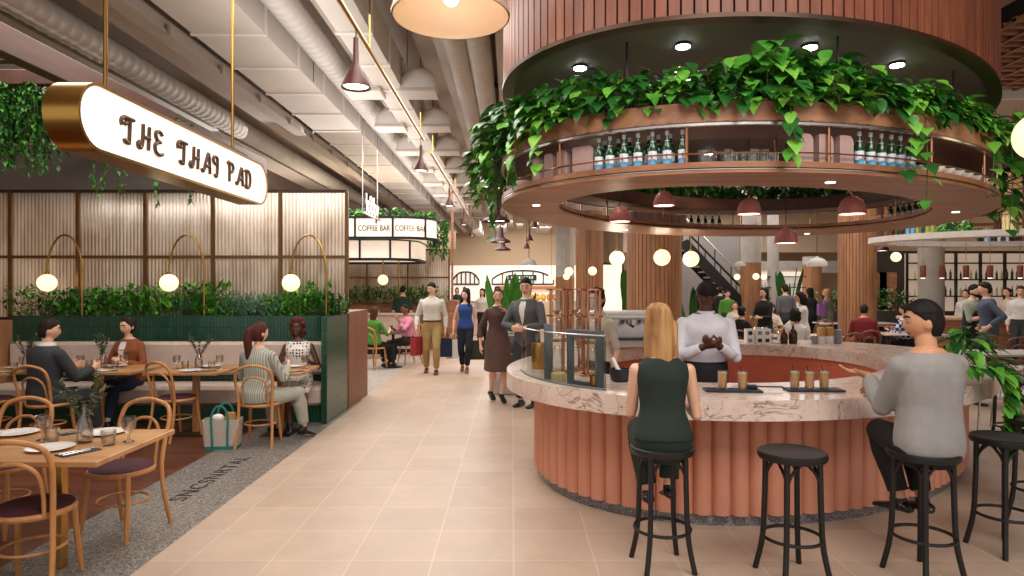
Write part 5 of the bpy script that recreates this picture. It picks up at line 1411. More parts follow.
for i, px in enumerate((892, 897, 902, 907, 912, 917, 922, 927, 932)): b2_bottle(px, (1, 0, 1, 3, 3, 5, 0, 5, 5)[i], False)
for px in (995, 998, 1003, 1007, 1011): b2_bottle(px, rnd.choice((4, 1, 2)), False)
for px in (979, 982, 987, 990, 994, 1000, 1004, 1008, 1013): b2_bottle(px, rnd.choice((3, 4, 0, 6)), True)
for i, px in enumerate((950, 965, 943)):
    r = E_B2.near(px, -.2); 
    if r: inst(vars_[i % 4], (r[0][0], r[0][1], 2.8), 0, 'small green plants on the white oval shelf', 'plants on the white oval shelf', .55)
# copper cylinder pendants
for px, lb in ((923, 'first from the left'), (942, 'second from the left'), (966, 'third from the left'), (990, 'fourth from the left'), (1020, 'fifth, near the right edge')):
    Y = 13.2; z = EYE + 10 * Y / F
    t = thing('cylinder_pendant', 'copper cylinder pendant over the second bar, ' + lb, 'pendant lamp', ((px - 512) / F * Y, Y, z), 0, 'copper cylinder pendants')
    MB().lathe([(.05, 0), (.055, .01), (.055, .25), (.04, .26)], 18).build('lamp_shade', M['slat_red'], t, True)
    MB().lathe([(.04, -.004), (.04, .004)], 12).build('bulb', M['glow_white'], t); MB().tube([(0, 0, .26), (0, 0, 2.62 - z)], .006, 6).build('cord', M['brass'], t)
# back shelves with bottles, counter
bs = thing('back_bar_shelf', 'tall black framed back bar shelving with lit panels', 'shelf unit', (14.6, 19.6, 0))
MB().box(-2.6, 2.6, .2, .26, 1.0, 2.75).build('back_panel', emis('backbar_lit', '#ffe6cc', .3, '#cbb39c'), bs)
b = MB()
for x in np.linspace(-2.6, 2.6, 8): b.box(x - .02, x + .02, .1, .2, .9, 2.75)
b.build('uprights', M['black_metal'], bs)
for z in (1.45, 1.95, 2.45): MB().box(-2.6, 2.6, -.08, .2, z - .018, z + .018).build('shelf_board', M['black_metal'], bs)
bb = None
for zi, z in enumerate((1.47, 1.97)):
    for i in range(26):
        k = rnd.choice((0, 1, 4, 6, 2)); s = rnd.uniform(.7, 1)
        if k not in made: made[k] = protos[k][0].build('bottle', protos[k][1], None, True); o = made[k]
        else: o = made[k].copy(); COL.objects.link(o)
        tag(o, ['green', 'amber', 'pale yellow', 'blue', 'dark', 'yellow-green', 'white'][k] + ' bottles on the %s shelf of the back bar' % ('lower', 'middle')[zi], 'bottle', 'bottles on the back bar shelves'); o.location = (12.15 + i * .155, 19.62, z); o.scale = (s, s, s)
c2 = thing('second_bar_counter', 'pale stone counter of the second bar at the right', 'counter', (11.9, 15.2, 0))
MB().cbox((0.6, 0, 1.0), (6.6, .8, .08), None, .02).build('worktop', M['beige_wall'], c2); MB().box(-2.5, 3.8, -.3, .3, 0, .96).build('front', M['trough_wood'], c2)
# wire-back chairs and tables in front of the second bar
def far_table(px, py, L, W, label, m, rz=0):
    Y = .95 / ((py - 288) / F); t = thing('dining_table', label, 'table', ((px - 512) / F * Y, Y, 0), rz, 'tables of the dining area at the back')
    MB().cbox((0, 0, .735), (L, W, .03), None, .005).build('table_top', m, t)
    for x in (-L * .35, L * .35): MB().box(x - .03, x + .03, -.03, .03, .02, .72).build('leg', M['black_metal'], t); MB().box(x - .05, x + .05, -W * .4, W * .4, 0, .03).build('foot', M['black_metal'], t)
far_table(855, 322.5, 2.0, .8, 'pale long table under the man in red', M['ceramic'])
far_table(735, 329, 1.2, .8, 'dark table in front of the seated woman in black', M['bronze_dark'])
far_table(800, 335, 1.4, .8, 'brown table beside the waitress in white', M['table_oak'])
far_table(905, 333, 1.3, .8, 'pale table beside the man in the blue check shirt', M['marble'])
far_table(1000, 352, 1.3, .8, 'grey table beside the wire chairs at the right', M['concrete'])
DK = make_chair('x', M['bent_dark'], M['maroon_seat'], 'dark bentwood chairs of the back dining area', (4.6, 14.2, 0), 0); DK['label'] = 'dark bentwood chair under the seated woman in black'
def dchair(px, py, rz, label):
    Y = (EYE - .45) / ((py - 288) / F); return dup(DK, ((px - 512) / F * Y, Y, 0), rz, label, 'dark bentwood chairs of the back dining area')
for px, py, rz, lb in ((864, 352, 0, 'dark bentwood chair under the man in red'), (846, 356, .1, 'empty dark bentwood chair in front of the man in red'), (880, 345, -.5, 'empty dark bentwood chair between the red and checked diners'), (907, 345, 2.6, 'dark bentwood chair under the man in the blue check shirt'), (770, 345, .4, 'empty dark bentwood chair left of the waitress'), (823, 344, -.4, 'empty dark bentwood chair right of the waitress'), (730, 352, .3, 'empty dark bentwood chair right behind the barman'), (826, 338, 2.8, 'empty dark bentwood chair behind the kraft canisters'), (975, 360, .2, 'dark bentwood chair by the grey table, beside the man in blue'), (1012, 362, -.2, 'dark bentwood chair by the grey table at the view edge')):
    dchair(px, py, rz, lb)
# wire chairs
def wire_chair(px, py, rz, label):
    Y = (EYE - .45) / ((py - 288) / F); t = thing('wire_chair', label, 'chair', ((px - 512) / F * Y, Y, 0), rz, 'white wire chairs at the right')
    b = MB()
    for k in range(15):
        a = PI + PI * k / 14; b.tube([(.24 * math.cos(a), .22 * math.sin(a), .45), (.27 * math.cos(a), .25 * math.sin(a) - .02, .78)], .006, 5)
    b.build('wire_back', M['steel'], t)
    MB().tube([(.27 * math.cos(PI + PI * k / 20), .25 * math.sin(PI + PI * k / 20) - .02, .78) for k in range(21)], .012, 6).build('top_rail', M['white'], t, True)
    MB().lathe([(.22, .43), (.235, .44), (.23, .46), (.05, .45)], 24).build('seat', M['white'], t, True)
    for x, y in ((-.17, -.15), (.17, -.15), (.17, .15), (-.17, .15)): MB().tube([(x, y, .44), (x * 1.2, y * 1.2, 0)], .011, 6).build('leg', M['steel'], t)
wire_chair(992, 395, -.3, 'white wire chair behind the trailing plant')
wire_chair(1018, 392, .2, 'white wire chair at the right edge of the view')
# planter hedge and cabinets right of the timber column
hp = thing('hedge_planter', 'long dark planter of green shrubs behind the checked diner', 'planter', (10.4, 18.6, 0))
MB().box(-1.6, .9, -.25, .25, 0, 1.05).build('trough', M['dark_wall'], hp)
for i in range(5):
    o = shrub('planter_shrub', 'bushy green shrubs in the long dark planter at the back', 300 + i, .8, .55, 120, .14, .45, lb_, .1, 'plant', 'shrubs of the long dark planter'); o.location = (9.1 + i * .48, 18.55, 1.05)
for i, (px, h, lb) in enumerate(((878, 3.1, 'tall pale timber cupboard right of the column'), (888, 3.1, 'tall pale timber panel further back at the right'))):
    Y = 20.5; x = (px - 512) / F * Y
    cb = thing('timber_cupboard', lb, 'cupboard', (x, Y, 0)); MB().box(-.28, .28, 0, .4, 0, 2.2).build('carcass', M['column_wood'], cb); MB().box(-.27, -.005, -.02, 0, .05, 2.15).build('door', M['trough_wood'], cb); MB().box(.005, .27, -.02, 0, .05, 2.15).build('door', M['trough_wood'], cb)
# glazed fronts and shelves along the far right
gf = thing('glazed_shop_front', 'pale glazed shop front behind the standing diners', 'shop front', (8.6, 29.8, 0))
MB().box(-3.2, 3.5, .1, .16, 0, 2.9).build('lit_back', emis('glazed_lit', '#ffe9cf', .45, '#d8c4ab'), gf)
for x in (-3.2, -2.0, -.8, .4, 1.6, 2.8, 3.5): MB().box(x - .04, x + .04, -.05, .05, 0, 2.9).build('mullion', M['bronze_dark'], gf)
MB().box(-3.2, 3.5, -.05, .05, 2.84, 2.95).build('head', M['bronze_dark'], gf)
ws = thing('white_display_shelf', 'white display shelves with crockery beside the concrete column', 'shelf unit', (9.9, 24.0, 0))
MB().box(-.9, .9, .2, .26, .2, 2.3).build('back_panel', emis('display_lit', '#fff0e0', .4), ws)
for z in (.9, 1.3, 1.7, 2.1): MB().box(-.9, .9, -.15, .2, z, z + .03).build('shelf_board', M['black_metal'], ws)
for i in range(16):
    o = single('crockery_jar', MB().lathe([(.06, 0), (.08, .08), (.06, .16), (.04, .17)], 12), M['ceramic'], 'white crockery on the display shelves beside the concrete column', 'crockery', 'crockery on the display shelves', True, (9.2 + (i % 8) * .2, 24.0, 1.33 + .4 * (i // 8)))
lw = thing('lit_doorway_panel', 'bright glowing panel between the two timber columns', 'light panel', (3.0, 21.0, 0))
MB().box(-.55, .55, 0, .06, .2, 2.45).build('panel', emis('panel_lit', '#fff0d6', .9), lw); MB().box(-.6, .6, -.03, .09, 2.45, 2.53).box(-.6, -.55, -.03, .09, 0, 2.45).box(.55, .6, -.03, .09, 0, 2.45).build('frame', M['bronze_dark'], lw)
pz = thing('pastry_cabinet', 'grey metal service cabinet behind the grey-suited man', 'cabinet', (-.1, 10.6, 0))
MB().cbox((0, 0, .5), (.5, .5, 1.0), None, .01).build('carcass', M['steel'], pz)
for z in (.35, .65, .95): MB().cbox((0, -.255, z), (.48, .02, .02)).build('shelf_edge', M['white'], pz)
# ------------------------------------------------------------------ people
SKIN = {'light': pm('skin_light', '#d9a78c', '#e2b59b', rough=.5, scale=6), 'tan': pm('skin_tan', '#c18a69', '#cc9876', rough=.5, scale=6), 'brown': pm('skin_brown', '#7d4f38', '#8a5941', rough=.5, scale=6), 'dark': pm('skin_dark', '#4a2c20', '#573528', rough=.45, scale=6)}
def cloth(name, c, c2=None, scale=9, rough=.85): return pm('cloth_' + name, c, c2, rough=rough, scale=scale, bump=.08)
HAIRM = {k: pm('hair_' + k, a, b, rough=.68, spec=.25, scale=30, stretch=(1, 1, .1)) for k, a, b in (('black', '#0d0b0b', '#191515'), ('dark', '#1d120d', '#2a1b14'), ('brown', '#3b2216', '#4d2f20'), ('blond', '#7d5232', '#cb9f6b'), ('auburn', '#3d1714', '#52221d'))}
EYE_W = pm('eye_white', '#958a82', rough=.7, spec=.1); EYE_D = pm('eye_dark', '#1a110d', rough=.6, spec=.1); LIP = pm('lip', '#9c4f48', rough=.4); LIPN = pm('lip_plain', '#8a5245', rough=.5)
SHOE = {'black': pm('shoe_black', '#0f0e0e', rough=.35), 'brown': pm('shoe_brown', '#5a2c1c', rough=.4), 'tan': pm('shoe_tan', '#8a5a3a', rough=.4)}

def ik(a, t, l1, l2, pole):
    a, t = Vector(a), Vector(t); d = t - a; L = min(d.length, (l1 + l2) * .999); L = max(L, abs(l1 - l2) * 1.05); u = d.normalized()
    x = (l1 * l1 - l2 * l2 + L * L) / (2 * L); h = math.sqrt(max(0, l1 * l1 - x * x))
    p = Vector(pole); p = p - u * p.dot(u)
    if p.length < 1e-4: p = Vector((0, 1, 0)) - u * u.y
    p.normalize(); return a + u * x + p * h, a + u * L

def eloft(mb, secs, n=20, pw=2.3):
    """secs: (centre, right, fwd, rx, ry) closed loft with rounded-box sections"""
    rings = []
    for c, r, f, rx, ry in secs:
        ring = []
        for k in range(n):
            a = 2 * PI * k / n; ca, sa = math.cos(a), math.sin(a)
            ring.append(c + r * (rx * math.copysign(abs(ca) ** (2 / pw), ca)) + f * (ry * math.copysign(abs(sa) ** (2 / pw), sa)))
        rings.append(ring)
    return mb.rings(rings)
def capsule(mb, pts, rad, n=12):
    P = [Vector(p) for p in pts]
    d0 = (P[0] - P[1]).normalized(); d1 = (P[-1] - P[-2]).normalized()
    path = [P[0] + d0 * rad[0] * .95, P[0] + d0 * rad[0] * .7] + P + [P[-1] + d1 * rad[-1] * .7, P[-1] + d1 * rad[-1] * .95]
    return mb.tube(path, [rad[0] * .3, rad[0] * .72] + list(rad) + [rad[-1] * .72, rad[-1] * .3], n)

def person(label, loc, rz, H=1.72, sex='m', skin='light', hair=('short', 'dark'), pel=None, lean=(0, 0), twist=0.0, head=(0, 0), hands=None, elb=None, feet=None, knee=None, top=None, bottom=None, shoes='black', heel=0.0, vox=.012, group=None, extra=None, face=True, hand_pose=None, build=1.0):
    """local axes: x to the person's right, y forward. hands/feet: targets in local metres"""
    t = thing('person', label, 'person', loc, rz, group)
    h = H; fem = sex == 'f'; B = build
    P = Vector(pel) if pel else Vector((0, 0, .53 * h + heel))
    up = Vector((math.sin(lean[0]), math.sin(lean[1]), 0)); up.z = math.sqrt(max(.05, 1 - up.length_squared))
    Ls = .285 * h; N = P + up * Ls
    def frame(s):
        a = twist * s; r = Vector((math.cos(a), math.sin(a), 0)); r = (r - up * r.dot(up)).normalized(); return r, up.cross(r)
    # torso sections: t, rx, ry, forward offset
    if fem: TS = [(-.30, .055, .050, 0), (-.14, .090, .066, -.004), (.02, .098, .070, -.006), (.18, .086, .060, 0), (.36, .070, .051, .004), (.55, .076, .058, .008), (.74, .086, .068, .010), (.88, .086, .052, .0), (.97, .062, .040, -.002), (1.05, .034, .034, 0)]
    else: TS = [(-.30, .058, .050, 0), (-.14, .086, .062, 0), (.02, .092, .066, 0), (.2, .088, .062, 0), (.38, .085, .060, 0), (.58, .094, .066, .004), (.76, .104, .070, .006), (.88, .102, .060, 0), (.97, .072, .045, -.002), (1.05, .038, .037, 0)]
    def tsec(s):
        for (a, b) in zip(TS[:-1], TS[1:]):
            if a[0] <= s <= b[0]:
                f = (s - a[0]) / (b[0] - a[0]); v = [a[i] + (b[i] - a[i]) * f for i in range(4)]; break
        else: v = TS[0] if s < TS[0][0] else TS[-1]
        r, f = frame(max(0, min(1, s))); return P + up * (Ls * s) + f * (v[3] * h), r, f, v[1] * h * B, v[2] * h * B
    def torso(mb, s0, s1, inf, flare=0.0):
        secs = []; n = 12
        for i in range(n + 1):
            s = s0 + (s1 - s0) * i / n; c, r, f, rx, ry = tsec(s); e = inf + flare * max(0, (.15 - s))
            secs.append((c, r, f, rx + e, ry + e))
        eloft(mb, secs)
    r1, f1 = frame(1.0); r0, f0 = frame(0.0)
    sw = (.090 if fem else .103) * h * B
    SHJ = {s: P + up * (Ls * .845) + r1 * (s * sw) for s in (-1, 1)}
    lu, lf, lt, lsn = .168 * h, .148 * h, .243 * h, .232 * h
    hands = hands or {}; elb = elb or {}; feet = feet or {}; knee = knee or {}
    HP = {s: P + r0 * (s * .048 * h) - up * (.03 * h) for s in (-1, 1)}
    EL, WR, KN, AN = {}, {}, {}, {}
    for s, k in ((-1, 'L'), (1, 'R')):
        tgt = hands.get(k, tuple(SHJ[s] + Vector((s * .05, .03, -.305 * h))))
        EL[s], WR[s] = ik(SHJ[s], tgt, lu, lf, elb.get(k, (s * .4, -1, -.2)))
        tf = feet.get(k, (s * .055 * h, 0.0, 0.0)); yaw = tf[3] if len(tf) > 3 else 0; pitch = tf[4] if len(tf) > 4 else 0
        ank = Vector(tf[:3]) + Vector((0, 0, .048 * h + heel))
        KN[s], AN[s] = ik(HP[s], ank, lt, lsn, knee.get(k, (s * .1, 1, 0)))
    def arm(mb, s, inf, upto=1.0, w0=0.0):
        a, e, w = SHJ[s], EL[s], WR[s]; k = h * B
        pts = [a, a.lerp(e, .35), e, e.lerp(w, .3), w]; rd = [.0275 * k, .026 * k, .0225 * k, .0235 * k, .0155 * k]
        if fem: rd = [x * .84 for x in rd]
        if upto < 1:
            tot = (e - a).length + (w - e).length; keep = []; acc = 0; L = upto * tot
            for i in range(len(pts) - 1):
                seg = (pts[i + 1] - pts[i]).length; keep.append((pts[i], rd[i]))
                if acc + seg >= L:
                    f = (L - acc) / seg; keep.append((pts[i].lerp(pts[i + 1], f), rd[i] + (rd[i + 1] - rd[i]) * f)); break
                acc += seg
            pts = [x for x, _ in keep]; rd = [x for _, x in keep]
        mb.tube(pts if inf > 0 else pts, [x + inf for x in rd], 14)
        mb.ball(a, rd[0] + inf, 12, 8); mb.ball(e, (.0225 * k * (.84 if fem else 1) + inf) if upto > .5 else .001, 12, 8)
    def leg(mb, s, inf, upto=1.0, wide=0.0):
        a, kn, w = HP[s], KN[s], AN[s]; k = h * B
        pts = [a, a.lerp(kn, .4), kn, kn.lerp(w, .3), kn.lerp(w, .7), w]; rd = [.051 * k, .046 * k, .032 * k, .033 * k, .023 * k, .0185 * k]
        rd = [x + inf + wide * min(1, i / 5) for i, x in enumerate(rd)]
        if upto < 1:
            m = {.5: 3}.get(upto)
            if m is None:
                tot = lt + lsn; L = upto * tot; keep = []; acc = 0
                for i in range(len(pts) - 1):
                    seg = (pts[i + 1] - pts[i]).length; keep.append((pts[i], rd[i]))
                    if acc + seg >= L:
                        f = (L - acc) / seg; keep.append((pts[i].lerp(pts[i + 1], f), rd[i] + (rd[i + 1] - rd[i]) * f)); break
                    acc += seg
                pts = [x for x, _ in keep]; rd = [x for _, x in keep]
            else: pts, rd = pts[:m], rd[:m]
        mb.tube(pts, rd, 14); mb.ball(a, rd[0], 12, 8)
        if len(pts) > 2: mb.ball(kn, .032 * k + inf + wide * .4, 12, 8)
    def foot(mb, s, k_, inf=0.0, tall=1.0):
        tf = feet.get(k_, (0, 0, 0)); yaw = tf[3] if len(tf) > 3 else 0; pitch = tf[4] if len(tf) > 4 else 0
        A = AN[s]; d = Vector((-math.sin(yaw), math.cos(yaw), 0)); sd = Vector((math.cos(yaw), math.sin(yaw), 0)); z = Vector((0, 0, 1))
        ph = pitch + (math.atan2(heel, .11 * h) if heel else 0)
        d2 = d * math.cos(ph) - z * math.sin(ph); z2 = z * math.cos(ph) + d * math.sin(ph)
        L = .148 * h * (.92 if fem else 1); secs = []
        for u, w_, hh in ((-.27, .012, .016), (-.22, .020, .026), (-.05, .0215, .032), (.2, .022, .024), (.45, .026, .016), (.62, .024, .012), (.72, .014, .008)):
            c = A + d2 * (L * u) - z2 * (.045 * h) + z2 * (hh * h * .5); secs.append((c, sd, z2, w_ * h + inf, hh * h * .5 + inf))
        eloft(mb, secs, 14); mb.tube([A + z2 * (.0 * h), A - z2 * (.03 * h)], [.019 * h + inf, .02 * h + inf], 12)
        if heel > .03: mb.tube([A - d2 * L * .2 - z2 * .03 * h, A - d2 * L * .24 - z2 * .03 * h - z * heel * 1.05], [.013 * h, .006], 8)
    # head
    hc = N + (up * .6 + Vector((0, 0, 1)) * .4).normalized() * (.098 * h) + f1 * (.016 * h)
    hy = twist + head[0]; hp = head[1] - .1
    hf = Vector((-math.sin(hy) * math.cos(hp), math.cos(hy) * math.cos(hp), math.sin(hp))); hr = Vector((math.cos(hy), math.sin(hy), 0)); hu = hr.cross(hf)
    HX, HYY, HZ = .0435 * h, .0555 * h, .0665 * h
    def headshape(mb, fn, nu=36, nv=26):
        vs = []; fs = []
        for j in range(1, nv):
            el = -PI / 2 + PI * j / nv
            for i in range(nu):
                az = 2 * PI * i / nu; d = (math.sin(az) * math.cos(el), math.cos(az) * math.cos(el), math.sin(el)); k = fn(d, math.degrees(az) if az < PI else math.degrees(az) - 360, math.degrees(el))
                vs.append(hc + hr * (d[0] * HX * k[0]) + hf * (d[1] * HYY * k[1]) + hu * (d[2] * HZ * k[2]))
        kb = fn((0, 0, -1), 0, -90); kt = fn((0, 0, 1), 0, 90)
        vs += [hc - hu * HZ * kb[2], hc + hu * HZ * kt[2]]; n = nu
        for j in range(nv - 2):
            for i in range(n): fs.append((j * n + i, j * n + (i + 1) % n, (j + 1) * n + (i + 1) % n, (j + 1) * n + i))
        b, tp = len(vs) - 2, len(vs) - 1
        for i in range(n): fs.append((b, (i + 1) % n, i)); fs.append((tp, (nv - 2) * n + i, (nv - 2) * n + (i + 1) % n))
        mb.add(vs, fs)
    g = lambda x, c, w: math.exp(-((x - c) / w) ** 2)
    def skull(d, az, el):
        k = 1.0
        if el < 0:
            k *= 1 - .22 * (abs(el) / 90) ** 1.3
        ky = k; aa = abs(az)
        ky += .17 * g(az, 0, 11) * g(el, -14, 9) + .06 * g(az, 0, 8) * g(el, -2, 10)          # nose
        ky -= .07 * g(aa, 27, 12) * g(el, 2, 9)                                           # sockets
        ky += .035 * g(aa, 25, 20) * g(el, 14, 6)                                         # brow
        ky += .05 * g(az, 0, 20) * g(el, -36, 6) + .10 * g(az, 0, 26) * g(el, -56, 12)        # lips, chin
        kx = k * (1 - .10 * g(el, -60, 30)); return kx, ky, k
    body = MB()
    torso(body, -.30, 1.05, 0)
    capsule(body, [N - up * .03 * h, N.lerp(hc, .45) , hc - hu * .03 * h - hf * .008 * h], [.034 * h if not fem else .029 * h, .030 * h if not fem else .0255 * h, .032 * h if not fem else .028 * h])
    # trapezius
    for s in (-1, 1): capsule(body, [N - up * .016 * h - f1 * .006 * h, SHJ[s] - r1 * (s * .02 * h) + up * .002 * h], [.022 * h, .020 * h])
    headshape(body, skull)
    for s in (-1, 1):
        e = hc + hr * (s * HX * 1.0) - hf * (.006 * h) - hu * (.006 * h)
        R = Matrix((hr, hf, hu)).transposed()
        body.ball(e, 1, 10, 8, (.006 * h, .0125 * h, .0185 * h), R)
    for s, k in ((-1, 'L'), (1, 'R')):
        arm(body, s, 0); leg(body, s, 0); foot(body, s, k)
        # hand
        hpz = (hand_pose or {}).get(k, {}); fd = hpz.get('dir'); fd = Vector(fd).normalized() if fd else (WR[s] - EL[s]).normalized()
        pn = hpz.get('palm'); pn = Vector(pn) if pn else Vector((-s, 0, 0)) ; pn = pn - fd * pn.dot(fd)
        if pn.length < .05: pn = Vector((0, 0, 1)) - fd * fd.z
        pn.normalize(); ac = fd.cross(pn).normalized() * (s if hpz.get('flip', 0) == 0 else -s)  # towards the thumb for either hand
        curl = hpz.get('curl', .35); k_ = h * (.92 if fem else 1.0); W = WR[s]; spread = hpz.get('spread', .0)
        eloft(body, [(W - fd * .012 * k_, ac, pn, .0145 * k_, .0115 * k_), (W + fd * .012 * k_, ac, pn, .0185 * k_, .0115 * k_), (W + fd * .035 * k_, ac, pn, .0235 * k_, .010 * k_), (W + fd * .055 * k_, ac, pn, .024 * k_, .0085 * k_), (W + fd * .060 * k_, ac, pn, .021 * k_, .006 * k_)], 14, 2.6)
        for i, (off, ln) in enumerate(((.0178, .040), (.006, .046), (-.006, .043), (-.0178, .034))):
            b0 = W + fd * .050 * k_ + ac * off * k_; dd = (fd + ac * (off * 18 * spread)).normalized(); pts = [b0]; a = curl * .5
            for sg in (.45, .32, .25):
                d3 = dd * math.cos(a) + pn * math.sin(a); pts.append(pts[-1] + d3 * (ln * sg * 1.08 * k_)); a += curl
            capsule(body, pts, [.0058 * k_, .0054 * k_, .0049 * k_, .0042 * k_], 8)
        tb_ = W + fd * .018 * k_ + ac * .016 * k_; d3 = (fd * .75 + ac * .65 + pn * (.25 + .4 * curl)).normalized(); d4 = (fd * .95 + ac * .2 + pn * (.2 + .5 * curl)).normalized()
        capsule(body, [tb_, tb_ + d3 * .024 * k_, tb_ + d3 * .024 * k_ + d4 * .024 * k_], [.0085 * k_, .0062 * k_, .005 * k_], 8)
    hv = min(vox, .006) if hand_pose else vox
    remesh(body, 'body', SKIN[skin], t, hv, 2, .4)
    # face
    if face:
        def fpt(az, el, out=0.0):
            a, e = math.radians(az), math.radians(el); d = (math.sin(a) * math.cos(e), math.cos(a) * math.cos(e), math.sin(e)); k = skull(d, az, el)
            return hc + hr * (d[0] * (HX * k[0] + out)) + hf * (d[1] * (HYY * k[1] + out)) + hu * (d[2] * (HZ * k[2] + out))
        R = Matrix((hr, hf, hu)).transposed()
        for s in (-1, 1):
            e = MB(); e.ball(fpt(s * 25, 1, -.003), 1, 10, 8, (.0082 * h, .0048 * h, .0040 * h), R); e.mat(1).ball(fpt(s * 25, 1, -.003) + hf * .0022 * h, 1, 8, 6, (.0050 * h, .0036 * h, .0041 * h), R)
            e.build('eye', [EYE_W, EYE_D], t, True)
            capsule(MB(), [fpt(s * 12, 15, .001), fpt(s * 25, 18, .001), fpt(s * 40, 15, .0)], [.0030 * h, .0036 * h, .0022 * h], 6).build('eyebrow', HAIRM['dark' if hair[1] == 'blond' else hair[1]], t, True)
        l = MB(); capsule(l, [fpt(-19, -34, -.001), fpt(0, -33, .001), fpt(19, -34, -.001)], [.002 * h, .0042 * h, .002 * h], 6); capsule(l, [fpt(-16, -38, -.001), fpt(0, -39, .001), fpt(16, -38, -.001)], [.002 * h, .004 * h, .002 * h], 6)
        l.build('lips', LIP if fem else LIPN, t, True)
    # hair
    st, hm = hair; hmat = HAIRM[hm]; hb = MB()
    vol = {'short': 1.085, 'crop': 1.05, 'long': 1.12, 'pony': 1.07, 'bob': 1.16, 'bun': 1.07, 'beanie': 1.10, 'curly': 1.22}[st]
    def hairfn(d, az, el):
        aa = abs(az); k = skull(d, az, el); base = k[2]
        line = 42 - 0.0 * aa
        if st == 'beanie': inn = el > 20 - aa * .14
        elif st in ('short', 'crop'): inn = (el > 34 - max(0, aa - 40) * .62) if aa < 108 else el > -46
        else: inn = (el > 40 - max(0, aa - 35) * .9) if aa < 80 else el > -58
        if inn:
            wv = 0 if st in ('beanie', 'crop') else .022 * math.sin(az * .21 + 3 * math.sin(el * .05)) + .016 * math.sin(az * .47 + el * .11)
            v = vol * (1.0 + wv + (.06 if el > 25 and st == 'short' else 0)); return v * 1.02, v * 1.0, v * 1.0
        return .84 * k[0], .80 * min(k[1], 1), .84 * base
    headshape(hb, hairfn, 48, 34)
    back = hc - hf * HYY * .75
    if st == 'long':
        ln = extra.get('hair_len', .24) * h if extra else .24 * h
        secs = []
        for u, wx, wy in ((-.29, .016, .010), (-.27, .034, .024), (-.21, .047, .034), (-.1, .052, .038), (0, .054, .038), (.25, .054, .033), (.5, .052, .027), (.75, .044, .021), (.95, .028, .014), (1.0, .016, .008)):
            c = hc - hf * (HYY * .42) - Vector((0, 0, 1)) * (u * ln) - f1 * (.030 * h * max(0, u)); secs.append((c, hr, hf, wx * h, wy * h))
        eloft(hb, secs, 18)
        if extra and extra.get('front_hair'):
            for s in (-1, 1): capsule(hb, [hc + hr * (s * HX * 1.0) + hu * .02 * h, hc + hr * (s * HX * 1.12) - hu * .05 * h, hc + hr * (s * HX * 1.25) - Vector((0, 0, .13 * h))  + hf * .01 * h], [.018 * h, .018 * h, .011 * h])
    if st == 'pony':
        capsule(hb, [back + hu * .035 * h - hf * .004 * h, back - hf * .035 * h + hu * .01 * h, back - hf * .045 * h - Vector((0, 0, .06 * h)), back - hf * .035 * h - Vector((0, 0, .16 * h)), back - hf * .02 * h - Vector((0, 0, .23 * h))], [.018 * h, .023 * h, .026 * h, .021 * h, .008 * h])
    if st == 'bun': hb.ball(back + hu * .03 * h - hf * .012 * h, .024 * h, 12, 8)
    if st == 'bob': capsule(hb, [hc - hf * HYY * .5, hc - hf * HYY * .55 - hu * .07 * h], [.050 * h, .044 * h], 16)
    if st == 'curly':
        rn = random.Random(5)
        for i in range(26):
            a = rn.uniform(60, 300); e_ = rn.uniform(-60, 70); ar, er = math.radians(a), math.radians(e_); hb.ball(hc + hr * (math.sin(ar) * math.cos(er) * HX * 1.15) + hf * (math.cos(ar) * math.cos(er) * HYY * 1.1) + hu * (math.sin(er) * HZ * 1.1), .019 * h, 8, 6)
    o = remesh(hb, 'beanie' if st == 'beanie' else 'hair', hmat, t, max(vox * .8, .006), 2, .4)
    # clothes
    top = top or {}; bottom = bottom or {}
    cv = max(vox, .008)
    if bottom:
        kind = bottom['kind']; mb = MB()
        if kind == 'trousers':
            torso(mb, -.30, .30, .006)
            for s in (-1, 1): leg(mb, s, .009 * bottom.get('loose', 1), .955, bottom.get('flare', .008))
        elif kind == 'shorts_skirt':      # seated skirt over both thighs
            torso(mb, -.3, .35, .010)
            for s in (-1, 1): leg(mb, s, .02, .46)
            m0, m1 = (HP[-1] + HP[1]) / 2, (KN[-1] + KN[1]) / 2
            capsule(mb, [m0, m0.lerp(m1, .85)], [.06 * h, .045 * h])
        elif kind == 'skirt':
            secs = []
            c0, r, f, rx, ry = tsec(.36); ln = bottom.get('len', .30) * h
            for u, w_ in ((0, 0), (.15, .6), (.35, 1), (.7, 1.2), (1, 1.5)):
                z = c0.z - u * (c0.z - (P.z - ln)); q = tsec(max(-.14, (z - P.z) / Ls)); cx = P.lerp((KN[-1] + KN[1]) / 2, max(0, min(1, (P.z - z) / lt)))
                e = .008 + .02 * u * bottom.get('flare', 1); secs.append((Vector((cx.x, cx.y, z)), r, f, max(q[3], .085 * h * (u > .3)) + e, max(q[4], .062 * h * (u > .3)) + e * 1.5))
            eloft(mb, list(reversed(secs)), 24)
        remesh(mb, bottom.get('name', kind if kind != 'shorts_skirt' else 'skirt'), bottom['mat'], t, cv, 3, .5)
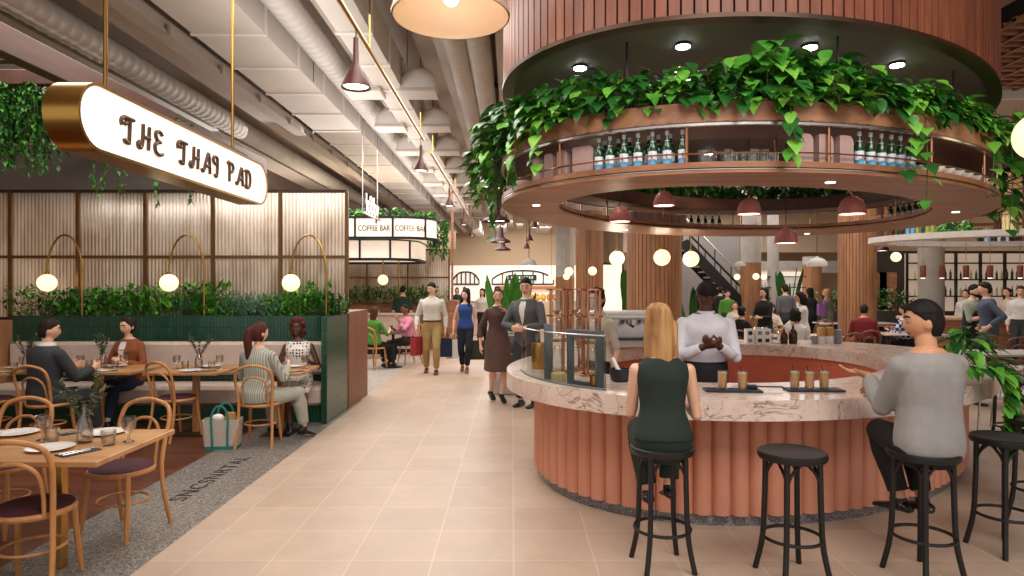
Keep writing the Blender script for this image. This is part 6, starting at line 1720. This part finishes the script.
    if top:
        mb = MB(); inf = top.get('inf', .009); torso(mb, top.get('hem', .12), top.get('neck', 1.02), inf, top.get('flare', .02))
        sl = top.get('sleeve', .93)
        for s in (-1, 1):
            if sl > 0: arm(mb, s, inf * .85, sl)
            if not top.get('strap'): capsule(mb, [N - up * .018 * h - f1 * .006 * h, SHJ[s] - r1 * (s * .012 * h)], [.025 * h + inf * .6, .020 * h + inf * .6])
        gm = remesh(mb, top.get('name', 'shirt'), top['mat'], t, cv, top.get('smooth', 3), .5)
        if top.get('collar'):
            mbc = MB(); big = top.get('inf', .009) > .017; c = N + up * (.016 if big else .007) * h; rr_ = (.044 if big else .040) * h if not fem else .034 * h; rings = []
            for dz, k in ((-.012, 1.15), (.012, 1.0), (.012, .86), (-.012, .95)): rings.append([c + up * (dz * h) + r1 * (rr_ * k * math.cos(2 * PI * j / 20)) + f1 * (rr_ * k * math.sin(2 * PI * j / 20) + .004 * h) for j in range(20)])
            mbc.rings(rings, closed=True).build('collar', top['collar'], gm, True)
        if top.get('front'):                       # open jacket: the shirt shows between the lapels
            mbf = MB(); rows = []
            for s_, wd in ((.96, .022), (.85, .028), (.7, .024), (.5, .014), (.33, .002)):
                c, r, f, rx, ry = tsec(s_); y = ry + inf + .006; rows.append([c + f * y - r * wd * h, c + f * (y + .003), c + f * y + r * wd * h])
            vs = [p for q in rows for p in q]; fs = []
            for i in range(4):
                b = i * 3; fs += [(b, b + 1, b + 4, b + 3), (b + 1, b + 2, b + 5, b + 4)]
            mbf.add(vs, fs).build('shirt_front', top['front'], gm, True)
            for sg in (-1, 1):
                lp = MB(); pts = []
                for s_, wd, w2 in ((.985, .022, .034), (.85, .028, .052), (.72, .024, .05), (.5, .014, .024), (.34, .002, .006)):
                    c, r, f, rx, ry = tsec(s_); y = ry + inf + .009; pts.append((c + f * y + r * sg * wd * h, c + f * (y - .012 * (w2 / .05)) + r * sg * w2 * h))
                vs = [p for q in pts for p in q]; lp.add(vs, [(2 * i, 2 * i + 1, 2 * i + 3, 2 * i + 2) for i in range(4)]).build('lapel', top['mat'], gm, True)
    if shoes:
        mb = MB()
        for s, k in ((-1, 'L'), (1, 'R')):
            q = MB(); foot(q, s, k, .005); remesh(q, 'shoe', SHOE[shoes], t, max(.007, vox * .7), 1, .4)
    info = dict(P=P, N=N, hc=hc, hf=hf, hr=hr, hu=hu, WR=WR, KN=KN, AN=AN, tsec=tsec, h=h, Ls=Ls, up=up, EL=EL, SHJ=SHJ)
    return t, info
def belt(t, I, mat, s=.13, inf=.02):
    c, r, f, rx, ry = I['tsec'](s); rings = []
    for dz, e in ((-.018, inf), (.018, inf), (.018, inf - .012), (-.018, inf - .012)): rings.append([c + I['up'] * dz + r * ((rx + e) * math.cos(2 * PI * j / 28)) + f * ((ry + e) * math.sin(2 * PI * j / 28)) for j in range(28)])
    MB().rings(rings, closed=True).build('belt', mat, t, True)
def apron(t, I, mat, s0=.5, drop=.34, wrap=.75, bib=None, inf=.022):
    mb = MB(); rows = []; h = I['h']
    for k in range(9):
        u = k / 8; z = I['P'].z + s0 * I['Ls'] - u * (s0 * I['Ls'] + drop); c, r, f, rx, ry = I['tsec'](max(-.12, (z - I['P'].z) / I['Ls'])); c = Vector((c.x, c.y, z)); e = inf + .03 * u
        rows.append([c + r * ((rx + e) * math.cos(PI / 2 + wrap * PI * (j / 14 - .5) * 2)) + f * ((ry + e) * math.sin(PI / 2 + wrap * PI * (j / 14 - .5) * 2)) for j in range(15)])
    vs = [p for q in rows for p in q]; fs = [(k * 15 + j, k * 15 + j + 1, k * 15 + j + 16, k * 15 + j + 15) for k in range(8) for j in range(14)]
    mb.add(vs, fs); o = mb.build('apron', mat, t, True); m = o.modifiers.new('s', 'SOLIDIFY'); m.thickness = .006; m.offset = 1
def shopping_bag(name, loc, w, d, h, m, label, rz=0, hm=None):
    t = thing(name, label, 'bag', loc, rz, None)
    MB().rings([[(x, y, 0) for x, y in ((-w / 2, -d / 2), (w / 2, -d / 2), (w / 2, d / 2), (-w / 2, d / 2))], [(x, y, h) for x, y in ((-w / 2, -d / 2), (w / 2, -d / 2), (w / 2, d / 2), (-w / 2, d / 2))], [(x, y, h) for x, y in ((-w / 2 + .004, -d / 2 + .004), (w / 2 - .004, -d / 2 + .004), (w / 2 - .004, d / 2 - .004), (-w / 2 + .004, d / 2 - .004))], [(x, y, .01) for x, y in ((-w / 2 + .004, -d / 2 + .004), (w / 2 - .004, -d / 2 + .004), (w / 2 - .004, d / 2 - .004), (-w / 2 + .004, d / 2 - .004))]]).build('body', m, t)
    for s in (-1, 1): MB().tube([(-w * .22, s * d / 2, h - .02), (-w * .2, s * d / 3, h + .08), (-.02, 0, h + .13), (.02, 0, h + .13), (w * .2, s * d / 3, h + .08), (w * .22, s * d / 2, h - .02)], .004, 6).build('handle', hm or m, t)
    return t
def wpos(loc, rz, v): c, s = math.cos(rz), math.sin(rz); return (loc[0] + v[0] * c - v[1] * s, loc[1] + v[0] * s + v[1] * c, loc[2] + v[2])
TR = lambda m, **k: dict(kind='trousers', mat=m, **k)
C = {n: cloth(n, c) for n, c in (('darkgreen', '#1c2b24'), ('whiteshirt', '#d9d6dd'), ('blacktrousers', '#121214'), ('greysweater', '#9a9796'), ('khaki', '#a98d58'), ('offwhite', '#d8d4cc'), ('blue', '#24488f'), ('navyjeans', '#16192a'), ('browndress', '#5b4039'), ('greysuit', '#5a5a60'), ('charcoal', '#34373c'), ('rust', '#8a4b28'), ('denim', '#1c2742'), ('palestripe', '#a9aa9d'), ('green', '#4f8a2f'), ('pink', '#d98aa6'), ('greentop', '#1c3a30'), ('white', '#e4e1de'), ('red', '#7c1c22'), ('slateblue', '#4a5468'), ('sage', '#a6ada3'), ('greyjacket', '#6b6560'), ('purple', '#8a5a9a'), ('cream', '#d2c4b2'), ('navyapron', '#151a26'), ('orangec', '#b5643a'))}
def patterned(name, a, b, kind, scale):
    t_ = NT(name); v = t_.coord((1, 1, 1))
    if kind == 'dots':
        n = t_.add('ShaderNodeTexVoronoi'); n.inputs['Scale'].default_value = scale; n.inputs['Randomness'].default_value = .25; t_.link(v, n.inputs['Vector']); r = t_.ramp(n.outputs['Distance'], [(.30, b), (.36, a)])
    elif kind == 'check':
        n = t_.add('ShaderNodeTexChecker'); n.inputs['Scale'].default_value = scale; t_.link(v, n.inputs['Vector']); r = t_.ramp(n.outputs['Fac'], [(.3, a), (.7, b)])
    else:
        n = t_.add('ShaderNodeTexWave'); n.inputs['Scale'].default_value = scale; n.bands_direction = 'X'; t_.link(v, n.inputs['Vector']); r = t_.ramp(n.outputs['Fac'], [(.35, a), (.6, b)])
    t_.link(r.outputs['Color'], t_.p.inputs['Base Color']); t_.set(Roughness=.85); return t_.m
C['spots'] = patterned('cloth_spots', '#e2dcd4', '#17130f', 'dots', 26)
C['check'] = patterned('cloth_check', '#c9ced8', '#1d3566', 'check', 14)
C['stripe'] = patterned('cloth_stripe', '#b9b9ad', '#8b8d84', 'wave', 14)
def sit(seat=.46, h=1.7): return (0, 0, seat + .055 * h)

# --- the bar
person('woman with long blond hair in a dark green sleeveless jumpsuit seated at the bar', (.92, 3.98, 0), -.08, 1.70, 'f', 'light', ('long', 'blond'), (0, -.02, .79), (0, .05), .0, (-.55, -.1),
       {'L': (-.13, .30, 1.0), 'R': (.17, .27, .985)}, {'L': (-.22, -.5, -1), 'R': (.25, -.5, -1)}, {'L': (-.05, .30, .25), 'R': (.08, .26, .30)}, {'L': (-.1, 1, .4), 'R': (.1, 1, .4)},
       dict(mat=C['darkgreen'], name='jumpsuit_top', sleeve=0, neck=1.0, hem=-.02, inf=.010), TR(C['darkgreen'], name='jumpsuit_trousers', loose=1.1, flare=.02), 'black', .04, .009, extra={'hair_len': .33, 'front_hair': True}, hand_pose={'L': {'curl': .4}, 'R': {'curl': .5}}, build=1.04)
t, I = person('barman in a white shirt, black cap and black apron looking down behind the counter', (1.70, 5.72, 0), PI - .1, 1.80, 'm', 'dark', ('beanie', 'black'), None, (0, .04), 0, (.12, -.4),
       {'L': (-.05, .28, 1.22), 'R': (.06, .28, 1.21)}, {'L': (-.7, -.3, -1), 'R': (.7, -.3, -1)}, None, None, dict(mat=C['whiteshirt'], name='shirt', collar=C['whiteshirt'], inf=.011, flare=.03, sleeve=.94), TR(C['blacktrousers']), 'black', 0, .010,
       hand_pose={'L': {'dir': (.8, .5, .25), 'palm': (.4, -.3, .8), 'curl': .6}, 'R': {'dir': (-.8, .5, .2), 'palm': (-.4, -.3, .8), 'curl': .6}}, build=1.04)
apron(t, I, C['blacktrousers'], .22, .42, .8)
t, I = person('person in a grey sweater seated at the bar with one palm turned up', (2.47, 3.86, 0), .10, 1.82, 'm', 'tan', ('short', 'black'), (0, -.01, .80), (0, .02), .12, (.95, .06),
       {'L': (-.15, .34, 1.14), 'R': (.02, .36, 1.0)}, {'L': (-.15, -.4, -1), 'R': (.6, -.4, -.8)}, {'L': (.03, .28, .26, .25), 'R': (.15, .24, .27, 0)}, {'L': (.12, 1, .4), 'R': (.25, 1, .4)},
       dict(mat=C['greysweater'], name='sweater', sleeve=.93, inf=.018, hem=-.22, flare=.03, neck=1.0, smooth=4), TR(C['blacktrousers'], loose=1.5), 'black', .02, .009,
       hand_pose={'L': {'dir': (-.95, .25, .2), 'palm': (-.1, -.05, 1), 'curl': .22, 'spread': .5}, 'R': {'curl': .4}}, build=1.06)
# --- aisle
L0, R0 = (-1.60, 13.0, 0), PI + .04
t, I = person('man walking in off-white shirt and khaki trousers with red and navy bags', L0, R0, 1.84, 'm', 'light', ('short', 'black'), None, (0, .02), 0, (-.55, -.08),
       {'L': (-.27, .02, .88), 'R': (.30, .10, .92)}, None, {'L': (-.10, .18, 0), 'R': (.12, -.12, .0)}, None, dict(mat=C['offwhite'], name='shirt', collar=C['offwhite'], inf=.011, sleeve=.95, hem=.08), TR(C['khaki'], loose=1.3), 'brown', 0, .011, build=1.02)
belt(t, I, SHOE['brown'])
for s, m, lb, nm in ((1, cloth('red_bag', '#a32a35'), 'red paper carrier bag in the walking man\'s hand', 'carrier_bag'), (-1, cloth('navy_bag', '#1a2440'), 'navy paper carrier bag in the walking man\'s hand', 'carrier_bag')):
    w = wpos(L0, R0, I['WR'][s]); shopping_bag(nm, (w[0], w[1] - .02, w[2] - .55), .26, .12, .36, m, lb, 1.2 if s > 0 else .2)
L1, R1 = (-.94, 13.15, 0), PI
t, I = person('woman walking in blue sleeveless top and dark jeans with two bags', L1, R1, 1.66, 'f', 'light', ('long', 'black'), None, (0, .02), 0, (-.5, .02),
       {'L': (-.22, .05, .82), 'R': (.24, .05, .84)}, None, {'L': (-.04, .14, 0), 'R': (.07, -.10, 0)}, None, dict(mat=C['blue'], name='top', sleeve=0, neck=.97, hem=-.08, inf=.01), TR(C['navyjeans'], loose=1.2), 'tan', .04, .012, extra={'hair_len': .3, 'front_hair': True})
for s, m, lb in ((1, M['ceramic'], 'white paper carrier bag in the blue-topped woman\'s hand'), (-1, cloth('olive_bag', '#2f3424'), 'dark olive carrier bag in the blue-topped woman\'s hand')):
    w = wpos(L1, R1, I['WR'][s]); shopping_bag('carrier_bag', (w[0], w[1] + .02, w[2] - .56), .30 if s > 0 else .34, .12, .38, m, lb, .5 if s > 0 else .1)
t, I = person('smiling woman in a belted brown dress walking beside the bar', (-.22, 9.7, 0), PI + .35, 1.66, 'f', 'light', ('bun', 'brown'), None, (0, .02), 0, (-.35, 0), {'L': (-.10, .16, 1.34), 'R': (.26, .0, .86)}, {'L': (-.8, -.2, -.6), 'R': (.6, -1, 0)}, {'L': (-.02, .16, 0), 'R': (.05, -.14, 0)}, None,
       dict(mat=C['browndress'], name='dress_top', sleeve=.8, hem=.2, inf=.012), dict(kind='skirt', mat=C['browndress'], name='dress_skirt', len=.28, flare=3.2), 'black', .07, .011)
belt(t, I, C['browndress'], .36, .02)
person('dark-haired man in a grey suit and white shirt standing behind the glass display', (.22, 9.35, 0), PI - .5, 1.88, 'm', 'light', ('short', 'black'), None, (0, .02), 0, (.25, -.1), {'L': (-.08, .26, 1.14), 'R': (.06, .27, 1.14)}, {'L': (-1, -.3, -.3), 'R': (1, -.3, -.3)}, None, None,
       dict(mat=C['greysuit'], name='jacket', sleeve=.94, hem=-.25, inf=.013, front=C['white'], collar=C['white']), TR(C['charcoal'], loose=1.5), 'black', 0, .012, build=1.05)
person('barista with dark hair in a pale top behind the espresso machine', (.92, 6.78, 0), PI - .9, 1.74, 'f', 'light', ('bun', 'dark'), None, (0, .03), 0, (.2, -.15), None, None, None, None, dict(mat=C['cream'], name='top', sleeve=.5, hem=.05), TR(C['blacktrousers']), 'black', 0, .013)
# --- dining room
person('man in a dark grey suit seated at the banquette table with his back turned', (-5.03, 7.02, 0), -.35, 1.78, 'm', 'light', ('short', 'dark'), (0, -.02, .56), (0, .04), 0, (-.55, .0), {'L': (-.16, .36, .80), 'R': (.20, .38, .80)}, {'L': (-.45, -.4, -.9), 'R': (.45, -.4, -.9)}, {'L': (-.12, .44, 0), 'R': (.12, .5, 0)}, None, dict(mat=C['charcoal'], name='jacket', sleeve=.94, hem=-.28, inf=.02, collar=C['white']), TR(C['charcoal'], loose=1.5), 'black', 0, .011, build=1.07)
t, I = person('dark-haired woman in a rust brown jacket and white top seated on the banquette', (-4.88, 8.28, 0), PI - .15, 1.70, 'f', 'light', ('bun', 'dark'), (0, -.02, .56), (0, .03), 0, (-.15, -.03), {'L': (-.15, .26, .79), 'R': (.16, .28, .79)}, {'L': (-.45, -.4, -.9), 'R': (.45, -.4, -.9)}, {'L': (-.12, .5, 0), 'R': (.1, .55, 0)}, None, dict(mat=C['rust'], name='jacket', sleeve=.95, hem=-.1, inf=.018, front=C['white']), TR(C['denim']), 'black', .03, .011)
t, I = person('woman with a dark ponytail in a pale striped suit seated with her back turned', (-2.76, 7.06, 0), -.25, 1.70, 'f', 'light', ('pony', 'auburn'), (0, -.02, .56), (0, .04), 0, (-.35, 0), {'L': (-.18, .30, .82), 'R': (.16, .32, .82)}, {'L': (-.45, -.4, -.9), 'R': (.45, -.4, -.9)}, {'L': (-.1, .42, 0), 'R': (.30, .42, 0, -.5)}, {'R': (.5, 1, 0)}, dict(mat=C['stripe'], name='jacket', sleeve=.95, hem=-.3, inf=.02), TR(C['palestripe'], loose=2), 'black', .05, .011, build=1.04)
person('dark-skinned woman in a white top with black spots seated on the banquette', (-2.70, 8.22, 0), PI + .15, 1.68, 'f', 'dark', ('curly', 'auburn'), (0, -.02, .56), (0, .04), 0, (-.3, 0), {'L': (-.17, .24, .79), 'R': (.17, .24, .79)}, {'L': (-.45, -.4, -.9), 'R': (.45, -.4, -.9)}, {'L': (-.16, .58, 0), 'R': (.0, .62, 0)}, None, dict(mat=C['spots'], name='top', sleeve=0, neck=.98, inf=.01), dict(kind='shorts_skirt', mat=C['spots'], name='skirt'), 'black', .05, .011)
# --- coffee bar
person('woman with long brown hair in a green top seated at the coffee bar table', (-2.88, 13.62, 0), -.5, 1.66, 'f', 'light', ('long', 'brown'), (0, -.02, .56), (0, .03), 0, (-.2, 0), {'L': (-.14, .3, .78), 'R': (.16, .3, .8)}, None, {'L': (-.1, .42, 0), 'R': (.1, .42, 0)}, None, dict(mat=C['green'], name='top', sleeve=.6, hem=-.1, inf=.014), TR(C['blacktrousers']), 'black', 0, .016, face=False, extra={'hair_len': .2})
person('bald-cropped man in a pink shirt resting his chin at the coffee bar table', (-2.34, 14.55, 0), 2.3, 1.75, 'm', 'brown', ('crop', 'black'), (0, -.02, .56), (0, .1), 0, (.1, -.1), {'L': (-.1, .3, 1.0), 'R': (.14, .3, .8)}, {'L': (-.6, .3, -1)}, {'L': (-.1, .42, 0), 'R': (.1, .42, 0)}, None, dict(mat=C['pink'], name='shirt', sleeve=.8, inf=.016), TR(C['blacktrousers']), 'black', 0, .016)
person('man in a dark green top standing behind the coffee counter with his back turned', (-2.9, 17.2, 0), -.1, 1.80, 'm', 'light', ('crop', 'black'), None, (0, .05), 0, (0, -.2), None, None, None, None, dict(mat=C['greentop'], name='top', sleeve=.5, inf=.02), TR(C['charcoal']), 'black', 0, .018, face=False)
for px, Y, rz, H, sx, hr_, tp, bt_, lb in ((482.5, 19.6, PI - .2, 1.72, 'f', ('long', 'black'), 'white', 'blacktrousers', 'woman in a white top and black trousers standing far down the aisle'), (497, 19.9, PI + .6, 1.78, 'f', ('long', 'black'), 'blacktrousers', 'blacktrousers', 'dark-dressed woman standing beside the woman in white far down the aisle'), (457, 27, PI, 1.75, 'f', ('bob', 'auburn'), 'greentop', 'blacktrousers', 'red-haired person in green by the bright shop front'), (464.5, 29, PI, 1.78, 'm', ('short', 'brown'), 'cream', 'navyjeans', 'pale-dressed person by the bright shop front')):
    person(lb, ((px - 512) / F * Y, Y, 0), rz, H, sx, 'light', hr_, None, (0, .02), 0, (0, 0), None, None, None, None, dict(mat=C[tp], name='top', sleeve=.9, inf=.014), TR(C[bt_]), 'black', 0, .02, face=False)
# --- back right, standing and seated
def bp_(px, py_top, H, rz, sex, skin, hr_, tp, bt_, lb, seat=False, Y=None, face=True, hands=None, top=None, head=(0, 0), elb=None, vox=.016, skirt=False):
    hh = H if not seat else .46 + .055 * H + .465 * H
    Y = Y or (EYE - hh) / ((py_top - 288) / F)
    ft = {'L': (-.1, .42, 0), 'R': (.1, .42, 0)} if seat else None
    return person(lb, ((px - 512) / F * Y, Y, 0), rz, H, sex, skin, hr_, (0, -.02, .46 + .055 * H) if seat else None, (0, .05), 0, head, hands or ({'L': (-.15, .3, .8), 'R': (.15, .3, .8)} if seat else None), elb, ft, None, top or dict(mat=C[tp], name='top', sleeve=.92, inf=.016), TR(C[bt_]) if not skirt else dict(kind='skirt', mat=C[bt_], name='skirt', len=.2), 'black', 0, vox, face=face)
bp_(765, 0, 1.74, 2.2, 'f', 'light', ('long', 'black'), 'blacktrousers', 'blacktrousers', 'woman in black standing with a tray among the diners', Y=14.5, hands={'L': (-.1, .34, 1.05), 'R': (.12, .34, 1.05)})
bp_(741, 0, 1.7, -1.0, 'f', 'tan', ('bun', 'black'), 'blacktrousers', 'blacktrousers', 'woman in black seated directly right of the barman', True, Y=13.6, face=False)
bp_(786, 0, 1.84, .1, 'm', 'light', ('short', 'dark'), 'greysuit', 'charcoal', 'man in a grey suit standing with his back turned among the diners', Y=17.0, face=False)
bp_(803, 0, 1.66, 1.3, 'f', 'tan', ('bob', 'black'), 'white', 'white', 'waitress in white leaning over a table', Y=12.4, hands={'L': (-.1, .42, .86), 'R': (.15, .34, .9)})
bp_(796, 0, 1.68, 0, 'f', 'tan', ('curly', 'black'), 'white', 'navyjeans', 'curly-haired woman in white seated in front of the waitress', True, Y=11.9, face=False)
bp_(811, 0, 1.74, .3, 'f', 'brown', ('long', 'black'), 'blacktrousers', 'blacktrousers', 'dark-dressed woman standing behind the waitress', Y=18.5, face=False)
bp_(828, 0, 1.70, .6, 'f', 'light', ('long', 'blond'), 'greyjacket', 'greyjacket', 'blond woman in a grey jacket standing with a purple bag', Y=18.0, face=False)
Yb = 17.6; shopping_bag('shoulder_bag', ((822 - 512) / F * Yb, Yb + .04, .95), .20, .1, .32, C['purple'], 'purple bag on the blond woman in the grey jacket', .2)
bp_(772, 0, 1.62, 2.6, 'f', 'light', ('long', 'brown'), 'cream', 'charcoal', 'woman in cream seated between the standing woman in black and the suited man', True, Y=17.0)
bp_(735, 0, 1.7, 2.8, 'f', 'light', ('bun', 'brown'), 'cream', 'charcoal', 'woman in cream seated behind the dark-haired woman near the staircase', True, Y=18.0)
bp_(727, 0, 1.66, PI, 'm', 'light', ('short', 'dark'), 'green', 'charcoal', 'man in a bright green top by the staircase', Y=20.0)
bp_(720, 0, 1.76, -.6, 'm', 'light', ('short', 'black'), 'blacktrousers', 'blacktrousers', 'man in black at the foot of the staircase', Y=21.0, face=False)
bp_(864, 0, 1.80, -.5, 'm', 'tan', ('crop', 'dark'), 'red', 'blacktrousers', 'man in a dark red top seated below the timber column', True, Y=13.6, face=False)
bp_(906, 0, 1.76, .5, 'm', 'tan', ('short', 'black'), 'check', 'navyjeans', 'man in a blue and white check shirt seated behind the person in grey', True, Y=13.9, face=False)
bp_(966, 0, 1.70, 2.3, 'f', 'light', ('bun', 'brown'), 'white', 'cream', 'woman in white standing at the second bar beside the bartender', Y=15.9)
t, I = bp_(970.5, 0, 1.80, PI + .5, 'm', 'light', ('short', 'black'), 'sage', 'blacktrousers', 'bearded bartender in a sage shirt and dark apron at the second bar', Y=12.6, hands={'L': (-.08, .3, 1.16), 'R': (.1, .32, 1.16)}, top=dict(mat=C['sage'], name='shirt', sleeve=.6, inf=.016))
apron(t, I, C['navyapron'], .62, .42, .7)
capsule(MB(), [I['hc'] + I['hr'] * .055 - I['hu'] * .05, I['hc'] + I['hf'] * .085 - I['hu'] * .095, I['hc'] - I['hr'] * .055 - I['hu'] * .05], [.022, .03, .022]).build('beard', HAIRM['black'], t, True)
bp_(989, 0, 1.84, 1.1, 'm', 'light', ('short', 'dark'), 'slateblue', 'slateblue', 'man in a slate blue suit standing before the bartender with his back turned', Y=11.6, face=False, hands={'L': (-.28, .05, 1.02), 'R': (.34, .02, 1.04)}, top=dict(mat=C['slateblue'], name='jacket', sleeve=.92, hem=-.28, inf=.022))
bp_(1009, 0, 1.74, 1.9, 'f', 'light', ('bun', 'brown'), 'cream', 'cream', 'woman in a pale dress near the right edge of the view', Y=15.3)
bp_(1021, 0, 1.78, 2.4, 'm', 'light', ('short', 'brown'), 'white', 'charcoal', 'man in a white shirt cut by the right edge of the view', Y=14.4)
bp_(890, 0, 1.70, 2.8, 'm', 'light', ('short', 'dark'), 'cream', 'charcoal', 'cream-dressed guest seated beyond the long dark planter', True, Y=19.8)
bp_(911, 0, 1.72, 2.5, 'f', 'light', ('bun', 'brown'), 'cream', 'charcoal', 'guest in cream seated beyond the planter beside the concrete column', True, Y=19.6)
# ------------------------------------------------------------------ lights
WARM = (1, .94, .87)
area('aisle_fill', (-1.0, 4.5, 4.35), 1.2, 130, (0, 0, 0), WARM, 5)  # added fill above the aisle, no fixture of its own; next two alike
area('aisle_fill', (-1.0, 12, 4.35), 1.2, 200, (0, 0, 0), WARM, 8)
area('aisle_fill', (-1.0, 23, 4.35), 2, 300, (0, 0, 0), WARM, 12)
area('dining_fill', (-4.6, 6.2, 4.5), 2.5, 160, (0, 0, 0), WARM, 4)  # fill added over the dining room, not one of its fittings
area('cafe_fill', (-4.5, 14.5, 4.4), 4, 260, (0, 0, 0), WARM, 6)  # added fill above the coffee bar, without a fitting
area('hall_fill', (7, 14, 5.0), 5, 420, (0, 0, 0), WARM, 8)  # this and the next: fills added under the hall ceiling, no fixtures there
area('hall_fill', (8, 24, 5.0), 8, 600, (0, 0, 0), WARM, 8)
area('bar_front_fill', (2.2, 1.2, 4.9), 4.0, 210, (math.radians(28), 0, 0), WARM, 2.0)  # fill added above the near side of the bar, out of view
area('screen_back_fill', (-5.0, 12.6, 3.9), 6, 105, (math.radians(-50), 0, 0), WARM, 2.0)  # lamp added behind the reeded screen to brighten its glass
area('ceiling_fill', (-2.2, 12, 3.9), 1, 110, (PI, 0, 0), WARM, 20)  # upward fill added to brighten the ceiling, no such lamp hangs here
area('far_wall_fill', (.5, 30, 4.6), 4, 300, (math.radians(55), 0, 0), WARM, 1)  # added to brighten the far bulkhead, has no fitting
for px in (617, 662, 691):
    Y = 9.6; point('globe_light', ((px - 512) / F * Y, Y, 2.15), 12, .12)
for gx in (-6.42, -4.74, -3.05): point('arch_globe_light', (gx, 8.84, 1.77), 6, .118)
